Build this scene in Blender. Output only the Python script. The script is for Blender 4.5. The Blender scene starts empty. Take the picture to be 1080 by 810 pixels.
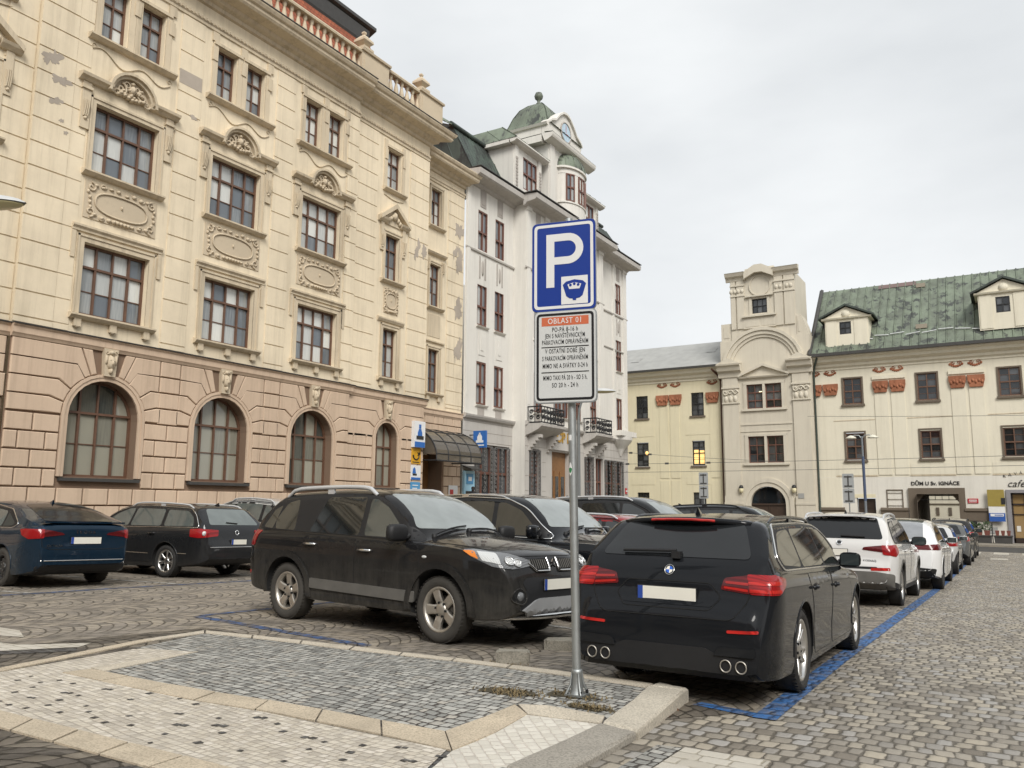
import bpy, bmesh, math, random
from mathutils import Vector, Matrix
from mathutils.bvhtree import BVHTree
PI = math.pi
rnd = random.Random(7)
SC = bpy.context.scene
COL = SC.collection
def tag(o, label=None, cat=None, group=None, kind=None):
 if label: o['label'] = label
 if cat: o['category'] = cat
 if group: o['group'] = group
 if kind: o['kind'] = kind
 return o
def empty(name, loc=(0, 0, 0), rz=0.0, parent=None):
 o = bpy.data.objects.new(name, None)
 COL.objects.link(o); o.location = loc; o.rotation_euler = (0, 0, rz)
 o.empty_display_size = 0.2
 if parent: o.parent = parent
 return o
def copy_tree(o, parent=None):
 c = o.copy(); COL.objects.link(c)
 if parent is not None: c.parent = parent
 for ch in list(o.children): copy_tree(ch, c)
 return c
def put(src, parent, loc, rot=None, name=None):
 c = copy_tree(src, parent); c.location = loc
 if rot is not None: c.rotation_euler = rot
 return c
class MB:
 """collects geometry, built as one mesh object"""
 def __init__(s): s.v = []; s.f = []; s.m = []; s.sm = []; s.attr = []
 def add(s, vs, fs, m=0, sm=False, a=0.0):
  b = len(s.v); s.v += [Vector(v) for v in vs]
  for f in fs:
   s.f.append([b + i for i in f]); s.m.append(m); s.sm.append(sm); s.attr.append(a)
 def quad(s, a, b, c, d, m=0, at=0.0): s.add([a, b, c, d], [[0, 1, 2, 3]], m, False, at)
 def box(s, x0, x1, y0, y1, z0, z1, m=0, T=None):
  vs = [(x, y, z) for x in (x0, x1) for y in (y0, y1) for z in (z0, z1)]
  if T: vs = [T(*v) for v in vs]
  s.add(vs, [[0, 1, 3, 2], [4, 6, 7, 5], [0, 4, 5, 1], [2, 3, 7, 6], [0, 2, 6, 4], [1, 5, 7, 3]], m)
 def prism(s, poly, d0, d1, T, m=0, sm=False, inset=0.0):
  """poly in (s,z), extruded d0..d1 ; optional bevelled front"""
  n = len(poly)
  cx = sum(p[0] for p in poly) / n; cz = sum(p[1] for p in poly) / n
  vs = [T(p[0], p[1], d0) for p in poly]
  if inset:
   vs += [T(p[0], p[1], d1 - inset) for p in poly]
   def sh(p):
    dx, dz = p[0] - cx, p[1] - cz; l = math.hypot(dx, dz) or 1
    return (p[0] - dx / l * inset * 1.3, p[1] - dz / l * inset * 1.3)
   q = [sh(p) for p in poly]; vs += [T(p[0], p[1], d1) for p in q]; L = 3
  else:
   vs += [T(p[0], p[1], d1) for p in poly]; L = 2
  fs = [list(range(n))[::-1], [(L - 1) * n + i for i in range(n)]]
  for k in range(L - 1):
   for i in range(n):
    j = (i + 1) % n; fs.append([k * n + i, k * n + j, (k + 1) * n + j, (k + 1) * n + i])
  s.add(vs, fs, m, sm)
 def prof(s, pts, s0, s1, T, m=0, e0=0.0, e1=0.0):
  """closed profile pts (d,z) extruded along s ; e0/e1 = mitre factor (s shifts by e*d)"""
  n = len(pts)
  vs = [T(s0 - e0 * p[0], p[1], p[0]) for p in pts] + [T(s1 + e1 * p[0], p[1], p[0]) for p in pts]
  fs = [list(range(n)), [n + i for i in range(n)][::-1]]
  for i in range(n):
   j = (i + 1) % n; fs.append([i, j, n + j, n + i])
  s.add(vs, fs, m)
 def tube(s, path, r, m=0, n=6, closed=False, sm=True, flat=1.0):
  P = [Vector(p) for p in path]; N = len(P)
  if N < 2: return
  rr = r if isinstance(r, (list, tuple)) else [r] * N
  vs = []; up = None
  for i in range(N):
   a = P[i - 1] if (i > 0 or closed) else P[i]
   b = P[(i + 1) % N] if (i < N - 1 or closed) else P[i]
   t = (b - a)
   if t.length < 1e-9: t = Vector((0, 0, 1))
   t.normalize()
   if up is None:
    up = Vector((0, 0, 1)) if abs(t.z) < .9 else Vector((1, 0, 0))
   u = (up - t * up.dot(t))
   if u.length < 1e-6: u = t.orthogonal()
   u.normalize(); up = u; w = t.cross(u)
   for k in range(n):
    an = 2 * PI * k / n
    vs.append(P[i] + (u * math.cos(an) + w * math.sin(an) * flat) * rr[i])
  fs = []
  M = N if closed else N - 1
  for i in range(M):
   for k in range(n):
    k2 = (k + 1) % n; j = (i + 1) % N
    fs.append([i * n + k, i * n + k2, j * n + k2, j * n + k])
  s.add(vs, fs, m, sm)
  if not closed:
   s.add(vs[:n], [list(range(n))[::-1]], m); s.add(vs[-n:], [list(range(n))], m)
 def lathe(s, prof, c=(0, 0, 0), n=16, m=0, axis='z', sm=True, ph=0.0, cap=True):
  """prof list of (r,h)"""
  c = Vector(c); vs = []; N = len(prof)
  for (r, h) in prof:
   for k in range(n):
    a = 2 * PI * k / n + ph
    x, y = r * math.cos(a), r * math.sin(a)
    if axis == 'z': p = (x, y, h)
    elif axis == 'y': p = (x, h, y)
    else: p = (h, x, y)
    vs.append(c + Vector(p))
  fs = []
  for i in range(N - 1):
   for k in range(n):
    k2 = (k + 1) % n
    fs.append([i * n + k, i * n + k2, (i + 1) * n + k2, (i + 1) * n + k])
  s.add(vs, fs, m, sm)
  if cap and prof[0][0] > 1e-4: s.add(vs[:n], [list(range(n))[::-1]], m)
  if cap and prof[-1][0] > 1e-4: s.add(vs[-n:], [list(range(n))], m)
 def ell(s, c, r, m=0, nu=8, nv=5, T=None):
  vs = []; fs = []
  for j in range(nv + 1):
   th = PI * j / nv
   for i in range(nu):
    ph = 2 * PI * i / nu
    p = (c[0] + r[0] * math.sin(th) * math.cos(ph), c[1] + r[1] * math.sin(th) * math.sin(ph), c[2] + r[2] * math.cos(th))
    vs.append(T(*p) if T else p)
  for j in range(nv):
   for i in range(nu):
    k = (i + 1) % nu
    fs.append([j * nu + i, j * nu + k, (j + 1) * nu + k, (j + 1) * nu + i])
  s.add(vs, fs, m, True)
 def build(s, name, mats, parent=None, loc=(0, 0, 0), rz=0.0, norm=True, attr=None, merge=False):
  if not isinstance(mats, (list, tuple)): mats = [mats]
  me = bpy.data.meshes.new(name)
  L = Vector(loc)
  if rz:
   Mi = Matrix.Rotation(-rz, 3, 'Z'); vv = [Mi @ (v - L) for v in s.v]
  else: vv = [v - L for v in s.v]
  me.from_pydata(vv, [], s.f)
  for i, p in enumerate(me.polygons):
   p.material_index = s.m[i]; p.use_smooth = s.sm[i]
  if attr:
   at = me.attributes.new(attr, 'FLOAT', 'FACE')
   for i, a in enumerate(s.attr): at.data[i].value = a
  for m in mats: me.materials.append(m)
  if norm or merge:
   bm = bmesh.new(); bm.from_mesh(me)
   if merge: bmesh.ops.remove_doubles(bm, verts=bm.verts, dist=1e-4)
   bmesh.ops.recalc_face_normals(bm, faces=bm.faces)
   bm.to_mesh(me); bm.free()
  o = bpy.data.objects.new(name, me); COL.objects.link(o)
  o.location = loc; o.rotation_euler = (0, 0, rz)
  if parent: o.parent = parent
  return o
def wall(mb, T, s0, s1, z0, z1, ops, dep=0.25, m=0, mr=None):
 """wall sheet at d=0 with rect / arched openings (sa,sb,za,zb,arch) and reveals dep deep"""
 if mr is None: mr = m
 ss = sorted({s0, s1} | {v for o in ops for v in o[:2] if s0 < v < s1})
 zz = sorted({z0, z1} | {v for o in ops for v in o[2:4] if z0 < v < z1})
 for i in range(len(ss) - 1):
  for j in range(len(zz) - 1):
   a, b, c, d = ss[i], ss[i + 1], zz[j], zz[j + 1]
   ms, mz = (a + b) / 2, (c + d) / 2
   if any(o[0] < ms < o[1] and o[2] < mz < o[3] for o in ops): continue
   mb.quad(T(a, c, 0), T(b, c, 0), T(b, d, 0), T(a, d, 0), m)
 for o in ops:
  sa, sb, za, zb = o[:4]
  if len(o) > 4 and o[4]:
   R = (sb - sa) / 2; sc = (sa + sb) / 2; zs = zb - R; N = 16
   arc = [(sc - R * math.cos(PI * k / N), zs + R * math.sin(PI * k / N)) for k in range(N + 1)]
   for k in range(N):
    p, q = arc[k], arc[k + 1]
    mb.quad(T(p[0], p[1], 0), T(q[0], q[1], 0), T(q[0], zb, 0), T(p[0], zb, 0), m)
   out = [(sa, za)] + arc + [(sb, za)]
  else:
   out = [(sa, za), (sa, zb), (sb, zb), (sb, za)]
  n = len(out)
  for k in range(n):
   p, q = out[k], out[(k + 1) % n]
   mb.quad(T(p[0], p[1], 0), T(q[0], q[1], 0), T(q[0], q[1], -dep), T(p[0], p[1], -dep), mr)
def textmesh(txt, size, mat, name='lettering', parent=None, ext=0.004, align='CENTER', M=None, width=1.0, shear=0.0, bold=0.0, space=1.0):
 cu = bpy.data.curves.new(name, 'FONT'); cu.body = txt; cu.size = size
 cu.align_x = align; cu.align_y = 'CENTER'; cu.extrude = ext; cu.resolution_u = 3; cu.shear = shear
 cu.offset = bold; cu.space_character = space
 t = bpy.data.objects.new(name, cu); COL.objects.link(t)
 dg = bpy.context.evaluated_depsgraph_get()
 me = bpy.data.meshes.new_from_object(t.evaluated_get(dg))
 bpy.data.objects.remove(t); bpy.data.curves.remove(cu)
 if width != 1.0:
  for v in me.vertices: v.co.x *= width
 if M is not None: me.transform(M)
 me.materials.clear(); me.materials.append(mat)
 o = bpy.data.objects.new(name, me); COL.objects.link(o)
 if parent: o.parent = parent
 return o
def srgb(r, g, b):
 f = lambda c: (c / 255 / 12.92 if c <= 10 else ((c / 255 + .055) / 1.055) ** 2.4)
 return (f(r), f(g), f(b), 1)
class NT:
 def __init__(s, name):
  s.mat = bpy.data.materials.new(name); s.mat.use_nodes = True
  s.t = s.mat.node_tree; s.n = s.t.nodes; s.l = s.t.links
  s.b = s.n['Principled BSDF']
 def new(s, typ, **kw):
  n = s.n.new(typ)
  for k, v in kw.items():
   if k.startswith('i_'): n.inputs[k[2:].replace('_', ' ')].default_value = v
   else: setattr(n, k, v)
  return n
 def link(s, a, b): s.l.new(a, b)
 def math(s, op, a, b=None, c=None, clamp=False):
  n = s.n.new('ShaderNodeMath'); n.operation = op; n.use_clamp = clamp
  for i, v in enumerate((a, b, c)):
   if v is None: continue
   if isinstance(v, (int, float)): n.inputs[i].default_value = v
   else: s.l.new(v, n.inputs[i])
  return n.outputs[0]
 def mix(s, fac, a, b, mode='MIX'):
  n = s.n.new('ShaderNodeMix'); n.data_type = 'RGBA'; n.blend_type = mode
  for sock, v in ((n.inputs[0], fac), (n.inputs[6], a), (n.inputs[7], b)):
   if isinstance(v, (int, float)): sock.default_value = v
   elif isinstance(v, tuple): sock.default_value = v
   else: s.l.new(v, sock)
  return n.outputs[2]
 def ramp(s, fac, stops):
  n = s.n.new('ShaderNodeValToRGB'); cr = n.color_ramp
  while len(cr.elements) < len(stops): cr.elements.new(.5)
  for e, (p, c) in zip(cr.elements, stops):
   e.position = p; e.color = c if isinstance(c, tuple) else (c, c, c, 1)
  s.l.new(fac, n.inputs[0]); return n.outputs[0]
 def coord(s, kind='Object', scale=(1, 1, 1), rot=(0, 0, 0), loc=(0, 0, 0)):
  tc = s.n.new('ShaderNodeTexCoord'); mp = s.n.new('ShaderNodeMapping')
  mp.inputs['Scale'].default_value = scale; mp.inputs['Rotation'].default_value = rot; mp.inputs['Location'].default_value = loc
  s.l.new(tc.outputs[kind], mp.inputs[0]); return mp.outputs[0]
 def noise(s, v, scale, detail=4, rough=.55, out=0):
  n = s.n.new('ShaderNodeTexNoise'); n.inputs['Scale'].default_value = scale
  n.inputs['Detail'].default_value = detail; n.inputs['Roughness'].default_value = rough
  s.l.new(v, n.inputs['Vector']); return n.outputs[out]
 def bump(s, h, strength=.3, dist=.01, normal=None):
  n = s.n.new('ShaderNodeBump'); n.inputs['Strength'].default_value = strength; n.inputs['Distance'].default_value = dist
  s.l.new(h, n.inputs['Height'])
  if normal is not None: s.l.new(normal, n.inputs['Normal'])
  s.l.new(n.outputs[0], s.b.inputs['Normal']); return n.outputs[0]
 def base(s, c):
  if isinstance(c, tuple): s.b.inputs['Base Color'].default_value = c
  else: s.l.new(c, s.b.inputs['Base Color'])
 def set(s, **kw):
  for k, v in kw.items():
   sock = s.b.inputs[k.replace('_', ' ')]
   if isinstance(v, (int, float, tuple)): sock.default_value = v
   else: s.l.new(v, sock)
  return s
def sc(c, k): return (c[0] * k, c[1] * k, c[2] * k, 1)
def m_plain(name, col, rough=.6, metal=0.0, spec=.5, var=.12, nscale=6, bump=0.0, coat=0.0):
 t = NT(name); v = t.coord('Object')
 n = t.noise(v, nscale, 4)
 t.base(t.mix(n, sc(col, 1 - var), sc(col, 1 + var)))
 t.set(Roughness=rough, Metallic=metal, Coat_Weight=coat)
 t.b.inputs['Specular IOR Level'].default_value = spec
 if bump:
  t.bump(t.noise(v, nscale * 6, 3), bump, .01)
 return t.mat
def m_plaster(name, col, var=.10, dirt=.35, dirtcol=(.16, .14, .11, 1), bump=.25, streak=True):
 t = NT(name); v = t.coord('Object')
 big = t.ramp(t.noise(v, .3, 7, .68), [(.3, 0.0), (.7, 1.0)]); fine = t.noise(v, 9, 5, .65)
 c = t.mix(big, sc(col, 1 - var), sc(col, 1 + var))
 c = t.mix(t.math('MULTIPLY', fine, .18), c, sc(col, .6))
 if streak:   # rain streaks: noise stretched along z
  vs = t.coord('Object', scale=(2.2, 2.2, .12))
  st = t.ramp(t.noise(vs, 1.6, 7, .75), [(.48, 0.0), (.74, 1.0)])
  c = t.mix(t.math('MULTIPLY', st, dirt), c, dirtcol)
 pt = t.ramp(t.noise(v, .9, 6, .7), [(.6, 0.0), (.75, 1.0)])
 c = t.mix(t.math('MULTIPLY', pt, dirt * .5), c, sc(dirtcol, 1.6))
 t.base(c); t.set(Roughness=.92)
 t.b.inputs['Specular IOR Level'].default_value = .2
 t.bump(t.noise(v, 40, 5, .7), bump, .006)
 return t.mat
def m_pane(name, dark, light, thr=.5, emit=None):
 """window pane: what hangs behind each pane (curtain, blind, dark room) differs per pane"""
 t = NT(name)
 at = t.n.new('ShaderNodeAttribute'); at.attribute_name = 'cell'
 oi = t.n.new('ShaderNodeObjectInfo')
 wn = t.n.new('ShaderNodeTexWhiteNoise'); wn.noise_dimensions = '1D'
 t.link(t.math('ADD', at.outputs['Fac'], t.math('MULTIPLY', oi.outputs['Random'], 57.3)), wn.inputs['W'])
 wo = t.n.new('ShaderNodeTexWhiteNoise'); wo.noise_dimensions = '1D'
 t.link(t.math('MULTIPLY', oi.outputs['Random'], 91.7), wo.inputs['W'])
 f = t.math('ADD', t.math('MULTIPLY', wn.outputs[0], .62), t.math('MULTIPLY', wo.outputs[0], .38))
 v = t.coord('Object', scale=(1, 9, .6))
 f2 = t.math('ADD', f, t.math('MULTIPLY', t.math('SUBTRACT', t.noise(v, 2.2, 3), .5), .22))
 c = t.ramp(f2, [(thr - .2, dark), (thr + .22, light)])
 t.base(c); t.set(Roughness=.04, IOR=1.52)
 t.b.inputs['Specular IOR Level'].default_value = .75
 vv = t.coord('Object')
 t.bump(t.noise(vv, 1.3, 1), .12, .02)
 return t.mat
def m_metal(name, col, rough=.35, var=.1, spec=.5):
 t = NT(name); v = t.coord('Object')
 n = t.noise(v, 14, 5, .65)
 t.base(t.mix(n, sc(col, 1 - var), sc(col, 1 + var)))
 t.set(Metallic=1.0, Roughness=t.math('ADD', t.math('MULTIPLY', n, .25), rough - .12)); return t.mat
def setts(name, cells=(.13, .13), cols=((.09, .085, .075, 1), (.2, .185, .16, 1), (.3, .27, .22, 1)), rot=0.0, arc=0.0, arcw=1.5,
  rand=.55, joint=(.035, .03, .026, 1), jw=.12, paint=None, wear=.5, wob=.06, rough=.62, dirt=.3, spots=None, bumpd=.022, worn=None):
 """stone setts: irregular cells laid in staggered rows or arcs"""
 t = NT(name); v = t.coord('Object', rot=(0, 0, rot))
 sx = t.n.new('ShaderNodeSeparateXYZ'); t.link(v, sx.inputs[0])
 wn = t.n.new('ShaderNodeTexNoise'); wn.inputs['Scale'].default_value = 1.1; wn.inputs['Detail'].default_value = 2; t.link(v, wn.inputs['Vector'])
 sw = t.n.new('ShaderNodeSeparateColor'); t.link(wn.outputs['Color'], sw.inputs[0])
 x = t.math('ADD', sx.outputs[0], t.math('MULTIPLY', t.math('SUBTRACT', sw.outputs[0], .5), wob * 2))
 y = t.math('ADD', sx.outputs[1], t.math('MULTIPLY', t.math('SUBTRACT', sw.outputs[1], .5), wob * 2))
 if arc:
  a = t.math('ABSOLUTE', t.math('SUBTRACT', t.math('FRACT', t.math('DIVIDE', x, arcw)), .5))
  y = t.math('ADD', y, t.math('MULTIPLY', t.math('MULTIPLY', a, a), arc * 4))
 w = t.math('DIVIDE', y, cells[1]); row = t.math('FLOOR', w)
 rw = t.n.new('ShaderNodeTexWhiteNoise'); rw.noise_dimensions = '1D'; t.link(row, rw.inputs['W'])
 u = t.math('ADD', t.math('DIVIDE', x, cells[0]), t.math('ADD', t.math('MULTIPLY', row, .5), t.math('MULTIPLY', rw.outputs[0], .35)))
 cj = t.n.new('ShaderNodeCombineXYZ'); t.link(t.math('MULTIPLY', u, .75), cj.inputs[0]); t.link(t.math('MULTIPLY', row, 7.31), cj.inputs[1])
 u = t.math('ADD', u, t.math('MULTIPLY', t.math('SUBTRACT', t.noise(cj.outputs[0], 1, 1), .5), rand * 2.0))
 col = t.math('FLOOR', u); fx = t.math('FRACT', u); fy = t.math('FRACT', w)
 cv = t.n.new('ShaderNodeCombineXYZ'); t.link(col, cv.inputs[0]); t.link(row, cv.inputs[1])
 idn = t.n.new('ShaderNodeTexWhiteNoise'); idn.noise_dimensions = '2D'; t.link(cv.outputs[0], idn.inputs['Vector'])
 sep = t.n.new('ShaderNodeSeparateColor'); t.link(idn.outputs['Color'], sep.inputs[0])
 def edist(f, size, k): return t.math('MULTIPLY', t.math('MINIMUM', f, t.math('SUBTRACT', 1.0, f)), size / cells[1])
 R_ = .21
 fine = t.noise(v, 60, 4, .7); mid = t.noise(v, 7, 4, .6); lump = t.noise(v, 2.6 / cells[1], 2, .5)
 qx = t.math('MAXIMUM', t.math('SUBTRACT', R_, edist(fx, cells[0], 0)), 0.0); qy = t.math('MAXIMUM', t.math('SUBTRACT', R_, edist(fy, cells[1], 1)), 0.0)
 edge = t.math('SUBTRACT', R_, t.math('SQRT', t.math('ADD', t.math('MULTIPLY', qx, qx), t.math('MULTIPLY', qy, qy))))
 edge = t.math('SUBTRACT', edge, t.math('MULTIPLY', t.math('SUBTRACT', sep.outputs[1], .4), .06))
 ed = t.math('ADD', edge, t.math('ADD', t.math('MULTIPLY', t.math('SUBTRACT', fine, .5), .08), t.math('MULTIPLY', t.math('SUBTRACT', lump, .5), .22)))
 stone = t.ramp(ed, [(jw * .3, 0.0), (jw * .8, 1.0)])
 dome = t.ramp(ed, [(0.0, 0.0), (jw, .7), (.21, 1.0)])
 k = len(cols)
 c = t.ramp(sep.outputs[0], [(i / max(1, k - 1), cc) for i, cc in enumerate(cols)])
 if spots:
  sp = t.ramp(sep.outputs[1], [(spots[0] - .01, 0.0), (spots[0] + .01, 1.0)])
  c = t.mix(sp, c, spots[1])
 c = t.mix(t.math('MULTIPLY', fine, .40), c, t.mix(1.0, c, (.5, .5, .5, 1), 'MULTIPLY'))
 big = t.ramp(t.noise(v, .55, 5, .65), [(.38, 0.0), (.72, 1.0)])
 c = t.mix(t.math('MULTIPLY', big, dirt), c, t.mix(1.0, c, (.5, .47, .43, 1), 'MULTIPLY'))
 if paint:
  wv = t.math('ADD', t.math('MULTIPLY', mid, .6), t.math('MULTIPLY', fine, .5))
  pm = t.ramp(wv, [(wear - .07, 1.0), (wear + .1, 0.0)])
  pc = t.mix(fine, sc(paint, .75), sc(paint, 1.25))
  c = t.mix(pm, c, pc)
  c = t.mix(stone, t.mix(t.math('MULTIPLY', pm, .55), joint, paint), c)
 else:
  c = t.mix(stone, t.mix(mid, joint, sc(joint, 2.2)), c)
 t.base(c)
 rg = t.math('ADD', t.math('MULTIPLY', fine, .25), rough - .1)
 t.set(Roughness=rg); t.b.inputs['Specular IOR Level'].default_value = .4
 h = t.math('ADD', t.math('ADD', dome, t.math('MULTIPLY', fine, .25)), t.math('MULTIPLY', sep.outputs[2], .35))
 t.bump(h, .85, bumpd)
 return t.mat
def setup():
 cam = bpy.data.cameras.new('camera'); co = bpy.data.objects.new('camera', cam); COL.objects.link(co)
 R = Matrix(((0.85443502, 0.07068668, 0.5147273), (0.51951078, -0.12963218, -0.84457329), (0.00702514, 0.98903938, -0.14748477)))
 co.matrix_world = Matrix.Translation((0, 0, 1.5)) @ R.to_4x4()
 cam.sensor_width = 36; cam.lens = 860 / 1080 * 36; cam.clip_end = 3000; cam.clip_start = .05
 SC.camera = co
 w = bpy.data.worlds.new('World'); SC.world = w; w.use_nodes = True
 nt = w.node_tree; n = nt.nodes; l = nt.links
 bg = n['Background']; bg.inputs[1].default_value = .1
 sky = n.new('ShaderNodeTexSky'); sky.sky_type = 'NISHITA'; sky.sun_disc = False
 el, az = math.radians(42), math.radians(135)      # light comes from behind the camera, right
 sky.sun_elevation = el; sky.sun_rotation = az
 sky.air_density = 1.0; sky.dust_density = 6; sky.ozone_density = 1
 hs = n.new('ShaderNodeHueSaturation'); hs.inputs['Saturation'].default_value = .12; hs.inputs['Value'].default_value = SKYV
 l.new(sky.outputs[0], hs.inputs['Color'])
 tc = n.new('ShaderNodeTexCoord'); mp = n.new('ShaderNodeMapping'); mp.inputs['Scale'].default_value = (1, 1, 2.6)
 l.new(tc.outputs['Generated'], mp.inputs[0])
 no = n.new('ShaderNodeTexNoise'); no.inputs['Scale'].default_value = 1.5; no.inputs['Detail'].default_value = 6; no.inputs['Roughness'].default_value = .5
 l.new(mp.outputs[0], no.inputs['Vector'])
 rp = n.new('ShaderNodeValToRGB'); rp.color_ramp.elements[0].position = .34; rp.color_ramp.elements[1].position = .66
 rp.color_ramp.elements[0].color = (4.55, 4.78, 4.98, 1); rp.color_ramp.elements[1].color = (6.5, 6.68, 6.78, 1)
 l.new(no.outputs[0], rp.inputs[0])
 mx = n.new('ShaderNodeMix'); mx.data_type = 'RGBA'; mx.inputs[0].default_value = .72     # thick even cloud over the clear sky
 l.new(hs.outputs[0], mx.inputs[6]); l.new(rp.outputs[0], mx.inputs[7]); l.new(mx.outputs[2], bg.inputs[0])
 sd = bpy.data.lights.new('sun', 'SUN'); sd.energy = 1.5; sd.angle = math.radians(24); sd.color = (1, .965, .91)
 so = bpy.data.objects.new('sun', sd); COL.objects.link(so)
 d = Vector((math.sin(az) * math.cos(el), math.cos(az) * math.cos(el), math.sin(el)))
 so.rotation_euler = d.to_track_quat('Z', 'Y').to_euler(); so.location = d * 60
 vs = SC.view_settings; vs.view_transform = 'Standard'; vs.look = 'None'; vs.exposure = EXPO; vs.gamma = 1; vs.use_curve_mapping = False
 cy = SC.cycles; cy.max_bounces = 6; cy.diffuse_bounces = 3; cy.glossy_bounces = 3; cy.caustics_reflective = False; cy.caustics_refractive = False
SKYV = .62; EXPO = .84
setup()
def gz(x, y):
 s = -.024 * (y - 7) if y < 22 else -.36 - .0087 * (y - 22)
 return s - .0075 * (x + 3)
def smst(a): a = max(0, min(1, a)); return a * a * (3 - 2 * a)
def poff(x, y): return .015 + .085 * smst((x + 6.2) / 3.2) * smst((y - 4.3) / 1.6)
GREY = ((.085, .083, .08, 1), (.17, .165, .155, 1), (.25, .24, .22, 1), (.14, .135, .13, 1))
M_road = setts('setts_road', (.112, .15), ((0.203, 0.178, 0.144, 1), (0.354, 0.321, 0.27, 1), (0.457, 0.406, 0.321, 1), (0.261, 0.237, 0.203, 1), (0.406, 0.389, 0.363, 1)), rand=.45, wob=.08, jw=.09, joint=(.075, .066, .052, 1), bumpd=.016)
M_lot = setts('setts_arc', (.15, .15), ((0.169, 0.151, 0.128, 1), (0.305, 0.27, 0.229, 1), (0.388, 0.338, 0.27, 1), (0.236, 0.21, 0.176, 1)), rot=.15, arc=.42, arcw=1.35, rand=.4, wob=.05, jw=.09, joint=(.06, .052, .04, 1), bumpd=.016)
M_grey = setts('setts_grey', (.085, .075), ((0.207, 0.207, 0.193, 1), (0.378, 0.378, 0.352, 1), (0.516, 0.507, 0.465, 1), (0.293, 0.293, 0.275, 1), (0.465, 0.439, 0.386, 1)), rot=.1, rand=.7, wob=.1, jw=.11, bumpd=.014)
M_darks = setts('setts_dark', (.10, .085), ((0.065, 0.065, 0.065, 1), (0.111, 0.108, 0.104, 1), (0.156, 0.15, 0.137, 1)), rot=.1, rand=.6, wob=.08)
M_mosa = setts('mosaic_spotted', (.062, .058), ((0.55, 0.495, 0.407, 1), (0.682, 0.627, 0.528, 1), (0.462, 0.418, 0.352, 1), (0.726, 0.671, 0.583, 1)), rot=.1, rand=.75, wob=.08, joint=(.25, .22, .18, 1), jw=.09, bumpd=.008, dirt=.2, spots=None)
M_mosw = setts('mosaic_white', (.075, .07), ((0.55, 0.517, 0.451, 1), (0.704, 0.671, 0.594, 1), (0.616, 0.583, 0.506, 1)), rot=.8, rand=.4, wob=.03, joint=(.34, .31, .27, 1), jw=.06, bumpd=.006, dirt=.2)
M_slabw = setts('slab_setts_white', (.19, .13), ((0.505, 0.469, 0.397, 1), (0.595, 0.559, 0.487, 1)), rot=0, rand=.12, wob=.01, joint=(.2, .18, .14, 1), jw=.05, bumpd=.008, dirt=.15)
BLUE = (.04, .14, .36, 1)
M_blue = setts('blue_paint_on_setts', (.135, .165), ((.12, .105, .085, 1), (.21, .19, .16, 1)), rand=.5, wob=.09, paint=BLUE, wear=.575)
M_blue2 = setts('blue_paint_worn', (.15, .15), ((.10, .09, .075, 1), (.2, .17, .14, 1)), rot=.15, arc=.42, arcw=1.35, rand=.45, wob=.05, paint=(.04, .12, .32, 1), wear=.52)
M_whitep = setts('white_paint_on_setts', (.15, .15), ((.10, .09, .075, 1), (.2, .17, .14, 1)), rot=.15, arc=.42, arcw=1.35, rand=.45, wob=.05, paint=(.55, .54, .5, 1), wear=.56)
def m_slab(name, col, joint=.9):
 t = NT(name); v = t.coord('Object')
 n = t.noise(v, 3, 6, .65); f = t.noise(v, 70, 3, .7)
 c = t.mix(n, sc(col, .62), sc(col, 1.22)); c = t.mix(t.ramp(f, [(.45, 0.0), (.62, .7)]), c, sc(col, .45)); c = t.mix(t.ramp(t.noise(v, 1.7, 7, .7), [(.5, 0.0), (.75, .45)]), c, sc(col, .5))
 t.base(c); t.set(Roughness=.85); t.bump(t.math('ADD', f, n), .5, .006); return t.mat
M_tan = m_slab('tan_slab', (.56, .475, .355, 1)); M_beige = m_slab('beige_slab', (.60, .535, .43, 1))
M_kerbw = m_slab('kerb_granite_pale', (.56, .51, .42, 1)); M_kerbg = m_slab('kerb_granite_grey', (.34, .315, .27, 1))
M_soil = m_slab('soil_and_moss', (.075, .062, .035, 1))
def sheet(name, poly, off, mat, h=.0, cell=.5, kind='structure', lift=0.0):
 """flat sheet following the ground ; off number or function"""
 bm = bmesh.new()
 fo = off if callable(off) else (lambda x, y: off)
 f = bm.faces.new([bm.verts.new((p[0], p[1], 0)) for p in poly])
 bmesh.ops.triangulate(bm, faces=[f])
 for _ in range(7):
  es = [e for e in bm.edges if e.calc_length() > cell]
  if not es: break
  bmesh.ops.subdivide_edges(bm, edges=es, cuts=1); bmesh.ops.triangulate(bm, faces=[q for q in bm.faces if len(q.verts) > 3])
 for v in bm.verts: v.co.z = gz(v.co.x, v.co.y) + fo(v.co.x, v.co.y) + lift
 if h:
  be = [e for e in bm.edges if e.is_boundary]
  r = bmesh.ops.extrude_edge_only(bm, edges=be)
  for v in [g for g in r['geom'] if isinstance(g, bmesh.types.BMVert)]: v.co.z -= h
 bmesh.ops.recalc_face_normals(bm, faces=bm.faces)
 up = sum(1 if q.normal.z > 0 else -1 for q in bm.faces if abs(q.normal.z) > .5)
 if up < 0: bmesh.ops.reverse_faces(bm, faces=bm.faces)
 me = bpy.data.meshes.new(name); bm.to_mesh(me); bm.free(); me.materials.append(mat)
 o = bpy.data.objects.new(name, me); COL.objects.link(o)
 if kind: o['kind'] = kind
 return o
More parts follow.
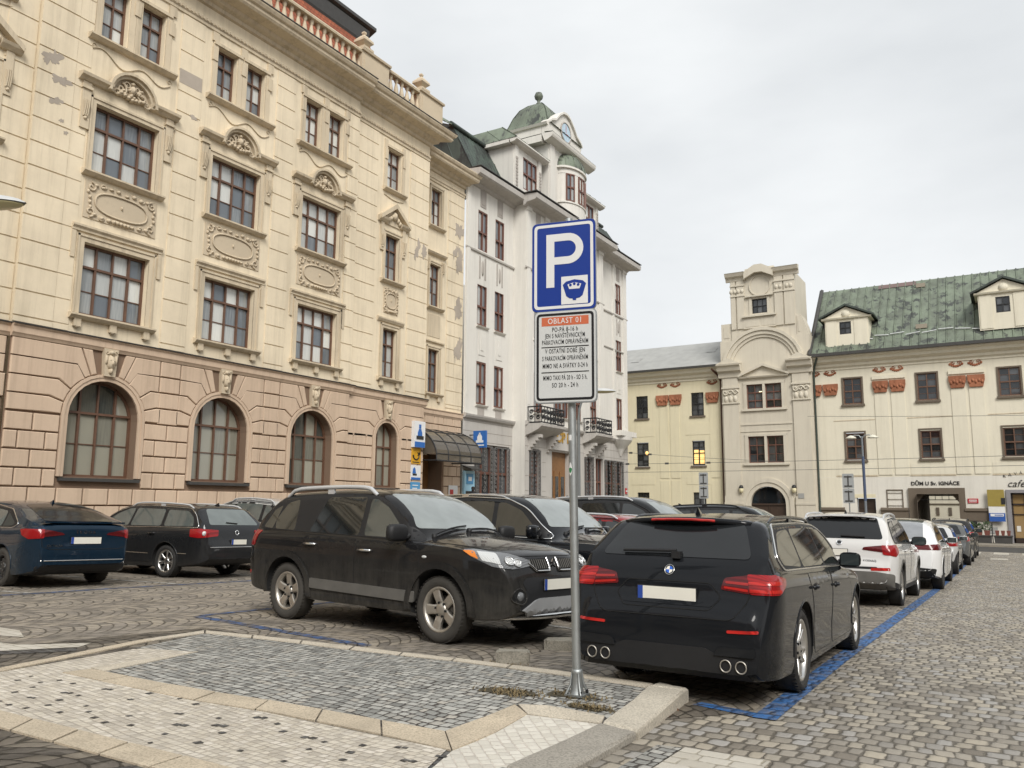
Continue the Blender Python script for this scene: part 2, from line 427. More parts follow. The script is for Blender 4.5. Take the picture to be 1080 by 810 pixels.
def ribbon(name, pts, w, off, mat):
 """painted line along pts, width w"""
 P = []
 for a, b in zip(pts[:-1], pts[1:]):
  L = math.hypot(b[0] - a[0], b[1] - a[1]); n = max(1, int(L / 1.0))
  for i in range(n): P.append((a[0] + (b[0] - a[0]) * i / n, a[1] + (b[1] - a[1]) * i / n))
 P.append(pts[-1]); mb = MB(); prev = None
 for i, p in enumerate(P):
  a = P[max(0, i - 1)]; b = P[min(len(P) - 1, i + 1)]
  t = Vector((b[0] - a[0], b[1] - a[1])).normalized(); nn = Vector((-t.y, t.x)) * (w / 2)
  q = [(p[0] + nn.x, p[1] + nn.y), (p[0] - nn.x, p[1] - nn.y)]
  q = [(x, y, gz(x, y) + off) for x, y in q]
  if prev: mb.quad(prev[0], prev[1], q[1], q[0])
  prev = q
 o = mb.build(name, mat, norm=False); o['kind'] = 'structure'; return o
def ground():
 xs = [-700, -300, -120, -60, -40, -26, -22, -18, -13, -9, -5, -1, 4, 10, 20, 40, 120, 300, 700]
 ys = [-500, -150, -50, -20, -8, -2, 0, 4, 7, 10, 14, 18, 22, 26, 32, 40, 50, 58, 62, 80, 150, 400, 900]
 g = lambda x, y: gz(max(-40, min(30, x)), max(-12, min(70, y)))
 mb = MB()
 for i in range(len(xs) - 1):
  for j in range(len(ys) - 1):
   q = [(xs[i], ys[j]), (xs[i + 1], ys[j]), (xs[i + 1], ys[j + 1]), (xs[i], ys[j + 1])]
   mb.quad(*[(x, y, g(x, y)) for x, y in q])
 o = mb.build('ground', M_road, norm=False, merge=True); o['kind'] = 'structure'
ground()
sheet('parking_area', [(-18.5, -3), (-8.2, -3), (-8.6, 3.6), (-8.25, 6.6), (-2.5, 6.4), (-1.75, 6.3), (-1.75, 21.98), (-18.5, 21.98)], .004, M_lot, cell=2.5)
sheet('parking_area', [(-18.5, 22.02), (-1.75, 22.02), (-1.75, 50), (-18.5, 50)], .004, M_lot, cell=3)
F = poff
sheet('footway', [(-8.2, 2.5), (-7.9, 5.5), (-8.02, 6.42), (-7.1, 6.56), (-5.9, 6.66), (-4.55, 6.55), (-3.7, 6.42), (-2.5, 6.38), (-2.35, 6.3), (-2.25, 5.05), (-2.25, 1.5), (-5.5, 1.5)],
 lambda x, y: F(x, y) - .012, M_darks, h=.14, cell=.35)
sheet('footway_setts', [(-7.5, 5.2), (-7.83, 6.28), (-6.74, 6.43), (-5.5, 6.45), (-4.41, 6.36), (-3.68, 6.24), (-2.5, 6.18), (-2.40, 5.2), (-2.45, 5.25), (-2.86, 5.29), (-3.12, 5.19), (-3.19, 4.44), (-4.77, 4.38), (-5.5, 4.31), (-6.6, 4.28), (-6.85, 5.40)],
 lambda x, y: F(x, y) - .007, M_grey, cell=.3)
sheet('mosaic_pavement', [(-7.3, 3.0), (-7.2, 3.75), (-7.45, 5.15), (-7.4, 5.25), (-6.88, 5.42), (-6.75, 4.75), (-6.82, 4.1), (-5.19, 4.06), (-4.5, 4.13), (-2.95, 4.13), (-2.6, 3.15), (-3.87, 3.15), (-5.86, 3.09)],
 lambda x, y: F(x, y) - .006, M_mosa, cell=.3)
sheet('mosaic_pavement', [(-2.91, 4.13), (-2.91, 4.63), (-2.93, 5.03), (-2.69, 5.06), (-2.4, 5.08), (-2.44, 4.06), (-2.5, 3.15), (-2.6, 3.15)], lambda x, y: F(x, y) - .006, M_mosw, cell=.3)
def slabrow(name, pts_a, pts_b, n, mat, gap=.006, lift=.0, h=.05):
 """a row of cut slabs between two polylines"""
 def at(P, t):
  L = [math.hypot(b[0] - a[0], b[1] - a[1]) for a, b in zip(P[:-1], P[1:])]; T = t * sum(L)
  for (a, b), l in zip(zip(P[:-1], P[1:]), L):
   if T <= l: return (a[0] + (b[0] - a[0]) * T / l, a[1] + (b[1] - a[1]) * T / l)
   T -= l
  return P[-1]
 mb = MB()
 for i in range(n):
  g = gap / 2
  t0, t1 = i / n, (i + 1) / n; e = g * n / 3.0 * .3
  t0 += e; t1 -= e
  q = [at(pts_a, t0), at(pts_a, t1), at(pts_b, t1), at(pts_b, t0)]
  dz = rnd.uniform(-.002, .002)
  top = [(x, y, gz(x, y) + F(x, y) + lift + dz) for x, y in q]; bot = [(x, y, z - h) for x, y, z in top]
  mb.add(top + bot, [[0, 1, 2, 3], [0, 4, 5, 1], [1, 5, 6, 2], [2, 6, 7, 3], [3, 7, 4, 0]])
 o = mb.build(name, mat); o['kind'] = 'structure'; return o
slabrow('footway_border', [(-6.82, 4.07), (-5.19, 4.06), (-4.5, 4.15), (-3.15, 4.16), (-2.91, 4.13)], [(-6.78, 4.30), (-5.5, 4.31), (-4.77, 4.39), (-3.4, 4.44), (-3.19, 4.45)], 7, M_tan)
slabrow('footway_border', [(-2.91, 4.133), (-2.91, 4.63), (-2.93, 5.035)], [(-3.19, 4.452), (-3.15, 4.85), (-3.12, 5.19)], 2, M_tan)
slabrow('footway_border', [(-2.93, 5.04), (-2.69, 5.06), (-2.405, 5.10)], [(-3.10, 5.20), (-2.86, 5.29), (-2.45, 5.25)], 3, M_beige)
slabrow('footway_border', [(-6.88, 5.42), (-6.84, 4.9), (-6.82, 4.32)], [(-6.86, 5.44), (-6.72, 4.9), (-6.60, 4.30)], 2, M_beige)
slabrow('footway_border', [(-6.9, 3.1), (-5.86, 3.09), (-3.87, 3.15), (-2.6, 3.14)], [(-6.6, 2.88), (-5.41, 2.87), (-3.96, 2.91), (-2.7, 2.93)], 9, M_tan)
slabrow('footway_border', [(-7.9, 5.55), (-8.01, 6.41)], [(-7.78, 5.6), (-7.83, 6.27)], 2, M_beige)
slabrow('footway_border', [(-7.1, 3.0), (-7.38, 3.9), (-7.9, 5.54)], [(-6.98, 3.05), (-7.25, 3.9), (-7.77, 5.58)], 6, M_tan)
slabrow('footway_border', [(-8.0, 6.42), (-7.14, 6.54), (-5.90, 6.66), (-4.56, 6.53), (-3.70, 6.40), (-2.53, 6.36)], [(-7.83, 6.28), (-6.74, 6.43), (-5.6, 6.47), (-4.41, 6.37), (-3.68, 6.25), (-2.53, 6.19)], 8, M_beige)
def stone_block(mb, q, tops, bots, m=0, bev=.018):
 """kerb stone from 4 plan corners with per-corner top heights, chamfered upper edge, chipped"""
 cx = sum(p[0] for p in q) / 4; cy = sum(p[1] for p in q) / 4
 N = 5; ring = []
 for i in range(4):
  a, b = q[i], q[(i + 1) % 4]; ta, tb = tops[i], tops[(i + 1) % 4]; ba, bb = bots[i], bots[(i + 1) % 4]
  for k in range(N):
   t = k / N; ring.append((a[0] + (b[0] - a[0]) * t, a[1] + (b[1] - a[1]) * t, ta + (tb - ta) * t, ba + (bb - ba) * t))
 n = len(ring); V = []
 for x, y, zt, zb in ring: V.append((x, y, zb))
 for x, y, zt, zb in ring:
  j = 0; V.append((x, y, zt - bev + j))
 for x, y, zt, zb in ring:
  d = math.hypot(x - cx, y - cy); k = bev * rnd.uniform(.8, 1.5) / d
  V.append((x + (cx - x) * k, y + (cy - y) * k, zt))
 V.append((cx, cy, sum(tops) / 4))
 fs = []
 for L in range(2):
  for i in range(n): j = (i + 1) % n; fs.append([L * n + i, L * n + j, (L + 1) * n + j, (L + 1) * n + i])
 for i in range(n): fs.append([2 * n + i, 2 * n + (i + 1) % n, 3 * n])
 mb.add(V, fs, m, False)
def kerbs():
 z = gz
 for q, th, mat in (([(-2.38, 5.07), (-2.51, 6.2), (-2.235, 6.2), (-2.13, 5.06)], (.075, .115, .115, .06), M_kerbw),
     ([(-2.515, 6.21), (-2.515, 6.40), (-2.24, 6.32), (-2.24, 6.21)], (.115, .11, .11, .115), M_kerbw),
     ([(-2.43, 3.95), (-2.385, 5.055), (-2.14, 5.05), (-2.14, 3.95)], (.05, .07, .055, .04), M_kerbg),
     ([(-2.46, 2.7), (-2.435, 3.94), (-2.14, 3.94), (-2.14, 2.7)], (.045, .05, .04, .04), M_kerbg)):
  mb = MB(); stone_block(mb, q, [z(*p) + h for p, h in zip(q, th)], [z(*p) - .1 for p in q])
  o = mb.build('kerb', mat); o['kind'] = 'structure'
kerbs()
ribbon('parking_line', [(-1.62, 6.12), (-1.66, 9), (-1.66, 21.9)], .17, .008, M_blue)
ribbon('parking_line', [(-1.66, 22.1), (-1.62, 46)], .17, .008, M_blue)
ribbon('parking_line', [(-2.17, 6.31), (-1.705, 6.2)], .13, .008, M_blue)
ribbon('parking_line', [(-9.17, 7.22), (-7.5, 7.0), (-5.9, 6.80)], .15, .008, M_blue2)
ribbon('parking_line', [(-9.19, 7.30), (-9.2, 13.5), (-9.1, 21)], .12, .009, M_blue2)
ribbon('parking_line', [(-13.3, -1), (-13.33, 9), (-13.15, 12), (-13.1, 21)], .13, .008, M_blue2)
for y in (4.4, 7.0, 9.75, 12.4, 15.0):
 ribbon('parking_line', [(-17.6, y - .4), (-13.36, y + .35)], .12, .009, M_whitep)
for y in (9.75, 12.4, 15.1, 17.8):
 ribbon('parking_line', [(-9.1, y + .3), (-4.4, y - .25)], .12, .0095, M_whitep)
sheet('crossing_bar', [(-10.6, 4.75), (-9.45, 4.72), (-8.95, 4.9), (-9.45, 5.12), (-10.6, 5.1)], .008, M_slabw)
sheet('crossing_bar', [(-9.2, 4.1), (-8.35, 4.12), (-7.95, 4.9), (-8.1, 5.12), (-8.5, 4.6), (-9.2, 4.5)], .008, M_slabw)
sheet('dark_sett_band', [(-9.0, 3.75), (-8.3, 3.8), (-7.75, 4.75), (-7.92, 4.86), (-8.35, 4.07), (-9.0, 4.05)], .0085, M_darks)
sheet('crossing_bar', [(-1.82, 3.5), (-1.82, 5.05), (-1.31, 5.08), (-1.3, 3.5)], .008, M_slabw, cell=.6)
sheet('dark_sett_band', [(-1.98, 3.5), (-1.98, 5.0), (-1.83, 5.03), (-1.83, 3.5)], .0085, M_grey, cell=.6)
for x in (-2.1, -.95, .2, 1.35): sheet('crossing_bar', [(x, 38.5), (x + .62, 38.5), (x + .62, 40.0), (x, 40.0)], .010, M_slabw, cell=.8)
for x in (-2.1, -.95, .2, 1.35): sheet('crossing_bar', [(x, 44), (x + .62, 44), (x + .62, 46.5), (x, 46.5)], .010, M_slabw, cell=.8)
sheet('road', [(-20, 47.2), (22, 47.2), (22, 55.2), (-20, 55.2)], .006, m_slab('asphalt', (.06, .058, .055, 1)), cell=6)
sheet('pavement', [(-40, 55.3), (22, 55.3), (22, 61.2), (-40, 61.2)], .10, m_slab('far_pavement', (.3, .27, .22, 1)), h=.14, cell=6)
sheet('pavement', [(-22.2, -6), (-18.7, -6), (-18.7, 21.95), (-22.2, 21.95)], .11, M_grey, h=.14, cell=3)
sheet('pavement', [(-23.5, 22.0), (-18.7, 22.0), (-18.7, 54.5), (-23.5, 54.5)], .11, M_grey, h=.14, cell=3)
def insets():
 mb = MB(); r = random.Random(3); n = 0; pts = []
 while n < 60:
  x, y = r.uniform(-6.9, -2.7), r.uniform(3.2, 4.05)
  if any(abs(x - a) < .16 and abs(y - b) < .12 for a, b in pts): continue
  pts.append((x, y)); n += 1
  k = r.uniform(.020, .037); a0 = r.uniform(-.3, .3) + .75
  for dx in ((0,) if r.random() < .75 else (0, k * 1.5)):
   q = [(x + dx + k * math.cos(a0 + i * PI / 2) * r.uniform(.8, 1.1), y + dx * .3 + k * math.sin(a0 + i * PI / 2) * r.uniform(.8, 1.1)) for i in range(4)]
   mb.add([(a, b, gz(a, b) + F(a, b) - .0025) for a, b in q], [[0, 1, 2, 3]])
 o = mb.build('mosaic_inset', M_darks, norm=False); o['kind'] = 'structure'
insets()
for c, rx, ry in (((-2.88, 5.6), .21, .1), ((-2.62, 5.38), .2, .06), ((-3.35, 5.45), .28, .1)):
 r = random.Random(int(c[0] * 100)); P = []
 for i in range(22):
  a = 2 * PI * i / 22; k = r.uniform(.6, 1.15); P.append((c[0] + rx * k * math.cos(a), c[1] + ry * k * math.sin(a)))
 sheet('soil_patch', P, lambda x, y: F(x, y) - .003, M_soil, cell=.2)
def steps():
 for k in range(6):
  m = MB(); z = -.35 + .2 * k; m.box(-23.2, -20.9 - .3 * k + .6, 28.95, 36.5 - .3 * k, z - .25, z); o = m.build('steps', M_kerbg); o['kind'] = 'structure'
steps()
M_cream = m_plaster('cream_plaster', (.77, .665, .495, 1), var=.14, dirt=.3, dirtcol=(.22, .18, .12, 1))
M_trim = m_plaster('cream_trim', (.62, .525, .385, 1), dirt=.5, dirtcol=(.14, .115, .08, 1))
M_relief = m_plaster('weathered_relief', (.56, .47, .345, 1), dirt=.6, dirtcol=(.11, .09, .065, 1), bump=.5, streak=False)
M_rust = m_plaster('salmon_plaster', (.60, .46, .34, 1), dirt=.35, dirtcol=(.2, .14, .1, 1))
M_rustj = m_plaster('salmon_joint', (.22, .15, .105, 1), dirt=.3)
M_bare = m_plaster('bare_render', (.42, .365, .305, 1), var=.25, dirt=.4, bump=.6, streak=False)
M_groove = m_plain('groove_shadow', (.13, .10, .07, 1), .95)
M_brown = m_plain('brown_window_paint', (.13, .068, .042, 1), .45, var=.3)
M_pane = m_pane('panes_curtained', (.13, .15, .17, 1), (.66, .67, .63, 1), .55)
M_pane2 = m_pane('panes_net', (.05, .055, .05, 1), (.3, .29, .235, 1), .38)
M_paned = m_pane('panes_dark', (.012, .014, .016, 1), (.10, .105, .11, 1), .6)
M_ledge = m_plain('dark_sheet_metal', (.05, .048, .045, 1), .55, var=.3)
M_iron = m_plain('black_iron', (.018, .018, .019, 1), .5, var=.3)
def m_tiles(name, col, sc_=(3.2, 4.0), rot=(0, 0, 0)):
 t = NT(name); v = t.coord('Object')
 sx = t.n.new('ShaderNodeSeparateXYZ'); t.link(v, sx.inputs[0])
 cv = t.n.new('ShaderNodeCombineXYZ'); t.link(sx.outputs[1], cv.inputs[0]); t.link(sx.outputs[2], cv.inputs[1])
 br = t.n.new('ShaderNodeTexBrick'); br.inputs['Scale'].default_value = 1; br.inputs['Brick Width'].default_value = .2; br.inputs['Row Height'].default_value = .17
 br.inputs['Mortar Size'].default_value = .012; br.inputs['Color1'].default_value = sc(col, .75); br.inputs['Color2'].default_value = sc(col, 1.2); br.inputs['Mortar'].default_value = sc(col, .25)
 t.link(cv.outputs[0], br.inputs['Vector'])
 c = t.mix(t.math('MULTIPLY', t.noise(v, 1.2, 5), .5), br.outputs['Color'], sc(col, .5))
 t.base(c); t.set(Roughness=.8); t.bump(br.outputs['Fac'], -.6, .02); return t.mat
M_tile = m_tiles('red_roof_tiles', (.36, .105, .05, 1))
def m_copper(name, a, b, dk, thr=(.45, .62)):
 t = NT(name); v = t.coord('Object')
 vs = t.coord('Object', scale=(1.3, 1.3, .35))
 n = t.noise(vs, .8, 6, .65); f = t.noise(v, 12, 4, .6)
 c = t.mix(t.ramp(n, [(thr[0] - .1, 0.0), (thr[1], 1.0)]), a, b)
 k = t.ramp(t.noise(t.coord('Object', scale=(1.6, 1.6, .8)), .9, 7, .72), [(.53, 0.0), (.58, 1.0)])
 c = t.mix(k, c, dk)
 c = t.mix(t.math('MULTIPLY', f, .3), c, sc(a, .5))
 t.base(c); t.set(Roughness=.55, Metallic=.0); t.bump(f, .15, .01); return t.mat
M_copper = m_copper('copper_patina', (.11, .125, .095, 1), (.20, .24, .175, 1), (.05, .055, .05, 1))
M_copperd = m_copper('copper_dark', (.045, .058, .05, 1), (.10, .14, .11, 1), (.03, .034, .03, 1), (.55, .8))
M_white = m_plaster('white_plaster', (.72, .695, .64, 1), dirt=.25, dirtcol=(.3, .28, .25, 1), var=.05)
M_whiteg = m_plaster('grey_stone_base', (.50, .475, .44, 1), dirt=.35, dirtcol=(.22, .2, .18, 1))
M_whiter = m_plaster('grey_rough_ornament', (.42, .385, .35, 1), dirt=.3, bump=.8)
M_rwin = m_plain('red_brown_window_paint', (.15, .065, .045, 1), .45, var=.25)
M_yel = m_plaster('pale_yellow_plaster', (.72, .655, .47, 1), var=.05, dirt=.2, dirtcol=(.3, .25, .16, 1))
M_yel2 = m_plaster('cream_yellow_plaster', (.76, .71, .575, 1), var=.05, dirt=.2, dirtcol=(.32, .28, .2, 1))
M_tow = m_plaster('pale_beige_plaster', (.62, .57, .47, 1), var=.05, dirt=.25, dirtcol=(.26, .22, .17, 1))
M_whitew = m_plaster('white_ground_floor', (.72, .69, .62, 1), var=.05, dirt=.25, dirtcol=(.35, .32, .27, 1))
M_brick = m_plaster('brick_red_ornament', (.36, .15, .085, 1), var=.45, dirt=.75, dirtcol=(.15, .06, .03, 1), bump=.8)
M_brstone = m_plaster('brown_stone', (.16, .13, .10, 1), dirt=.4)
M_slate = m_plain('grey_slate', (.33, .33, .315, 1), .75, var=.25, nscale=1.5)
M_wood = m_plain('varnished_wood', (.23, .115, .045, 1), .4, var=.35)
M_dark = m_plain('dark_interior', (.012, .011, .01, 1), .8)
def emis(name, col, st):
 t = NT(name); t.base(col); t.set(Emission_Color=col, Emission_Strength=st); return t.mat
M_lit = emis('lit_room', (1, .62, .22, 1), .55)
TA = lambda s, z, d: (-22 + d, s, z)
TF = lambda s, z, d: (s, 61 - d, z)
def TX(X): return lambda s, z, d: (X + d, s, z)
def win_mesh(w, h, cols, rows, frame, pane, parent, T0, arch=False, bar=.05, thin=None, fr=.075, mun=(), dep=.09):
 """window: frame mesh (+ pane sub-part) in local (s,z,d) mapped by T0 ; rows = heights of transoms as fraction from the bottom"""
 mb = MB(); T = T0; R = w / 2; zs = h - R
 def top(s):
  if not arch: return h
  return zs + math.sqrt(max(0, R * R - (s - R) ** 2))
 if arch:
  N = 16
  arc = [(R - R * math.cos(PI * k / N), zs + R * math.sin(PI * k / N)) for k in range(N + 1)]
  out = [(0, 0)] + arc + [(w, 0)]
  inn = [(fr, fr)] + [(R + (x - R) * (R - fr) / R, zs + (z - zs) * (R - fr) / R) for x, z in arc] + [(w - fr, fr)]
  n = len(out)
  for k in range(n):
   p, q = out[k], out[(k + 1) % n]; a, b = inn[k], inn[(k + 1) % n]
   mb.quad(T(*p, dep), T(*q, dep), T(*b, dep), T(*a, dep)); mb.quad(T(*a, dep), T(*b, dep), T(*b, 0), T(*a, 0))
 else:
  for (a, b, c, d) in ((0, fr, 0, h), (w - fr, w, 0, h), (fr, w - fr, 0, fr), (fr, w - fr, h - fr, h)): mb.box(a, b, c, d, 0, dep, 0, T)
 xs = [w * k / cols for k in range(cols + 1)]
 for k in range(1, cols):
  bw = bar * (1.25 if (cols == 4 and k != 2) else 1.0)
  mb.box(xs[k] - bw / 2, xs[k] + bw / 2, fr, top(xs[k]) - fr * .5, .004, dep + .012, 0, T)
 zz = [0] + [h * r for r in rows]
 for z in zz[1:]:
  e = fr if not (arch and z > zs) else R - math.sqrt(R * R - (z - zs) ** 2) + fr * .5
  mb.box(e, w - e, z - bar * .65, z + bar * .65, .002, dep + .02, 0, T)
 for (z, cset) in mun:
  for k in cset: mb.box(xs[k] + bar / 2, xs[k + 1] - bar / 2, h * z - .013, h * z + .013, .02, dep - .03, 0, T)
 o = mb.build('window', frame, parent)
 pb = MB(); cid = 0
 zz2 = sorted(set([0] + [h * r for r in rows] + [h * m[0] for m in mun] + [h]))
 r = random.Random(int(w * 1000 + h * 77))
 for k in range(cols):
  for j in range(len(zz2) - 1):
   a, b, c, d = xs[k], xs[k + 1], zz2[j], zz2[j + 1]
   if arch:
    if d > zs + .01:
     c = max(c, 0); tp = [(a + (b - a) * i / 6, min(d, top(a + (b - a) * i / 6))) for i in range(7)]
     tp = [(s_, max(c, z_)) for s_, z_ in tp]
     pts = [(a, c)] + tp + [(b, c)]
    else: pts = [(a, c), (a, d), (b, d), (b, c)]
   else: pts = [(a, c), (a, d), (b, d), (b, c)]
   t1, t2 = r.uniform(-.006, .006), r.uniform(-.006, .006)
   vs = [T(s_, z_, .03 + t1 * (s_ - a) + t2 * (z_ - c)) for s_, z_ in pts]
   cid += 1; pb.add(vs, [list(range(len(vs)))], 0, False, cid + (0 if j else .37) * 1.0)
 pb.build('pane', pane, o, norm=False, attr='cell')
 return o
def wput(src, parent, pos):
 """copy a window (and its pane) to another opening"""
 c = src.copy(); COL.objects.link(c); c.parent = parent; c.location = pos
 for ch in list(src.children):
  d = ch.copy(); COL.objects.link(d); d.parent = c
 return c
def wins(src_args, spots, parent, Tloc, base):
 """first window at origin mapping, the rest copies"""
 out = []
 for i, (s, z) in enumerate(spots):
  loc = Vector(Tloc(s, z, base))
  if i == 0:
   src = win_mesh(*src_args[0], parent=parent, T0=src_args[1], **src_args[2]); src.location = loc; out.append(src)
  else: out.append(wput(out[0], parent, loc))
 return out
LA = lambda s, z, d: (d, s, z)          # local map for facades facing +X
LF = lambda s, z, d: (s, -d, z)         # local map for facades facing -Y
def scroll(mb, T, c, r, turns, a0, sgn=1, th=.035, d=.03):
 P = []
 for i in range(18):
  t = i / 17; a = a0 + sgn * t * turns * 2 * PI; q = r * (1 - .85 * t)
  P.append(T(c[0] + q * math.cos(a), c[1] + q * math.sin(a), d))
 mb.tube(P, [th * (1 - .4 * i / 17) for i in range(18)], n=5)
def blob(mb, T, s, z, rs, rz, d=.02, rd=.06): mb.ell((s, z, d), (rs, rz, rd), nu=7, nv=4, T=T)
def panel_relief(T, w, h, parent, name='relief_panel'):
 """oval cartouche with scrolls and foliage, centred at the origin"""
 mb = MB(); r = random.Random(5)
 mb.prism([(-w / 2, -h / 2), (w / 2, -h / 2), (w / 2, h / 2), (-w / 2, h / 2)], -.02, .012, T)
 ov = [T(w * .36 * math.copysign(abs(math.cos(a)) ** .75, math.cos(a)), h * .3 * math.copysign(abs(math.sin(a)) ** .8, math.sin(a)), .03) for a in [2 * PI * k / 28 for k in range(28)]]
 mb.tube(ov, .03, n=5, closed=True)
 for sx in (-1, 1):
  for sz in (-1, 1):
   scroll(mb, T, (sx * w * .42, sz * h * .33), h * .13, 1.2, PI / 2 * sz, sx * sz)
   scroll(mb, T, (sx * w * .27, sz * h * .41), h * .085, 1.1, 0, -sx * sz, .025)
   for k in range(4): blob(mb, T, sx * w * (.06 + .1 * k), sz * h * (.40 + r.uniform(-.03, .03)), w * .035, h * .045 * r.uniform(.8, 1.4))
  for k in range(4): blob(mb, T, sx * w * (.44 + r.uniform(-.02, .02)), h * (-.2 + .13 * k), w * .02, h * .06)
 for k in range(5): blob(mb, T, w * (-.1 + .05 * k), -h * .42, w * .03, h * .06, rd=.09)
 blob(mb, T, 0, h * .02, w * .012, h * .06, rd=.05)
 return mb.build(name, M_relief, parent)
def lunette_relief(T, R, parent):
 mb = MB(); r = random.Random(9)
 N = 14; pl = [(R * math.cos(PI * k / N), R * math.sin(PI * k / N)) for k in range(N + 1)]
 mb.prism(pl, -.05, .0, T)
 for sx in (-1, 1):
  scroll(mb, T, (sx * R * .55, R * .35), R * .3, 1.3, PI / 2, sx, .04, .05)
  scroll(mb, T, (sx * R * .8, R * .05), R * .2, 1.2, 0, -sx, .035, .07)
  scroll(mb, T, (sx * R * .25, R * .62), R * .2, 1.2, PI, sx, .03, .05)
  for k in range(9): blob(mb, T, sx * r.uniform(.02, .8) * R, r.uniform(-.05, .5) * R, R * .1, R * .09, .03, .1)
 blob(mb, T, 0, R * .45, R * .17, R * .26, .04, .16); blob(mb, T, 0, R * .78, R * .12, R * .1, .04, .1)
 for k in range(7): blob(mb, T, R * (-.6 + .2 * k), -R * .05 + .03 * abs(k - 3), R * .12, R * .1, .05, .12)
 return mb.build('relief', M_relief, parent)
def console(mb, T, s, z, w=.17, h=.5):
 mb.box(s - w / 2, s + w / 2, z - h, z, 0, .10, 0, T)
 for k in (-1, 0, 1): mb.tube([T(s + k * w * .3, z - h * .95, .10), T(s + k * w * .3, z - h * .5, .15), T(s + k * w * .3, z - .03, .17)], .022, n=5)
 blob(mb, T, s, z - h - .05, w * .4, .06, .06, .07)
def mask(mb, T, s, z, w, h):
 mb.prism([(s - w * .38, z - h / 2), (s + w * .38, z - h / 2), (s + w * .5, z + h / 2), (s - w * .5, z + h / 2)], 0, .14, T)
 blob(mb, T, s, z, w * .3, h * .3, .14, .12); blob(mb, T, s, z - h * .02, w * .07, h * .1, .24, .05)
 for sx in (-1, 1):
  blob(mb, T, s + sx * w * .12, z + h * .08, w * .08, h * .04, .22, .03); blob(mb, T, s + sx * w * .33, z + h * .1, w * .1, h * .22, .12, .08)
  scroll(mb, T, (s + sx * w * .3, z + h * .36), w * .14, 1, 0, sx, .02, .15)
 blob(mb, T, s, z - h * .3, w * .14, h * .14, .14, .1); blob(mb, T, s, z + h * .36, w * .2, h * .09, .15, .07)
def cream_building():
 B = empty('office_building', (-22, 16, 0))
 B.location = (0, 0, 0)
 tag(B, 'big cream neo-baroque building with a salmon rusticated ground floor and stone balustrade', 'building')
 wide = [13.74, 17.82, 21.9]                   # bay centres with the four-light windows
 nar = [9.6, 26.3]; S0, SB0, SB1, SE, S2 = -8.0, 11.0, 23.84, 28.8, 33.35
 widex = wide + [1.2, 5.3]                     # bays left of the picture
 ops = []
 for c in wide: ops += [(c - 1.03, c + 1.03, 6.75, 8.82), (c - 1.03, c + 1.03, 10.95, 13.0), (c - 1.05, c - .25, 15.08, 16.86), (c + .2, c + 1.0, 15.08, 16.86), (c - 1.07, c + 1.07, 2.2, 4.95, 1)]
 for c in nar: ops += [(c - .46, c + .46, 6.8, 8.88), (c - .46, c + .46, 11.0, 13.0), (c - .46, c + .46, 15.05, 16.86), (c - .71, c + .71, 2.22, 4.9, 1)]
 for c in (1.2, 5.3): ops += [(c - 1.03, c + 1.03, 6.75, 8.82), (c - 1.03, c + 1.03, 10.95, 13.0), (c - 1.07, c + 1.07, 2.2, 4.95, 1)]
 mb = MB()
 up = [o for o in ops if o[2] > 6]; lo = [o for o in ops if o[2] < 6]
 TB = TX(-22.14)
 wall(mb, TB, S0, SB0, 5.9, 18.3, [o for o in up if o[1] < SB0], .28)
 wall(mb, TA, SB0, SB1, 5.9, 18.3, [o for o in up if SB0 < o[0] and o[1] < SB1], .30)
 wall(mb, TB, SB1, SE, 5.9, 18.3, [o for o in up if o[0] > SB1], .28)
 for s in (SB0, SB1): mb.quad(TA(s, 5.9, 0), TA(s, 18.3, 0), TA(s, 18.3, -.14), TA(s, 5.9, -.14))
 mb.quad(TA(SE, -.8, -.14), TA(SE, 18.3, -.14), TA(SE, 18.3, -1.3), TA(SE, -.8, -1.3))
 mb.quad(TA(S0, -.8, -.14), TA(S0, 19, -.14), TA(S0, 19, -14), TA(S0, -.8, -14))
 mb.quad(TA(S2, -.8, -1.3), TA(S2, 18.2, -1.3), TA(S2, 18.2, -14), TA(S2, -.8, -14))
 mb.quad(TA(S0, -.8, -14), TA(S0, 19, -14), TA(S2, 19, -14), TA(S2, -.8, -14))
 TC = TX(-23.3)
 c5 = 30.93; op5 = [(c5 - .42, c5 + .42, 6.8, 8.9), (c5 - .42, c5 + .42, 11.0, 13.1), (c5 - .42, c5 + .42, 15.05, 16.95)]
 wall(mb, TC, SE, S2, 5.9, 18.3, op5, .25)
 def courses(T, s0, s1, z0, z1, d=.028, step=.691, start=6.36, skip=()):
  z = start - step
  zs = []
  while z < z1 + step: zs.append(z); z += step
  for a, b in zip(zs[:-1], zs[1:]):
   lo_, hi_ = max(a + .02, z0), min(b - .02, z1)
   if hi_ - lo_ > .05: mb.box(s0, s1, lo_, hi_, -.01, d, 0, T)
 for a, b, T, d in ((10.98, 12.02, TA, .034), (12.03, 12.46, TA, .018), (15.32, 16.2, TA, .03), (19.4, 20.28, TA, .03), (23.2, 23.83, TA, .03), (23.87, 25.2, TB, .03), (27.4, 28.79, TB, .03), (7.0, 8.5, TB, .03), (10.2, 10.96, TB, .03),
     (2.8, 3.7, TB, .03), (6.9, 7.0, TB, .02), (28.85, 29.95, TC, .025), (31.95, 32.6, TC, .03), (32.62, 33.34, TC, .02)):
  courses(T, a, b, 6.2, 17.3, d)
 TG = TX(-22.03); TGB = TX(-22.16)
 walls_lo = MB()
 wall(walls_lo, TGB, S0, SB0, -.9, 6.0, [o for o in lo if o[1] < SB0], .45)
 wall(walls_lo, TG, SB0, SB1, -.9, 6.0, [o for o in lo if SB0 < o[0] and o[1] < SB1], .48)
 wall(walls_lo, TGB, SB1, SE, -.9, 6.0, [o for o in lo if o[0] > SB1], .45)
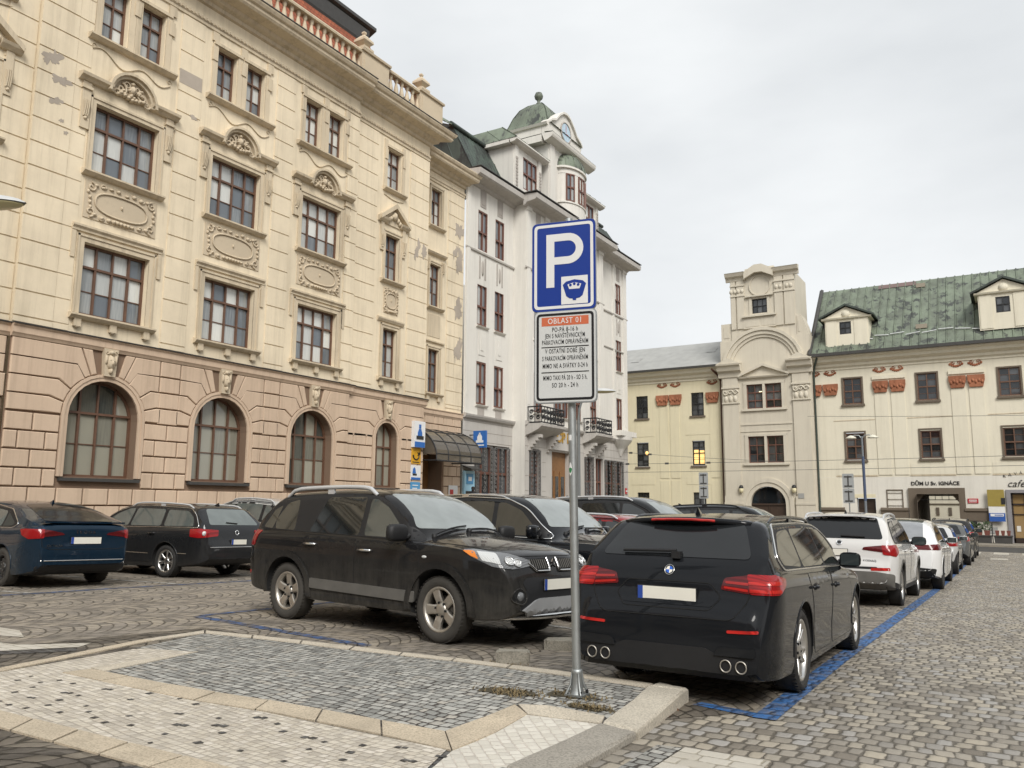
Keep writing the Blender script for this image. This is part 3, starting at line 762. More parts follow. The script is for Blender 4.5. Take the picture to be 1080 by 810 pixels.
 wall(walls_lo, TC, SE, S2, -.9, 6.0, [(30.0, 31.8, -.2, 3.95)], .9)
 walls_lo.box(SE - .02, SE, -.8, 6.0, -1.29, -.17, 0, TA)
 walls_lo.build('ground_floor_wall', M_rustj, B, norm=False)
 mb.build('wall', M_cream, B, norm=False)
 def patch(T, s, z, rs, rz, seed, d=.036):
  pm = MB()
  r = random.Random(seed); P = []
  ph = [r.uniform(0, 6) for _ in range(5)]
  for i in range(60):
   a = 2 * PI * i / 60; k = .75 + .22 * math.sin(2 * a + ph[0]) + .16 * math.sin(5 * a + ph[1]) + .10 * math.sin(9 * a + ph[2]) + .06 * math.sin(17 * a + ph[3]) + r.uniform(-.05, .05); P.append((s + rs * k * math.cos(a) + rz * .25 * math.sin(a), z + rz * k * math.sin(a)))
  pm.prism(P, d - .003, d + .004, T); pm.build('bare_plaster_patch', M_bare, B)
 patch(TA, 11.35, 13.75, .27, .32, 1); patch(TA, 11.65, 13.2, .28, .2, 4); patch(TA, 11.55, 12.55, .25, .12, 2); patch(TA, 11.75, 12.05, .07, .08, 3); patch(TA, 11.9, 11.75, .06, .09, 8)
 pm = MB(); pm.box(15.34, 16.19, 14.92, 15.4, .025, .036, 0, TA); pm.build('bare_plaster_patch', M_bare, B); patch(TA, 15.95, 13.95, .2, .08, 5, .034)
 patch(TB, 28.0, 12.85, .22, .5, 6); patch(TB, 28.5, 12.9, .2, .4, 9)
 patch(TC, 32.9, 15.4, .4, .55, 7, .03); patch(TC, 32.95, 13.8, .3, .85, 11, .03); patch(TC, 32.9, 11.3, .36, .7, 12, .03); patch(TC, 32.95, 9.2, .3, .9, 13, .03); patch(TC, 32.6, 14.2, .2, .5, 14, .035)
 rb = MB(); rows = [6.0 - .17]  # top edge
 H = .487; top = 5.80; zr = [top - H * k for k in range(0, 14)]
 def arch_r(R): return R + .22
 bays = [(c, 1.07, 4.95) for c in widex] + [(c, .71, 4.9) for c in nar]
 bays = sorted(bays)
 def rust(T, s0, s1, bs):
  for k in range(len(zr) - 1):
   zt, zb = zr[k] - .02, zr[k + 1] + .02
   if zt < -.6: break
   edges = [s0]; spans = []
   cur = s0; curf = None
   segs = []
   for (c, R, ztop) in bs:
    zs = ztop - R; Ro = R + .2
    def half(z, c=c, Ro=Ro, zs=zs): return Ro if z <= zs else (math.sqrt(max(0, Ro * Ro - (z - zs) ** 2)))
    if zt < 2.2 - .05 or zb > ztop + .22 and False: continue
    if zb < 2.16 and zt > 2.16: continue
    segs.append((c, R, ztop, half))
   if zt < 2.1: segs = []
   pts = [s0];
   spans = []; a = s0; af = lambda z: s0
   for (c, R, ztop, half) in segs:
    zs = ztop - R
    spans.append((af, (lambda z, c=c, half=half: c - half(z) - .02), c, -1)); af = (lambda z, c=c, half=half: c + half(z) + .02)
   spans.append((af, lambda z: s1, None, 0))
   for (fa, fb, _, _) in spans:
    zm = (zt + zb) / 2; A, Bx = fa(zm), fb(zm)
    L = Bx - A
    if L < .12: continue
    n = max(1, round(L / .78));
    cuts = [A + L * i / n for i in range(n + 1)]
    if n >= 2 and k % 2:
     sh = L / n / 2 * .9; cuts = [A] + [c_ - sh for c_ in cuts[1:]] + [Bx]
     if cuts[-1] - cuts[-2] < .2: cuts.pop(-2)
    for i in range(len(cuts) - 1):
     l, r_ = cuts[i] + .018, cuts[i + 1] - .018
     NN = 5; zz = [zb + (zt - zb) * j / NN for j in range(NN + 1)]
     left = [(fa(z) + .0 if i == 0 else l, z) for z in zz]; right = [(fb(z) if i == len(cuts) - 2 else r_, z) for z in zz]
     if any(q[0] - p[0] < .03 for p, q in zip(left, right)):
      left = [(min(p[0], q[0] - .03), p[1]) for p, q in zip(left, right)]
     rb.prism(right + left[::-1], -.01, .065, T, inset=.022)
 def fan(T, c, R, ztop, wl, wr):
  zs = ztop - R; Ro = R + .20; R2 = R + .62
  Hs = [z for z in zr if z > zs + .15 and z <= top + .001][::-1]      # course lines above spring
  for sx, W in ((-1, wl), (1, wr)):
   prev = (0.0, zs, None)
   lines = [zs] + Hs
   ang = []
   for z in lines[1:]:
    t = (z - zs) / R2
    ang.append(math.asin(min(1, t)) if t < .88 else None)
   a_prev = 0.0; z_prev = lines[0]
   for z, a in zip(lines[1:], ang):
    if a is None: break
    arc = [(c + sx * Ro * math.cos(a_prev + (a - a_prev) * j / 4), zs + Ro * math.sin(a_prev + (a - a_prev) * j / 4)) for j in range(5)]
    o1 = (c + sx * R2 * math.cos(a), z - .018); o0 = (c + sx * R2 * math.cos(a_prev), z_prev + .018)
    arc[0] = (arc[0][0], arc[0][1] + .018); arc[-1] = (arc[-1][0], arc[-1][1] - .018)
    we = max(W, abs(o0[0] - c) + .08, abs(o1[0] - c) + .08)
    poly = arc + [o1, (c + sx * we, z - .018), (c + sx * we, z_prev + .018), o0]
    if sx < 0: poly = poly[::-1]
    rb.prism(poly, -.01, .065, T, inset=.022)
    a_prev, z_prev = a, z
   a_end = PI / 2 - .26
   n = 2 if R > .9 else 1
   for i in range(n):
    a0 = a_prev + (a_end - a_prev) * i / n; a1 = a_prev + (a_end - a_prev) * (i + 1) / n
    zt = top - .02
    def outp(a):
     k = (zt - zs) / math.sin(a); return (c + sx * k * math.cos(a), zt)
    p0 = outp(a0); p1 = outp(a1)
    arc = [(c + sx * Ro * math.cos(a0 + .012 + (a1 - a0 - .024) * j / 3), zs + Ro * math.sin(a0 + .012 + (a1 - a0 - .024) * j / 3)) for j in range(4)]
    if i == 0:
     we = max(W, abs(p1[0] - c) + .12)
     poly = arc + [(p1[0] + sx * .018, zt), (c + sx * we, zt), (c + sx * we, z_prev + .018), (c + sx * R2 * math.cos(a_prev), z_prev + .018)]
    else:
     poly = arc + [(p1[0] + sx * .018, zt), (p0[0] - sx * .018, zt)]
    if sx < 0: poly = poly[::-1]
    rb.prism(poly, -.01, .065, T, inset=.022)
 def segment(T, s0, s1, bs):
  rust2(T, s0, s1, bs)
  for i, (c, R, ztop) in enumerate(bs):
   l = s0 if i == 0 else (bs[i - 1][0] + c) / 2; r_ = s1 if i == len(bs) - 1 else (bs[i + 1][0] + c) / 2
   fan(T, c, R, ztop, (c - l) - .018 - (.36 if i else .0), (r_ - c) - .018 - (.36 if i < len(bs) - 1 else 0))
  for i in range(len(bs) - 1):      # filler blocks between two fans
   m = (bs[i][0] + bs[i + 1][0]) / 2
   zs = bs[i][2] - bs[i][1]
   for k in range(len(zr) - 1):
    if zr[k + 1] > zs - .3: rb.prism([(m - .34, zr[k + 1] + .02), (m + .34, zr[k + 1] + .02), (m + .34, zr[k] - .02), (m - .34, zr[k] - .02)], -.01, .065, T, inset=.022)
 def rust2(T, s0, s1, bs):
  for k in range(len(zr) - 1):
   zt, zb = zr[k], zr[k + 1]
   zm = (zt + zb) / 2
   spans = []; a = s0
   for (c, R, ztop) in bs:
    zs = ztop - R
    if zm > zs + .02 and zm < 6: a = None; break
    if zm < 2.1: continue
    spans.append((a, c - R - .2)); a = c + R + .2
   if a is None: continue
   spans.append((a, s1))
   for A, E in spans:
    L = E - A
    if L < .1: continue
    n = max(1, round(L / .74)); cuts = [A + L * i / n for i in range(n + 1)]
    if k % 2 and n > 1: w_ = L / n; cuts = [A] + [A + w_ * (i + .5) for i in range(n)] + [E]
    for l, r_ in zip(cuts[:-1], cuts[1:]):
     zt2 = min(zt, 99)
     rb.prism([(l + .018, zb + .02), (r_ - .018, zb + .02), (r_ - .018, zt2 - .02), (l + .018, zt2 - .02)], -.01, .065, T, inset=.022)
 segment(TGB, -7.9, SB0 - .02, [b for b in bays if b[0] < SB0])
 segment(TG, SB0 + .02, SB1 - .02, [b for b in bays if SB0 < b[0] < SB1])
 segment(TGB, SB1 + .02, SE - .02, [b for b in bays if b[0] > SB1])
 for k in range(len(zr) - 1):       # blocks round the side entrance
  zt, zb = zr[k] - .02, zr[k + 1] + .02
  if zt < -.5: break
  for A, E in (((28.82, 29.9), (31.9, 33.33)) if zt < 4.1 else ((28.82, 33.33),)):
   L = E - A; n = max(1, round(L / .8)); cuts = [A + L * i / n for i in range(n + 1)]
   if k % 2 and n > 1: cuts = [A] + [A + L / n * (i + .5) for i in range(n)] + [E]
   for l, r_ in zip(cuts[:-1], cuts[1:]): rb.prism([(l + .018, zb), (r_ - .018, zb), (r_ - .018, zt), (l + .018, zt)], -.01, .05, TC, inset=.02)
 rb.build('rusticated_block', M_rust, B)['kind'] = 'stuff'
 for (c, R, ztop) in bays:
  sr = MB()
  T = TG if SB0 < c < SB1 else TGB; zs = ztop - R; N = 14
  for r0, r1, d in ((R - .005, R + .1, .05), (R + .1, R + .185, .075)):
   P = [(c - r1, 2.2)] + [(c - r1 * math.cos(PI * k / N), zs + r1 * math.sin(PI * k / N)) for k in range(N + 1)] + [(c + r1, 2.2)]
   Q = [(c - r0, 2.2)] + [(c - r0 * math.cos(PI * k / N), zs + r0 * math.sin(PI * k / N)) for k in range(N + 1)] + [(c + r0, 2.2)]
   for k in range(len(P) - 1): sr.prism([P[k], P[k + 1], Q[k + 1], Q[k]], -.01, d, T)
  sr.build('arch_moulding', M_rust, B)
 for (c, R, ztop) in bays: ms = MB(); mask(ms, TG if SB0 < c < SB1 else TGB, c, ztop + .53, .44, .8); ms.build('keystone_mask', M_relief, B)
 ms = MB(); mask(ms, TC, 29.7, 5.35, .35, .6); ms.build('keystone_mask', M_relief, B)
 bl = MB(); P = [(-.02, 5.80), (.06, 5.80), (.09, 5.86), (.12, 5.90), (.12, 6.06), (.16, 6.10), (.16, 6.13), (-.02, 6.16)]
 bl.prof(P, S0, SB0, TGB, 0, 0, 0); bl.prof(P, SB0 - .01, SB1 + .01, TG, 0, 0, 1); bl.prof(P, SB1 + .13, SE, TGB, 0, 0, 1); bl.prof([(d, z - .12) for d, z in P], SE + .01, S2, TC)
 bl.build('belt_course', M_rust, B)
 ld = MB()
 for a, b, T in ((S0, SB0, TGB), (SB0 - .02, SB1 + .17, TG), (SB1 + .18, SE + .16, TGB)): ld.box(a, b, 6.135, 6.16, 0, .20, 0, T)
 for (c, R, ztop) in bays: ld.box(c - R - .12, c + R + .12, 2.08, 2.17, -.3, .14, 0, TG if SB0 < c < SB1 else TGB)
 ld.build('lead_ledge', M_ledge, B)
 tr = None
 def sill(T, s0, s1, z, br=3, d=.2):
  tr.prof([(0, z - .16), (d * .5, z - .14), (d * .8, z - .09), (d, z - .06), (d, z - .01), (0, z + .02)], s0, s1, T)
  for k in range(br):
   s = s0 + .25 + (s1 - s0 - .5) * k / max(1, br - 1)
   tr.box(s - .1, s + .1, z - .36, z - .14, 0, .1, 0, T); blob(tr, T, s, z - .36, .07, .06, .04, .06)
 def frame(T, s0, s1, z0, z1, w=.2, d=.035):
  for a, b, c_, e in ((s0 - w, s0, z0, z1 + w), (s1, s1 + w, z0, z1 + w), (s0, s1, z1, z1 + w)): tr.box(a, b, c_, e, -.01, d, 0, T)
  for a, b, c_, e in ((s0 - w, s0 - w + .05, z0, z1 + w), (s1 + w - .05, s1 + w, z0, z1 + w), (s0 - w, s1 + w, z1 + w - .06, z1 + w)): tr.box(a, b, c_, e, d - .002, d + .03, 0, T)
 rel = []
 for c in wide + [1.2, 5.3]:
  T = TA if c in wide else TB; tr = MB()
  frame(T, c - 1.03, c + 1.03, 6.75, 8.82); sill(T, c - 1.32, c + 1.32, 6.72)
  tr.prof([(0, 9.08), (.06, 9.1), (.06, 9.16), (.12, 9.22), (.12, 9.28), (0, 9.3)], c - 1.42, c + 1.42, T)
  for s in (c - 1.36, c + 1.36): tr.box(s - .06, s + .06, 8.3, 9.08, 0, .05, 0, T)
  tr.build('window_surround', M_trim, B); tr = MB(); sill(T, c - 1.3, c + 1.3, 10.92, 0)
  frame(T, c - 1.03, c + 1.03, 10.95, 13.0, .18)
  for s in (c - 1.36, c + 1.36):
   tr.box(s - .13, s + .13, 12.1, 13.5, 0, .07, 0, T); console(tr, T, s, 12.95)
   tr.box(s - .16, s + .16, 13.28, 13.36, 0, .12, 0, T)
  HP = [(.0, 13.5), (.10, 13.52), (.16, 13.58), (.24, 13.62), (.26, 13.70), (.0, 13.74)]
  Ra = .68
  tr.prof(HP, c - 1.62, c - Ra + .02, T); tr.prof(HP, c + Ra - .02, c + 1.62, T)
  N = 12
  for k in range(N):
   a0, a1 = PI * k / N, PI * (k + 1) / N
   for (r0, r1, d) in ((Ra - .05, Ra + .04, .16), (Ra + .04, Ra + .12, .25)):
    q = [(c - r0 * math.cos(a0), 13.52 + r0 * math.sin(a0)), (c - r1 * math.cos(a0), 13.52 + r1 * math.sin(a0)), (c - r1 * math.cos(a1), 13.52 + r1 * math.sin(a1)), (c - r0 * math.cos(a1), 13.52 + r0 * math.sin(a1))]
    tr.prism(q, 0, d, T)
  tr.build('window_surround', M_trim, B); tr = MB()
  sill(T, c - 1.45, c + 1.42, 15.02, 0, .22)
  for a, b in ((c - 1.05, c - .25), (c + .2, c + 1.0)):
   tr.box(a - .22, a - .02, 15.05, 16.95, 0, .04, 0, T); tr.box(b + .02, b + .22, 15.05, 16.95, 0, .04, 0, T)
   tr.box(a - .2, b + .2, 16.88, 16.98, 0, .08, 0, T)
  for s in (c - 1.2, c, c + 1.2):
   tr.box(s - .1, s + .1, 16.3, 16.75, 0, .075, 0, T); tr.box(s - .13, s + .13, 16.98, 17.3, 0, .06, 0, T)
  P = [T(c - 1.3 + 2.6 * k / 24, 14.62 + .14 * math.sin(k / 24 * 4 * PI) * (1 if k % 24 else 1) - .1 * math.sin(PI * k / 24), .02) for k in range(25)]
  tr.tube(P, .022, n=5)
  for s in (c - 1.25, c + 1.25): scroll(tr, T, (s, 14.72), .09, 1.1, 0, 1, .02, .02)
  tr.build('window_surround', M_trim, B)
 for c in nar:
  T = TB; tr = MB()
  frame(T, c - .46, c + .46, 6.8, 8.88, .18); sill(T, c - .78, c + .78, 6.76, 2)
  tr.prof([(0, 9.12), (.06, 9.14), (.12, 9.24), (.12, 9.3), (0, 9.32)], c - .85, c + .85, T)
  tr.build('window_surround', M_trim, B); tr = MB(); sill(T, c - .75, c + .75, 10.97, 0); frame(T, c - .46, c + .46, 11.0, 13.0, .16)
  for s in (c - .72, c + .72): tr.box(s - .1, s + .1, 12.2, 13.45, 0, .07, 0, T); console(tr, T, s, 12.9, .15)
  HP = [(.0, 13.42), (.10, 13.44), (.2, 13.54), (.24, 13.62), (.0, 13.66)]
  tr.prof(HP, c - 1.0, c - .42, T); tr.prof(HP, c + .42, c + 1.0, T)
  for sx in (-1, 1):
   q = [(c + sx * .98, 13.5), (c + sx * .98, 13.68), (c, 14.42), (c, 14.2)]
   tr.prism(q, 0, .24, T)
  tr.prism([(c - .85, 13.42), (c + .85, 13.42), (c, 14.2)], -.01, .05, T)
  for k in range(7): blob(tr, T, c - .36 + .12 * k, 13.62 + .1 * (3 - abs(k - 3)), .1, .13, .06, .12)
  blob(tr, T, c, 13.85, .16, .22, .06, .18)
  tr.build('window_surround', M_trim, B); tr = MB(); sill(T, c - .75, c + .75, 15.02, 0, .2)
  for a in (c - .6, c + .6): tr.box(a - .1, a + .1, 15.05, 17.2, 0, .045, 0, T); tr.box(a - .09, a + .09, 16.3, 16.75, 0, .08, 0, T)
  tr.box(c - .55, c + .55, 16.9, 17.0, 0, .08, 0, T)
  P = [T(c - .65 + 1.3 * k / 12, 14.72 - .1 * math.sin(PI * k / 12), .02) for k in range(13)]; tr.tube(P, .022, n=5)
  tr.build('window_surround', M_trim, B)
 T = TC; c = c5; tr = MB()
 frame(T, c - .42, c + .42, 6.8, 8.9, .15); sill(T, c - .7, c + .7, 6.76, 2)
 frame(T, c - .42, c + .42, 11.0, 13.1, .15); sill(T, c - .65, c + .65, 10.97, 0)
 tr.prof([(0, 13.5), (.15, 13.58), (.2, 13.66), (0, 13.7)], c - .8, c + .8, T); tr.prof([(0, 9.2), (.1, 9.24), (.1, 9.3), (0, 9.32)], c - .8, c + .8, T)
 for s in (c - .6, c + .6): console(tr, T, s, 13.35, .14)
 frame(T, c - .42, c + .42, 15.05, 16.95, .15); sill(T, c - .65, c + .65, 15.02, 0)
 tr.box(c - .5, c + .5, 9.5, 10.6, 0, .02, 0, T)
 tr.build('window_surround', M_trim, B)
 cn = MB()
 band = [(0, 17.32), (.05, 17.34), (.05, 17.44), (.09, 17.48), (.09, 17.58), (0, 17.6)]
 CP = [(0, 18.05), (.10, 18.08), (.12, 18.2), (.28, 18.26), (.34, 18.36), (.72, 18.42), (.78, 18.5), (.78, 18.6), (.86, 18.64), (.92, 18.74), (.92, 18.8), (0, 18.86)]
 for a, b, T, e1 in ((S0, SB0, TB, 0), (SB0, SB1, TA, 0), (SB1 + .01, SE, TB, 1)):
  cn.prof(band, a, b, T); cn.prof(CP, a, b, T, 0, 0, e1)
 for k in range(int((SE - S0) / .16)):
  s = S0 + .16 * k; T = TA if SB0 < s < SB1 else TB
  cn.box(s, s + .08, 17.49, 17.57, .08, .115, 0, T)
 CP2 = [(d * .85, z - .28) for d, z in CP]
 cn.prof([(d, z - .05) for d, z in band], SE + .01, S2, TC); cn.prof(CP2, SE + .01, S2 + .02, TC, 0, 0, .6)
 cn.box(SE - .02, SE, 18.05, 18.9, -1.3, -.14, 0, TA)
 cn.build('cornice', M_trim, B)
 lc = MB()
 for a, b, T in ((S0, SB0, TB), (SB0, SB1, TA), (SB1 + .01, SE + .9, TB)): lc.box(a, b, 18.8, 18.83, .3, .95, 0, T)
 lc.build('cornice_flashing', M_ledge, B)
 bs = MB(); ped = MB()
 ped_parts = []; XB = -21.75; TBal = TX(XB)
 peds = [-4.0, 4.0, 11.4, 17.9, 24.3, 28.2]
 for s in peds:
  ped = MB(); w = .62 if s < 24 else (.85 if s > 24.5 else .85)
  ped.box(s - w, s + w, 18.8, 20.08, -.3, .12, 0, TBal); ped.box(s - w + .12, s + w - .12, 18.98, 19.9, .1, .15, 0, TBal)
  ped.prof([(-.36, 20.08), (.2, 20.08), (.22, 20.16), (.16, 20.22), (-.34, 20.22)], s - w - .06, s + w + .06, TBal)
  if s < 0: continue
  c_ = TBal(s - (.55 if s in (24.3, 28.2) else 0), 20.2, -.1)
  ped.box(c_[1] - .3, c_[1] + .3, 20.2, 20.3, -.4, .2, 0, TBal)
  ped.lathe([(.30, 0), (.18, .08), (.2, .14), (.42, .3), (.40, .40), (.14, .62), (.06, .66), (.11, .74), (.1, .8), (0, .86)], (c_[0], c_[1], 20.28), 4, ph=PI / 4, sm=False)
  ped.build('pedestal', M_relief, B)
 for a, b in zip(peds[:-1], peds[1:]):
  a2, b2 = a + .62, b - .62
  if a2 < 0: a2 = max(a2, .0)
  bs.box(a2, b2, 18.82, 19.02, -.22, .06, 0, TBal); bs.prof([(-.26, 19.98), (.10, 19.98), (.12, 20.06), (.08, 20.12), (-.24, 20.12)], a2, b2, TBal)
  n = int((b2 - a2) / .34)
  for k in range(n):
   s = a2 + (b2 - a2) * (k + .5) / n; p = TBal(s, 19.02, -.08)
   bs.lathe([(.09, 0), (.09, .08), (.05, .12), (.115, .33), (.10, .45), (.055, .70), (.05, .76), (.09, .82), (.09, .96)], p, 8)
 bs.build('balustrade', M_trim, B)
 rf = MB(); b0, b1 = S0, 27.3
 rf.add([(-23.0, b0, 18.9), (-23.0, b1, 18.9), (-24.3, b1 - .9, 23.3), (-24.3, b0, 23.3)], [[0, 1, 2, 3]])
 rf.add([(-23.0, b1, 18.9), (-33, b1, 18.9), (-32, b1 - .9, 23.3), (-24.3, b1 - .9, 23.3)], [[0, 1, 2, 3]])
 rf.add([(-24.3, b0, 23.3), (-24.3, b1 - .9, 23.3), (-29, b1 - 4, 26.2), (-29, b0, 26.2)], [[0, 1, 2, 3]])
 rf.add([(-24.3, b1 - .9, 23.3), (-32, b1 - .9, 23.3), (-29, b1 - 4, 26.2)], [[0, 1, 2]])
 rf.add([(-23.3, SE, 18.5), (-23.3, S2, 18.5), (-29, S2, 24.5), (-29, SE - 3, 24.5)], [[0, 1, 2, 3]])
 rf.tube([(-23.2, b1, 19.0), (-24.35, b1 - .9, 23.3)], .1, n=6)
 roof = rf.build('roof', M_tile, B)
 gt = MB(); gt.prof([(0, 23.15), (.45, 23.35), (.45, 23.5), (.3, 23.62), (-.3, 23.7), (-.3, 23.2)], b0, b1 - .55, TX(-24.3))
 gt.prof([(0, 22.3), (.14, 22.6), (.2, 23.2), (0, 23.2)], b0, b1 - .9, TX(-24.15))
 gt.build('upper_gutter', M_ledge, roof)
 w4 = win_mesh
 A4 = ((2.06, 2.07, 4, (.68,), M_brown, M_pane), LA, dict(mun=((.34, (0, 1, 2, 3)),)))
 wins(A4, [(c - 1.03, 6.75) for c in wide] + [(c - 1.03, 10.93) for c in wide], B, TA, -.28)
 wins(A4, [(c - 1.03, z) for c in (1.2, 5.3) for z in (6.75, 10.93)], B, TB, -.26)
 A2 = ((.8, 1.78, 2, (.68,), M_brown, M_pane), LA, dict(mun=((.34, (0, 1)),), bar=.045))
 wins(A2, [(s, 15.08) for c in wide for s in (c - 1.05, c + .2)], B, TA, -.28)
 AN = ((.92, 2.08, 2, (.68,), M_brown, M_pane), LA, dict(mun=((.34, (0, 1)),), bar=.045))
 wins(AN, [(c - .46, z) for c in (26.3, 9.6) for z in (6.8, 10.95)], B, TB, -.26)
 AN2 = ((.92, 1.81, 2, (.68,), M_brown, M_pane), LA, dict(mun=((.34, (0, 1)),), bar=.045))
 wins(AN2, [(c - .46, 15.05) for c in nar], B, TB, -.26)
 A5 = ((.84, 2.1, 2, (.68,), M_brown, M_pane), LA, dict(mun=((.34, (0, 1)),), bar=.045))
 wins(A5, [(c5 - .42, z) for z in (6.8, 11.0)], B, TC, -.22)
 A5b = ((.84, 1.9, 2, (.68,), M_brown, M_pane), LA, dict(mun=((.34, (0, 1)),), bar=.045))
 wins(A5b, [(c5 - .42, 15.05)], B, TC, -.22)
 AA = ((2.14, 2.75, 4, (.66,), M_brown, M_pane2), LA, dict(arch=True, mun=((.34, (0, 1, 2, 3)),)))
 wins(AA, [(c - 1.07, 2.2) for c in wide], B, TG, -.42)
 wins(AA, [(c - 1.07, 2.2) for c in (1.2, 5.3)], B, TGB, -.42)
 AB = ((1.42, 2.68, 3, (.62,), M_brown, M_pane2), LA, dict(arch=True, mun=((.34, (0, 1, 2)),)))
 wins(AB, [(c - .71, 2.22) for c in (26.3, 9.6)], B, TGB, -.40)
 p0 = panel_relief(LA, 2.3, 1.12, B); p0.location = TA(wide[0], 10.1, .012)
 for c in wide[1:]: wput(p0, B, TA(c, 10.1, .012))
 for c in (1.2, 5.3): wput(p0, B, TB(c, 10.1, .012))
 p1 = panel_relief(LA, .95, 1.1, B); p1.location = TB(26.3, 10.1, .012); wput(p1, B, TB(9.6, 10.1, .012))
 l0 = lunette_relief(LA, .62, B); l0.location = TA(wide[0], 13.55, .03)
 for c in wide[1:]: wput(l0, B, TA(c, 13.55, .03))
 for c in (1.2, 5.3): wput(l0, B, TB(c, 13.55, .03))
 dr = MB(); dr.box(30.02, 31.78, -.2, 3.9, -.85, -.8, 0, TC); dr.box(30.1, 30.16, .0, 3.7, -.8, -.74, 0, TC)
 dr.build('entrance_door', M_wood, B)
 cp = empty('entrance_canopy');
 tag(cp, 'arched smoked-glass canopy on dark ribs over the side entrance of the cream building', 'canopy')
 fr = MB(); gl = MB()
 sA, sB = 28.95, 32.55; X0 = -22.2
 def shell(s, t):
  a = t * PI / 2
  return (-23.25 + 1.75 * math.sin(a), s, 3.75 + 1.25 * math.cos(a) ** 1.15)
 ss = [sA + (sB - sA) * k / 4 for k in range(5)]
 for s in ss: fr.tube([shell(s, t / 8) for t in range(9)] + [(-21.5, s, 3.45)], .035, n=5)
 for t in (0, .33, .66, 1): fr.tube([shell(s, t) for s in ss], .028, n=5)
 fr.tube([(-21.5, s, 3.45) for s in ss], .04, n=5)
 fr.tube([(-23.25, sA, 3.5), (-21.5, sA, 3.45)], .035, n=5); fr.tube([(-23.25, sB, 3.5), (-21.5, sB, 3.45)], .035, n=5)
 fr.build('canopy_frame', M_iron, cp)
 for i in range(4):
  for j in range(8): gl.quad(shell(ss[i], j / 8), shell(ss[i + 1], j / 8), shell(ss[i + 1], (j + 1) / 8), shell(ss[i], (j + 1) / 8))
 for s in (sA, sB): gl.add([(-23.25, s, 3.75)] + [shell(s, t / 8) for t in range(9)], [[0, i + 1, i + 2] for i in range(8)])
 for i in range(4): gl.quad(shell(ss[i], 1), shell(ss[i + 1], 1), (-21.5, ss[i + 1], 3.45), (-21.5, ss[i], 3.45))
 t = NT('smoked_glass'); t.base((.11, .095, .075, 1)); t.set(Roughness=.12, Transmission_Weight=.0, Alpha=.86)
 gl.build('glass', t.mat, cp, norm=False)
 return B
cream_building()
def grille(mb, T, s0, s1, z0, z1, seed=0):
 """ornamental iron: foliage bands over a frame"""
 r = random.Random(seed)
 def th(a, b, c, d): mb.box(a, b, c, d, .06, .09, 0, T)
 th(s0, s0 + .05, z0, z1); th(s1 - .05, s1, z0, z1); th(s0, s1, z1 - .06, z1); th(s0, s1, z0, z0 + .05)
 n = int((z1 - z0) / .22)
 for k in range(n):
  z = z0 + (z1 - z0) * (k + .5) / n
  for s, w in ((s0 + .14, .09), (s1 - .14, .09), ((s0 + s1) / 2, .1)):
   scroll(mb, T, (s + r.uniform(-.02, .02), z), w, 1.3, r.uniform(0, 6), r.choice((-1, 1)), .022, .09)
 for s in (s0 + .3, s1 - .3): mb.tube([T(s, z0, .08), T(s, z1, .08)], .012, n=4)
def balcony(mb, T, s0, s1, z, d=1.0):
 """iron balcony rail"""
 h = .92
 for zz in (z + .06, z + h): mb.tube([T(s0, zz, .05), T(s0, zz, d), T(s1, zz, d), T(s1, zz, .05)], .04, n=4, sm=False)
 def seg(a, b):
  L = (Vector(b) - Vector(a)).length; n = max(2, int(L / .32)); a = Vector(a); b = Vector(b)
  u = (b - a) / L
  for k in range(n + 1):
   p = a + (b - a) * k / n; mb.tube([p, p + Vector((0, 0, h - .06))], .026, n=4)
   if k < n:
    c = a + (b - a) * (k + .5) / n
    for zc, rr in ((.26, .13), (.58, .13)):
     P = [c + u * (rr * (1 - .8 * i / 14) * math.cos(i * .62 + k)) + Vector((0, 0, zc + rr * (1 - .8 * i / 14) * math.sin(i * .62 + k))) for i in range(15)]
     mb.tube(P, .036, n=4)
 zz = z + .06
 seg(T(s0, zz, .1), T(s0, zz, d)); seg(T(s0, zz, d), T(s1, zz, d)); seg(T(s1, zz, d), T(s1, zz, .1))
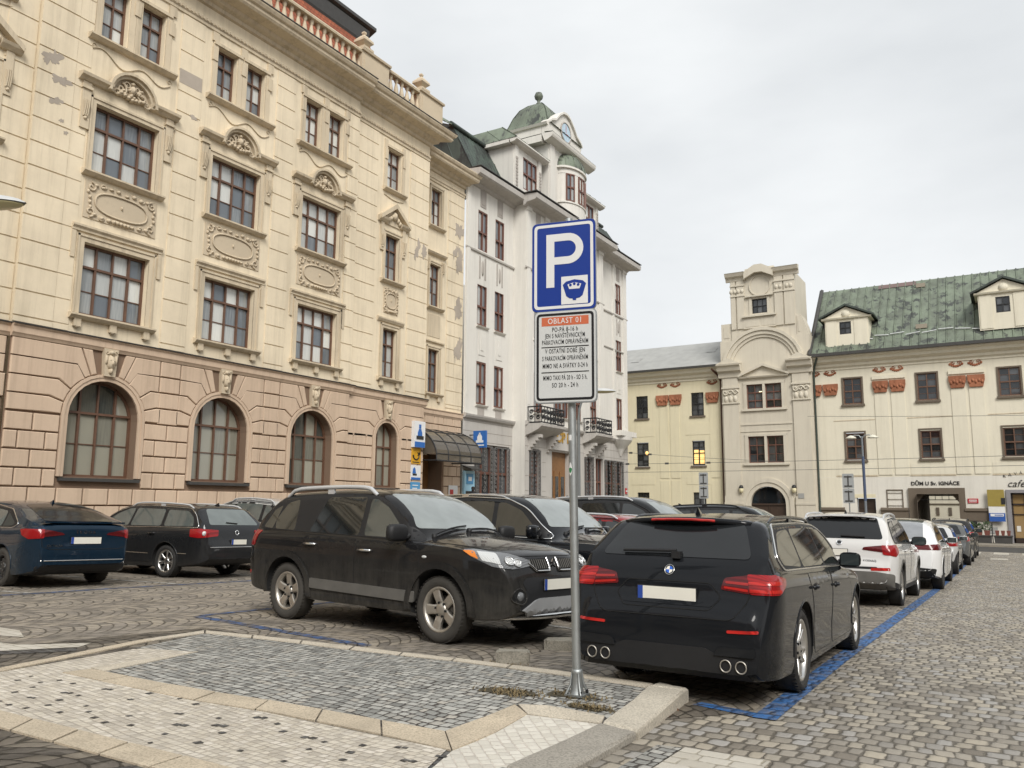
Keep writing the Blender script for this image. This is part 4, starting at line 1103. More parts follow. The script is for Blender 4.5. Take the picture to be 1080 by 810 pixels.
def white_building():
 B = empty('corner_building'); tag(B, 'tall white art-nouveau building with a green copper mansard roof and clock turret', 'building')
 T1 = TX(-23.2); T2 = TX(-22.4); T3 = TX(-22.9)
 S0, SM, SR, SE = 33.36, 38.15, 48.3, 53.3
 Z0 = -1.2
 cl = [34.97, 36.67]; cb = [39.55, 44.5, 46.7]; cr = [51.9]; cm = [42.3]
 def rows(c, w=.46): return [(c - w, c + w, 6.66, 8.9), (c - w, c + w, 10.82, 13.0), (c - w, c + w, 14.9, 17.08)]
 mb = MB()
 opl = [o for c in cl for o in rows(c)]
 wall(mb, T1, S0, SM, 5.9, 18.9, opl, .22)
 opb = [o for c in cb for o in rows(c)] + [(42.3 - .9, 42.3 + .9, 6.66, 8.9), (42.3 - .9, 42.3 + .9, 10.82, 13.0), (42.3 - .9, 42.3 + .9, 14.9, 17.08)]
 wall(mb, T2, SM, SR, 5.9, 18.9, opb, .22)
 opr = [o for c in cr for o in rows(c)]
 wall(mb, T3, SR, SE, 5.9, 18.9, opr, .22)
 mb.quad(T2(SM, Z0, 0), T2(SM, 18.9, 0), T2(SM, 18.9, -.8), T2(SM, Z0, -.8))
 mb.quad(T2(SR, Z0, 0), T2(SR, 18.9, 0), T2(SR, 18.9, -.5), T2(SR, Z0, -.5))
 mb.quad(T3(SE, Z0, 0), T3(SE, 18.9, 0), T3(SE, 18.9, -13), T3(SE, Z0, -13))
 mb.quad(T1(S0, 12, -1), T1(S0, 18.9, -1), T1(S0, 18.9, -13), T1(S0, 12, -13))
 mb.quad(T1(S0, Z0, -13), T1(S0, 18.9, -13), T1(SE, 18.9, -13), T1(SE, Z0, -13))
 mb.build('wall', M_white, B, norm=False)
 gb = MB()
 ol = [(34.45, 37.85, 1.0, 4.62)]; ob = [(38.62, 39.8, 1.0, 4.6), (41.2, 43.4, -.6, 4.6), (45.4, 46.6, .8, 4.5), (47.0, 48.1, .8, 4.5)]; orr = [(49.3, 52.4, .8, 4.5)]
 wall(gb, T1, S0, SM, Z0, 5.9, ol, .3); wall(gb, T2, SM, SR, Z0, 5.9, ob, .35); wall(gb, T3, SR, SE, Z0, 5.9, orr, .3)
 for a, b, T in ((S0 + .02, SM - .02, T1), (SM + .02, SR - .02, T2), (SR + .02, SE - .02, T3)):
  for z in (4.72, 5.22, 5.72): gb.box(a, b, z, z + .015, -.005, .004, 1, T)
 for T, s in ((T1, 33.4), (T1, 37.9), (T2, 38.2), (T2, 40.1), (T2, 44.0), (T2, 46.75), (T3, 48.9), (T3, 52.9)):
  for k in range(7):
   z = Z0 + .8 * k + .3; gb.box(s - .02, s + .36, z, z + .015, -.004, .005, 1, T)
 gb.build('ground_floor_wall', [M_whiteg, M_groove], B, norm=False)
 pl = MB()
 for T, a, b in ((T1, 33.4, 33.75), (T2, 38.2, 38.62), (T2, 40.3, 40.75), (T2, 43.3, 43.75), (T2, 47.6, 48.25), (T3, 50.9, 51.15), (T3, 52.65, 53.25)):
  pl.box(a, b, 6.1, 18.3, -.01, .07, 0, T); pl.box(a - .06, b + .06, 18.1, 18.5, -.01, .12, 0, T); pl.box(a + .1, b - .1, 7, 17.6, .06, .085, 0, T)
 for T, cs in ((T1, cl), (T2, cb + cm), (T3, cr)):
  for c in cs:
   w = .46 if c not in cm else .9
   for z in (6.62, 10.78):
    pl.prof([(0, z - .1), (.1, z - .06), (.14, z), (0, z + .03)], c - w - .1, c + w + .1, T)
   pl.box(c - .3, c + .3, 9.25, 10.55, -.01, .03, 0, T); pl.box(c - .12, c + .12, 9.5, 10.3, .02, .055, 0, T)
 pl.build('pilaster', M_white, B)['kind'] = 'stuff'
 og = MB()
 for T, cs in ((T1, cl), (T2, cb + cm), (T3, cr)):
  for c in cs:
   og.box(c - .27, c + .27, 17.3, 18.25, -.01, .025, 0, T); og.box(c - .16, c + .16, 17.45, 18.1, .02, .04, 0, T)
   for s in (c - .32, c + .2): og.box(s, s + .12, 13.35, 14.55, -.01, .025, 0, T)
   og.ell((c, 13.95, .02), (.1, .45, .05), T=T)
   og.box(c - .3, c + .3, 6.05, 6.5, -.01, .02, 0, T)
 og.build('stucco_ornament', M_whiter, B)['kind'] = 'stuff'
 bt = MB()
 BP = [(0, 5.85), (.14, 5.88), (.2, 5.98), (.22, 6.06), (0, 6.1)]
 for a, b, T, e in ((S0, SM, T1, 0), (SM - .0, SR, T2, 1), (SR + .01, SE, T3, 1)): bt.prof(BP, a, b, T, 0, 0, e)
 bt.build('belt_course', M_whiteg, B); bt = MB()
 SP = [(0, 14.68), (.08, 14.7), (.1, 14.78), (0, 14.82)]
 for a, b, T, e in ((S0, SM, T1, 0), (SM - .08, SR, T2, 1), (SR + .01, SE, T3, 1)): bt.prof(SP, a, b, T, 0, 0, e)
 bt.build('string_course', M_whiteg, B); bt = MB()
 for z in (12.2,): bt.prof([(0, z), (.06, z), (.08, z + .07), (0, z + .1)], SR + .01, SE, T3)
 bt.build('string_course', M_whiteg, B)
 ev = MB()
 EP = [(0, 18.25), (.12, 18.3), (.2, 18.42), (.75, 18.5), (.85, 18.58), (.88, 18.85), (0, 18.92)]
 ev.prof(EP, S0, SM, T1, 0, 0, 0); ev.prof(EP, SM - .3, SR + .2, T2, 0, .0, .5); ev.prof(EP, SR + .2, SE, T3, 0, 0, 1)
 ev.build('eaves_cornice', M_whiteg, B)
 lt = MB()
 for a, b, T in ((S0, SM - .4, T1), (SM - .4, SR + .6, T2), (SR + .7, SE + .85, T3)): lt.box(a, b, 18.93, 18.97, -.1, .93, 0, T)
 lt.build('eaves_gutter', M_ledge, B)
 rf = MB()
 def seam_roof(A, Bp, C, D, n, m=0, r=.03):
  """quad A(bottom left) B(bottom right) C(top right) D(top left) with n raised seams"""
  A, Bp, C, D = map(Vector, (A, Bp, C, D)); rf.add([A, Bp, C, D], [[0, 1, 2, 3]], m)
  for k in range(n + 1):
   t = k / n; rf.tube([A + (Bp - A) * t, D + (C - D) * t], r, m, n=4)
 zt = 21.75
 seam_roof((-22.9, S0 + .1, 18.95), (-22.9, 36.4, 18.95), (-24.4, 37.4, zt), (-24.4, S0 + .3, zt), 10, 1)
 seam_roof((-22.9, 36.4, 18.95), (-22.9, 38.6, 18.95), (-24.4, 38.6, zt), (-24.4, 37.4, zt), 3, 1)
 seam_roof((-22.6, 48.0, 18.95), (-22.6, SE, 18.95), (-24.0, SE - .9, zt - .4), (-24.0, 48.0, zt - .4), 10, 1)
 seam_roof((-24.4, S0 + .3, zt), (-24.4, SE - .9, zt), (-29, SE - 4, 23.7), (-29, S0 + .3, 23.7), 26, 0)
 seam_roof((-36, S0 + .1, 18.95), (-22.9, S0 + .1, 18.95), (-24.4, S0 + .3, zt), (-34.5, S0 + .3, zt), 14, 1)
 seam_roof((-22.6, SE, 18.95), (-36, SE, 18.95), (-34, SE - .9, zt - .4), (-24.0, SE - .9, zt - .4), 14, 1)
 rf.tube([(-24.3, S0, zt), (-24.3, SE - .9, zt)], .13, 1, n=6)
 seam_roof((-24.2, S0 - .6, 21.55), (-24.2, 34.2, 21.75), (-27.5, 34.2, 24.2), (-27.5, S0 - .6, 24.0), 5, 0)
 rf.build('roof', [M_copper, M_copperd], B)
 def dormer(s0, s1, z0, z1, X, back, win, roofz, name='dormer'):
  d = MB(); T = TX(X)
  wall(d, T, s0, s1, z0, z1, [win], .15)
  for s in (s0, s1): d.quad((X, s, z0), (X, s, z1), (back, s, z1), (back, s, z0))
  for s in (s0 + .22, s1 - .22): d.box(s - .18, s + .18, z0, z1, -.01, .08, 0, T)
  for k in range(9):
   for s in (s0 + .22, s1 - .22): d.box(s - .11, s + .11, z0 + .25 + .2 * k, z0 + .38 + .2 * k, .07, .11, 1, T)
  d.prof([(0, z1 - .12), (.25, z1 - .08), (.42, z1 + .02), (.42, z1 + .1), (-.1, z1 + .14)], s0 - .35, s1 + .35, T)
  for q in ((s0 - .36, s0 + .02), (s1 - .02, s1 + .36)): d.box(q[0], q[1], z1 - .1, z1 + .11, back - X, -.11, 0, T)
  o = d.build(name, [M_white, M_whiter], B, norm=False)
  r = MB(); e = .42; sm = (s0 + s1) / 2
  A = [(X + e, s0 - .38, z1 + .12), (X + e, s1 + .38, z1 + .12), (X - .9, s1 - .2, roofz), (X - .9, s0 + .2, roofz), (back, s0 - .38, z1 + .12), (back, s1 + .38, z1 + .12), (back - 1, s1 - .2, roofz), (back - 1, s0 + .2, roofz)]
  r.add(A, [[0, 1, 2, 3], [4, 0, 3, 7], [1, 5, 6, 2], [3, 2, 6, 7]])
  for k in range(5):
   t = k / 4; p = Vector(A[0]).lerp(Vector(A[1]), t); q = Vector(A[3]).lerp(Vector(A[2]), t); r.tube([p, q], .03, n=4)
  for k in range(4):
   t = k / 4; r.tube([Vector(A[0]).lerp(Vector(A[4]), t), Vector(A[3]).lerp(Vector(A[7]), t)], .03, n=4)
  r.build('roof', M_copper, o)
  return o
 dormer(37.0, 40.1, 18.95, 21.7, -22.55, -26.5, (38.05, 39.65, 19.35, 21.25), 22.9)
 dormer(45.6, 47.9, 18.95, 21.4, -22.55, -26.5, (46.1, 47.3, 19.3, 21.15), 22.5)
 tu = MB(); TT = TX(-22.3); t0, t1 = 40.6, 45.5
 wall(tu, TT, t0, t1, 18.9, 23.3, [(42.0, 44.5, 19.6, 21.9)], .3)
 for s in (t0, t1): tu.quad((-22.3, s, 18.9), (-22.3, s, 23.3), (-27, s, 23.3), (-27, s, 18.9))
 for s in (t0 + .35, t1 - .35): tu.box(s - .3, s + .3, 18.9, 23.0, -.01, .1, 0, TT);
 tu.prof([(0, 23.0), (.2, 23.06), (.5, 23.2), (.55, 23.3), (.58, 23.45), (-.2, 23.5)], t0 - .5, t1 + .5, TT)
 tu.box(t0 - .495, t0 + .01, 23.02, 23.46, -4.5, -.21, 0, TT); tu.box(t1 - .01, t1 + .495, 23.02, 23.46, -4.5, -.21, 0, TT)
 N = 12; bc = 43.25; rb_ = 1.45
 def bp(a, z, k=1.0): return (-22.3 + .85 * k * math.sin(a), bc - rb_ * k * math.cos(a), z)
 for i in range(N):
  a0, a1 = PI * i / N, PI * (i + 1) / N
  tu.quad(bp(a0, 18.9), bp(a1, 18.9), bp(a1, 19.75), bp(a0, 19.75))
  tu.quad(bp(a0, 21.55), bp(a1, 21.55), bp(a1, 21.95), bp(a0, 21.95))
  for (za, zb, k) in ((19.7, 19.8, 1.06), (21.9, 22.02, 1.12)):
   tu.quad(bp(a0, za, k), bp(a1, za, k), bp(a1, zb, k), bp(a0, zb, k)); tu.quad(bp(a0, zb, k), bp(a1, zb, k), bp(a1, zb, .5), bp(a0, zb, .5)); tu.quad(bp(a0, za, k), bp(a1, za, k), bp(a1, za, .5), bp(a0, za, .5))
  if i in (0, 1, 4, 7, 10, 11): tu.quad(bp(a0, 19.75), bp(a1, 19.75), bp(a1, 21.6), bp(a0, 21.6))
 u0, u1, xb = 40.9, 45.25, -27.0
 zt2 = 24.5
 tu.quad((-22.96, u0, 23.4), (-22.96, u0, zt2), (xb, u0, zt2), (xb, u0, 23.4)); tu.quad((-22.96, u1, 23.4), (-22.96, u1, zt2), (xb, u1, zt2), (xb, u1, 23.4))
 gab = [(u0, 23.4), (u0, 24.55), (u0 + .25, 24.75), (u0 + .75, 24.95), (u0 + 1.25, 25.45), (u0 + 1.75, 25.8), (u0 + 2.18, 25.88)]
 gp = gab + [(u0 + u1 - s, z) for s, z in gab[::-1][1:]]
 tu.prism(gp, -.5, 0, TX(-22.45))
 for a, b in zip(gp[1:-1], gp[2:-1]): tu.prism([a, b, (b[0], b[1] + .14), (a[0], a[1] + .14)], -.55, .14, TX(-22.45))
 tu.prof([(0, 24.4), (.12, 24.42), (.2, 24.55), (0, 24.62)], 0, 4.4, lambda s, z, d: (-22.5 - s, u0 - d, z)); tu.prof([(0, 24.4), (.12, 24.42), (.2, 24.55), (0, 24.62)], 0, 4.4, lambda s, z, d: (-22.5 - s, u1 + d, z))
 tw = tu.build('turret', M_white, B, norm=False)
 dm = MB(); N = 10; cx, cy = -24.45, 43.2
 prof = [(2.1, 24.6), (1.65, 24.85), (1.42, 25.35), (1.2, 26.0), (.9, 26.6), (.5, 27.0), (.12, 27.2)]
 for (r0, z0), (r1, z1) in zip(prof[:-1], prof[1:]):
  for k in range(4):
   a0, a1 = PI / 4 + k * PI / 2, PI / 4 + (k + 1) * PI / 2; q = math.sqrt(2)
   P = lambda r, a, z: (cx + r * q * math.cos(a), cy + r * q * math.sin(a), z)
   dm.quad(P(r0, a0, z0), P(r0, a1, z0), P(r1, a1, z1), P(r1, a0, z1))
 for k in range(4):
  a0, a1 = PI / 4 + k * PI / 2, PI / 4 + (k + 1) * PI / 2; q = math.sqrt(2)
  for j in range(6):
   t = j / 5
   dm.tube([(cx + r * q * (math.cos(a0) * (1 - t) + math.cos(a1) * t), cy + r * q * (math.sin(a0) * (1 - t) + math.sin(a1) * t), z) for r, z in prof], .035, n=4)
 dm.lathe([(.12, 27.1), (.2, 27.25), (.1, 27.35), (.12, 27.5), (.25, 27.62), (.29, 27.8), (.21, 28.0), (0, 28.06)], (cx, cy, 0), 12)
 dm.add([(-21.75, t0 - .5, 23.5), (-21.75, t1 + .5, 23.5), (-22.5, t1 + .2, 23.75), (-22.5, t0 - .2, 23.75)], [[0, 1, 2, 3]])
 dm.add([(-21.9, t0 - .5, 23.5), (-27, t0 - .5, 23.5), (-27, u0, 23.75), (-22.5, u0, 23.75)], [[0, 1, 2, 3]]); dm.add([(-21.9, t1 + .5, 23.5), (-27, t1 + .5, 23.5), (-27, u1, 23.75), (-22.5, u1, 23.75)], [[0, 1, 2, 3]])
 for j in range(8):
  th0, th1 = (PI / 2) * j / 8, (PI / 2) * (j + 1) / 8
  for i in range(12):
   a0, a1 = PI * i / 12, PI * (i + 1) / 12
   f = lambda a, th: (-22.3 + .9 * math.cos(th) * math.sin(a), bc - 1.5 * math.cos(th) * math.cos(a), 22.02 + 1.15 * math.sin(th))
   dm.quad(f(a0, th0), f(a1, th0), f(a1, th1), f(a0, th1))
 for i in range(0, 13, 2):
  dm.tube([(-22.3 + .92 * math.cos(PI / 2 * j / 8) * math.sin(PI * i / 12), bc - 1.52 * math.cos(PI / 2 * j / 8) * math.cos(PI * i / 12), 22.02 + 1.17 * math.sin(PI / 2 * j / 8)) for j in range(9)], .025, n=4)
 dm.build('dome', M_copper, tw)
 ck = MB(); TCk = TX(-22.45); ck.prism([(43.07 + .62 * math.cos(2 * PI * k / 28), 24.72 + .62 * math.sin(2 * PI * k / 28)) for k in range(28)], 0, .05, TCk)
 clk = ck.build('clock', m_plain('clock_face_pale_blue', (.45, .58, .68, 1), .4), B)
 ck = MB(); ck.tube([TCk(43.07 + .64 * math.cos(2 * PI * k / 28), 24.72 + .64 * math.sin(2 * PI * k / 28), .05) for k in range(28)], .05, n=5, closed=True)
 ck.build('clock_ring', M_whiter, clk)
 ck = MB(); ck.box(43.05, 43.09, 24.72, 25.2, .055, .065, 0, TCk); ck.box(43.07, 43.45, 24.6, 24.66, .055, .065, 0, TCk)
 ck.build('clock_hands', m_plain('clock_hand_red', (.5, .12, .10, 1)), clk)
 AW = ((.92, 2.2, 2, (.46,), M_rwin, M_pane), LA, dict(bar=.07, fr=.07, dep=.12))
 def rowpos(cs): return [(c - .46, z) for c in cs for z in (6.68, 10.83, 14.88)]
 wins(AW, rowpos(cl), B, T1, -.14); wins(AW, rowpos(cb), B, T2, -.14); wins(AW, rowpos(cr), B, T3, -.14)
 AW3 = ((1.8, 2.2, 4, (.46,), M_rwin, M_pane), LA, dict(bar=.06, fr=.07, dep=.12))
 wins(AW3, [(41.4, z) for z in (6.68, 10.83, 14.88)], B, T2, -.14)
 AD = ((1.6, 1.9, 3, (.5,), M_rwin, M_pane), LA, dict(bar=.07, fr=.08, dep=.1)); wins(AD, [(38.05, 19.35)], B, TX(-22.55), -.12)
 AD2 = ((1.2, 1.85, 2, (.5,), M_rwin, M_pane), LA, dict(bar=.07, fr=.08, dep=.1)); wins(AD2, [(46.1, 19.3)], B, TX(-22.55), -.12)
 for (i0, i1) in ((2, 4), (5, 7), (8, 10)):
  p = Vector(bp(PI * i0 / 12, 19.8)); q = Vector(bp(PI * i1 / 12, 19.8)); dr = (q - p); L = dr.length; dr.normalize(); nn = Vector((dr.y, -dr.x, 0))
  w_ = win_mesh(L, 1.75, 2, (.5,), M_rwin, M_pane, B, (lambda s, z, d, dr=dr, nn=nn: dr * s + nn * d + Vector((0, 0, z))), bar=.07); w_.location = p
 AG = win_mesh(3.36, 3.6, 4, (.6,), M_rwin, M_paned, B, LA, bar=.1); AG.location = T1(34.47, 1.0, -.25)
 AG = win_mesh(1.16, 3.6, 2, (.6,), M_rwin, M_paned, B, LA, bar=.09); AG.location = T2(38.63, 1.0, -.25)
 for s, w in ((45.42, 1.16), (47.02, 1.06)):
  AG = win_mesh(w, 3.7, 2, (.6,), M_rwin, M_paned, B, LA, bar=.09); AG.location = T2(s, .8, -.25)
 AG = win_mesh(3.06, 3.7, 4, (.6,), M_rwin, M_paned, B, LA, bar=.09); AG.location = T3(49.32, .8, -.25)
 M_gr = m_plain('weathered_iron_foliage', (.14, .135, .13, 1), .6, var=.5)
 for k, (T, a, b) in enumerate(((T1, 34.5, 36.1), (T1, 36.2, 37.8), (T2, 38.65, 39.78), (T2, 45.42, 46.58), (T3, 49.35, 50.8), (T3, 50.9, 52.35))):
  g = MB(); grille(g, T, a, b, 1.0, 4.55, k); g.build('window_grille', M_gr, B)
 dr = MB(); dr.box(41.2, 43.4, -.7, 4.6, -.34, -.3, 0, T2)
 for s in (41.25, 41.95, 42.65): dr.box(s, s + .55, -.6, 3.5, -.3, -.24, 0, T2); dr.box(s + .1, s + .45, 1.2, 3.2, -.25, -.22, 1, T2)
 dr.build('entrance_door', [M_wood, M_paned], B)
 for (a, b) in ((38.3, 40.9), (45.2, 47.4)):
  sl = MB(); sl.prof([(0, 5.3), (.35, 5.42), (.8, 5.62), (1.0, 5.78), (1.02, 5.92), (0, 5.94)], a - .1, b + .1, T2); so = sl.build('balcony', M_whiteg, B)
  rl = MB(); balcony(rl, T2, a, b, 5.93, .95); rl.build('iron_railing', M_iron, so)
  for s in (a + .2, b - .35):
   cbm = MB()
   for k in range(5): cbm.box(s, s + .28, 4.5 + .17 * k, 4.67 + .17 * k, 0, .12 + .16 * k, 0, T2)
   cbm.build('corbel', M_whiteg, so)
 orm = MB(); N = 10
 for (r0, z0), (r1, z1) in zip([(.12, 4.9), (.5, 5.4), (.95, 5.75), (1.25, 6.0)], [(.5, 5.4), (.95, 5.75), (1.25, 6.0), (1.3, 6.25)]):
  for i in range(N):
   a0, a1 = PI * i / N, PI * (i + 1) / N; f = lambda r, a, z: (-22.9 + r * .6 * math.sin(a), 51.95 - r * math.cos(a), z)
   orm.quad(f(r0, a0, z0), f(r0, a1, z0), f(r1, a1, z1), f(r1, a0, z1))
 orm.box(50.7, 53.25, 6.25, 6.6, 0, .7, 0, T3); orm.build('oriel_foot', M_white, B)
 g = m_metal('gold_letters', (.85, .55, .15, 1), .3)
 fa = MB(); fa.box(40.95, 43.9, 4.7, 5.85, 0, .1, 0, T2); fa.build('fascia', M_whiteg, B)
 rot = Matrix(((0, 0, 1, -22.27), (1, 0, 0, 42.5), (0, 1, 0, 5.42), (0, 0, 0, 1)))
 textmesh('ČP IS', .85, g, 'gold_letters', B, .03, M=rot, bold=.012)
 return B
white_building()
def far_buildings():
 zb = -1.0
 def TFd(d): return lambda s, z, dd: (s, 61 - d - dd, z)
 CORN = [(0, 11.2), (.06, 11.22), (.06, 11.34), (.2, 11.46), (.24, 11.62), (.5, 11.78), (.55, 11.95), (.72, 12.05), (.74, 12.18), (0, 12.24)]
 W = empty('west_wing', (0, 0, 0)); W.name = 'college_wing'
 tag(W, 'pale yellow wing with a grey slate roof, left of the beige gabled front', 'building')
 s0, s1 = -46, -18.25
 cols = [-24.93, -20.35, -29.5, -34.1, -38.7]
 ops = []
 for c in cols: ops += [(c - .5, c + .5, 8.48, 10.28), (c - .5, c + .5, 4.64, 6.55), (c - .5, c + .5, .75, 2.6)]
 mb = MB(); wall(mb, TF, s0, s1, zb, 11.4, ops, .25); mb.build('wall', M_yel, W, norm=False)
 mb = MB(); mb.prof(CORN, s0, s1, TF); mb.build('cornice', M_yel2, W)
 mb = MB(); mb.add([(s0, 60.2, 12.15), (s1 + .6, 60.2, 12.15), (s1 + .6, 66, 15.15), (s0, 66, 15.15), (s0, 72, 12.1), (s1 + .6, 72, 12.1)], [[0, 1, 2, 3], [3, 2, 5, 4]]); rf = mb.build('roof', None or M_slate, W)
 mb = MB(); mb.prof([(.7, 12.1), (.85, 12.1), (.85, 12.25), (.7, 12.25)], s0, s1, TF); mb.build('gutter', M_ledge, rf)
 for s, z in ((-20.3, .55), (-26.5, .4)):
  mb = MB(); y = 60.2 + 5.8 * z; zz = 12.15 + 3 * z; mb.add([(s, y, zz + .04), (s + .7, y, zz + .04), (s + .7, y + .9, zz + .5), (s, y + .9, zz + .5), (s, y + .9, zz), (s + .7, y + .9, zz)], [[0, 1, 2, 3], [0, 3, 4], [1, 5, 2], [3, 2, 5, 4]]); mb.build('skylight', M_slate, rf)
 mb = MB()
 for c in cols:
  for z in (8.42, 4.58, .7): mb.box(c - .62, c + .62, z - .08, z + .05, 0, .1, 0, TF)
 mb.build('window_sill', M_brstone, W)['kind'] = 'stuff'
 mb = MB()
 for m in (-22.65, -27.2, -31.8, -18.6):
  for a in ((m - .82, m - .08), (m + .08, m + .82)):
   if a[1] > s1: continue
   mb.box(a[0], a[1], 3.7, 9.3, -.01, .035, 0, TF)
   mb.box(a[0], a[1], zb, 3.5, -.01, .03, 0, TF)
 for c in cols:
  mb.box(c - 1.0, c + 1.0, 7.0, 7.9, -.01, .02, 0, TF); mb.box(c - 1.0, c + 1.0, 3.2, 3.8, -.01, .02, 0, TF)
 mb.build('pilaster', M_yel, W)['kind'] = 'stuff'
 def redcap(par, m, T, one=False):
  mb = MB()
  for a in ((m - 1.05, m - .04), (m + .04, m + 1.05)):
   if one and a[0] > m: continue
   mb.prism([(a[0] + .12, 9.42), (a[1] - .12, 9.42), (a[1], 9.9), (a[1], 10.22), (a[0], 10.22), (a[0], 9.9)], 0, .14, T)
   for k in range(5): blob(mb, T, a[0] + .14 + .18 * k, 9.75 + .1 * (k % 2), .1, .16, .12, .08)
  mb.build('brick_capital', M_brick, par)
  for a in (m - .55, m + .55):
   mb = MB()
   if one and a > m: continue
   for k in range(7): blob(mb, T, a - .36 + .12 * k, 11.02 - .14 * math.sin(PI * k / 6), .08, .1, .01, .05)
   for sx in (-1, 1): scroll(mb, T, (a + sx * .2, 11.12), .12, 1.1, 0, sx, .035, .03)
   mb.build('brick_festoon', M_brick, par)
 redcap(W, -22.65, TF); redcap(W, -18.6, TF, True); redcap(W, -27.2, TF)
 A = ((1.0, 1.86, 2, (.5,), M_iron, M_paned), LF, dict(bar=.06, mun=((.25, (0, 1)), (.75, (0, 1)))))
 wl = wins(A, [(c - .5, z) for c in cols for z in (8.48, 4.66, .76)], W, TF, -.2)
 mb = MB(); mb.box(-20.76, -20.4, 4.78, 5.85, -.172, -.166, 0, TF); mb.box(-20.3, -19.95, 4.78, 5.8, -.172, -.166, 0, TF); mb.build('lit_blind', M_lit, W)
 mb = MB(); mb.lathe([(0, -.16), (.1, -.12), (.15, 0), (.1, .12), (0, .16)], TF(-24.62, 5.7, -.12), 8); mb.build('lit_lamp', M_lit, W)
 M = empty('gabled_front'); tag(M, 'tall beige church-like front with a big round arch, gable attic and dark round portal', 'building')
 a0, a1 = -18.25, -11.72; T = TFd(.55)
 mb = MB()
 cw = [(-16.38, -15.2), (-15.02, -13.84)]
 opsM = [(a, b, z, z2) for a, b in cw for z, z2 in ((8.72, 10.52), (4.72, 6.66))] + [(-16.35, -13.85, zb + .2, 3.0, 1)]
 wall(mb, T, a0, a1, zb, 13.95, opsM, .3)
 for s in (a0, a1): mb.quad(T(s, zb, 0), T(s, 13.95, 0), T(s, 13.95, -10), T(s, zb, -10))
 mb.quad(T(a0, 13.95, 0), T(a1, 13.95, 0), T(a1, 13.95, -10), T(a0, 13.95, -10))
 b0, b1 = -17.35, -12.6
 wall(mb, T, b0, b1, 13.95, 18.8, [(-15.75, -14.62, 15.88, 17.0)], .3)
 for s in (b0, b1): mb.quad(T(s, 13.95, 0), T(s, 18.8, 0), T(s, 18.8, -4), T(s, 13.95, -4))
 mb.box(a0 + .1, b0 - .02, 13.95, 15.3, -2, -.05, 0, T); mb.box(b1 + .02, a1 - .5, 13.95, 15.4, -2, -.05, 0, T)
 mb.prism([(a1 - .5, 13.95), (a1 - .05, 13.95), (a1 - .25, 14.7), (a1 - .5, 15.4)], -1.5, -.06, T)
 for k in ((a0 + .3, b0 - .2), (b1 + .25, a1 - .75)): mb.box(k[0], k[1], 14.2, 15.05, -.06, -.02, 0, T)
 mb.box(-16.2, -14.05, 18.78, 19.4, -.4, -.02, 0, T)
 mb.build('wall', M_tow, M, norm=False)
 tr = MB()
 for p in ((a0 + .12, a0 + 1.28), (a1 - 1.32, a1 - .16)):      # giant pilasters
  tr.box(p[0], p[1], 2.3, 11.3, -.01, .12, 0, T); tr.box(p[0] - .08, p[1] + .08, zb, 2.3, -.01, .16, 0, T); tr.box(p[0] - .1, p[1] + .1, 1.7, 1.86, .1, .2, 0, T)
  m = (p[0] + p[1]) / 2
  for sx in (-1, 0, 1): scroll(tr, T, (m + sx * .38, 10.0), .2, 1.2, 0, sx or 1, .07, .16); blob(tr, T, m + sx * .35, 9.5, .16, .3, .12, .1)
  tr.box(p[0] - .06, p[1] + .06, 9.15, 9.26, 0, .2, 0, T); tr.box(p[0] - .08, p[1] + .08, 10.3, 10.42, 0, .2, 0, T)
  tr.prof([(.1, 11.1), (.2, 11.15), (.25, 11.5), (.5, 11.62), (.6, 11.9), (.75, 12.0), (.78, 12.12), (0, 12.3)], p[0] - .3, p[1] + .3, T)
  tr.prism([(p[0] - .32, 12.12), (p[1] + .32, 12.12), (m, 12.55)], 0, .7, T)
 N = 20
 for r0, r1, d in ((2.28, 2.5, .10), (2.5, 2.78, .20), (2.78, 3.0, .3)):
  for k in range(N):
   t0, t1 = PI * k / N, PI * (k + 1) / N; c = -15.1; zc = 11.75
   tr.prism([(c - r0 * math.cos(t0), zc + r0 * math.sin(t0)), (c - r1 * math.cos(t0), zc + r1 * math.sin(t0)), (c - r1 * math.cos(t1), zc + r1 * math.sin(t1)), (c - r0 * math.cos(t1), zc + r0 * math.sin(t1))], -.01, d, T)
 tr.prof([(0, 10.95), (.2, 11.0), (.25, 11.1), (0, 11.12)], -16.9, -13.3, T)
 for sx in (-1, 1): tr.prism([(-15.1 + sx * 1.85, 11.1), (-15.1 + sx * 1.85, 11.25), (-15.1, 12.05), (-15.1, 11.85)], 0, .25, T)
 for a, b in ((-16.62, -16.38), (-15.2, -15.02), (-13.84, -13.6)):
  for z, z2 in ((8.6, 10.7), (4.6, 6.8)): tr.box(a, b, z, z2, -.01, .06, 0, T)
 tr.box(-16.62, -13.6, 10.52, 10.72, -.01, .07, 0, T); tr.box(-16.62, -13.6, 6.66, 6.82, -.01, .07, 0, T)
 for z in (8.66, 4.66): tr.box(-16.75, -13.47, z - .12, z + .04, 0, .14, 0, T)
 tr.box(a0 + 1.4, a1 - 1.45, 7.5, 7.6, -.01, .05, 0, T); tr.box(-16.9, -13.3, 7.0, 7.06, -.01, .04, 0, T)
 for r0, r1, d in ((1.26, 1.55, .08), (1.55, 1.85, .14)):
  for k in range(N):
   t0, t1 = PI * k / N, PI * (k + 1) / N; c = -15.1; zc = 1.75
   tr.prism([(c - r0 * math.cos(t0), zc + r0 * math.sin(t0)), (c - r1 * math.cos(t0), zc + r1 * math.sin(t0)), (c - r1 * math.cos(t1), zc + r1 * math.sin(t1)), (c - r0 * math.cos(t1), zc + r0 * math.sin(t1))], -.01, d, T)
  for sx in (-1, 1): tr.box(*sorted((-15.1 + sx * r0, -15.1 + sx * r1)), zb, 1.75, -.01, d, 0, T)
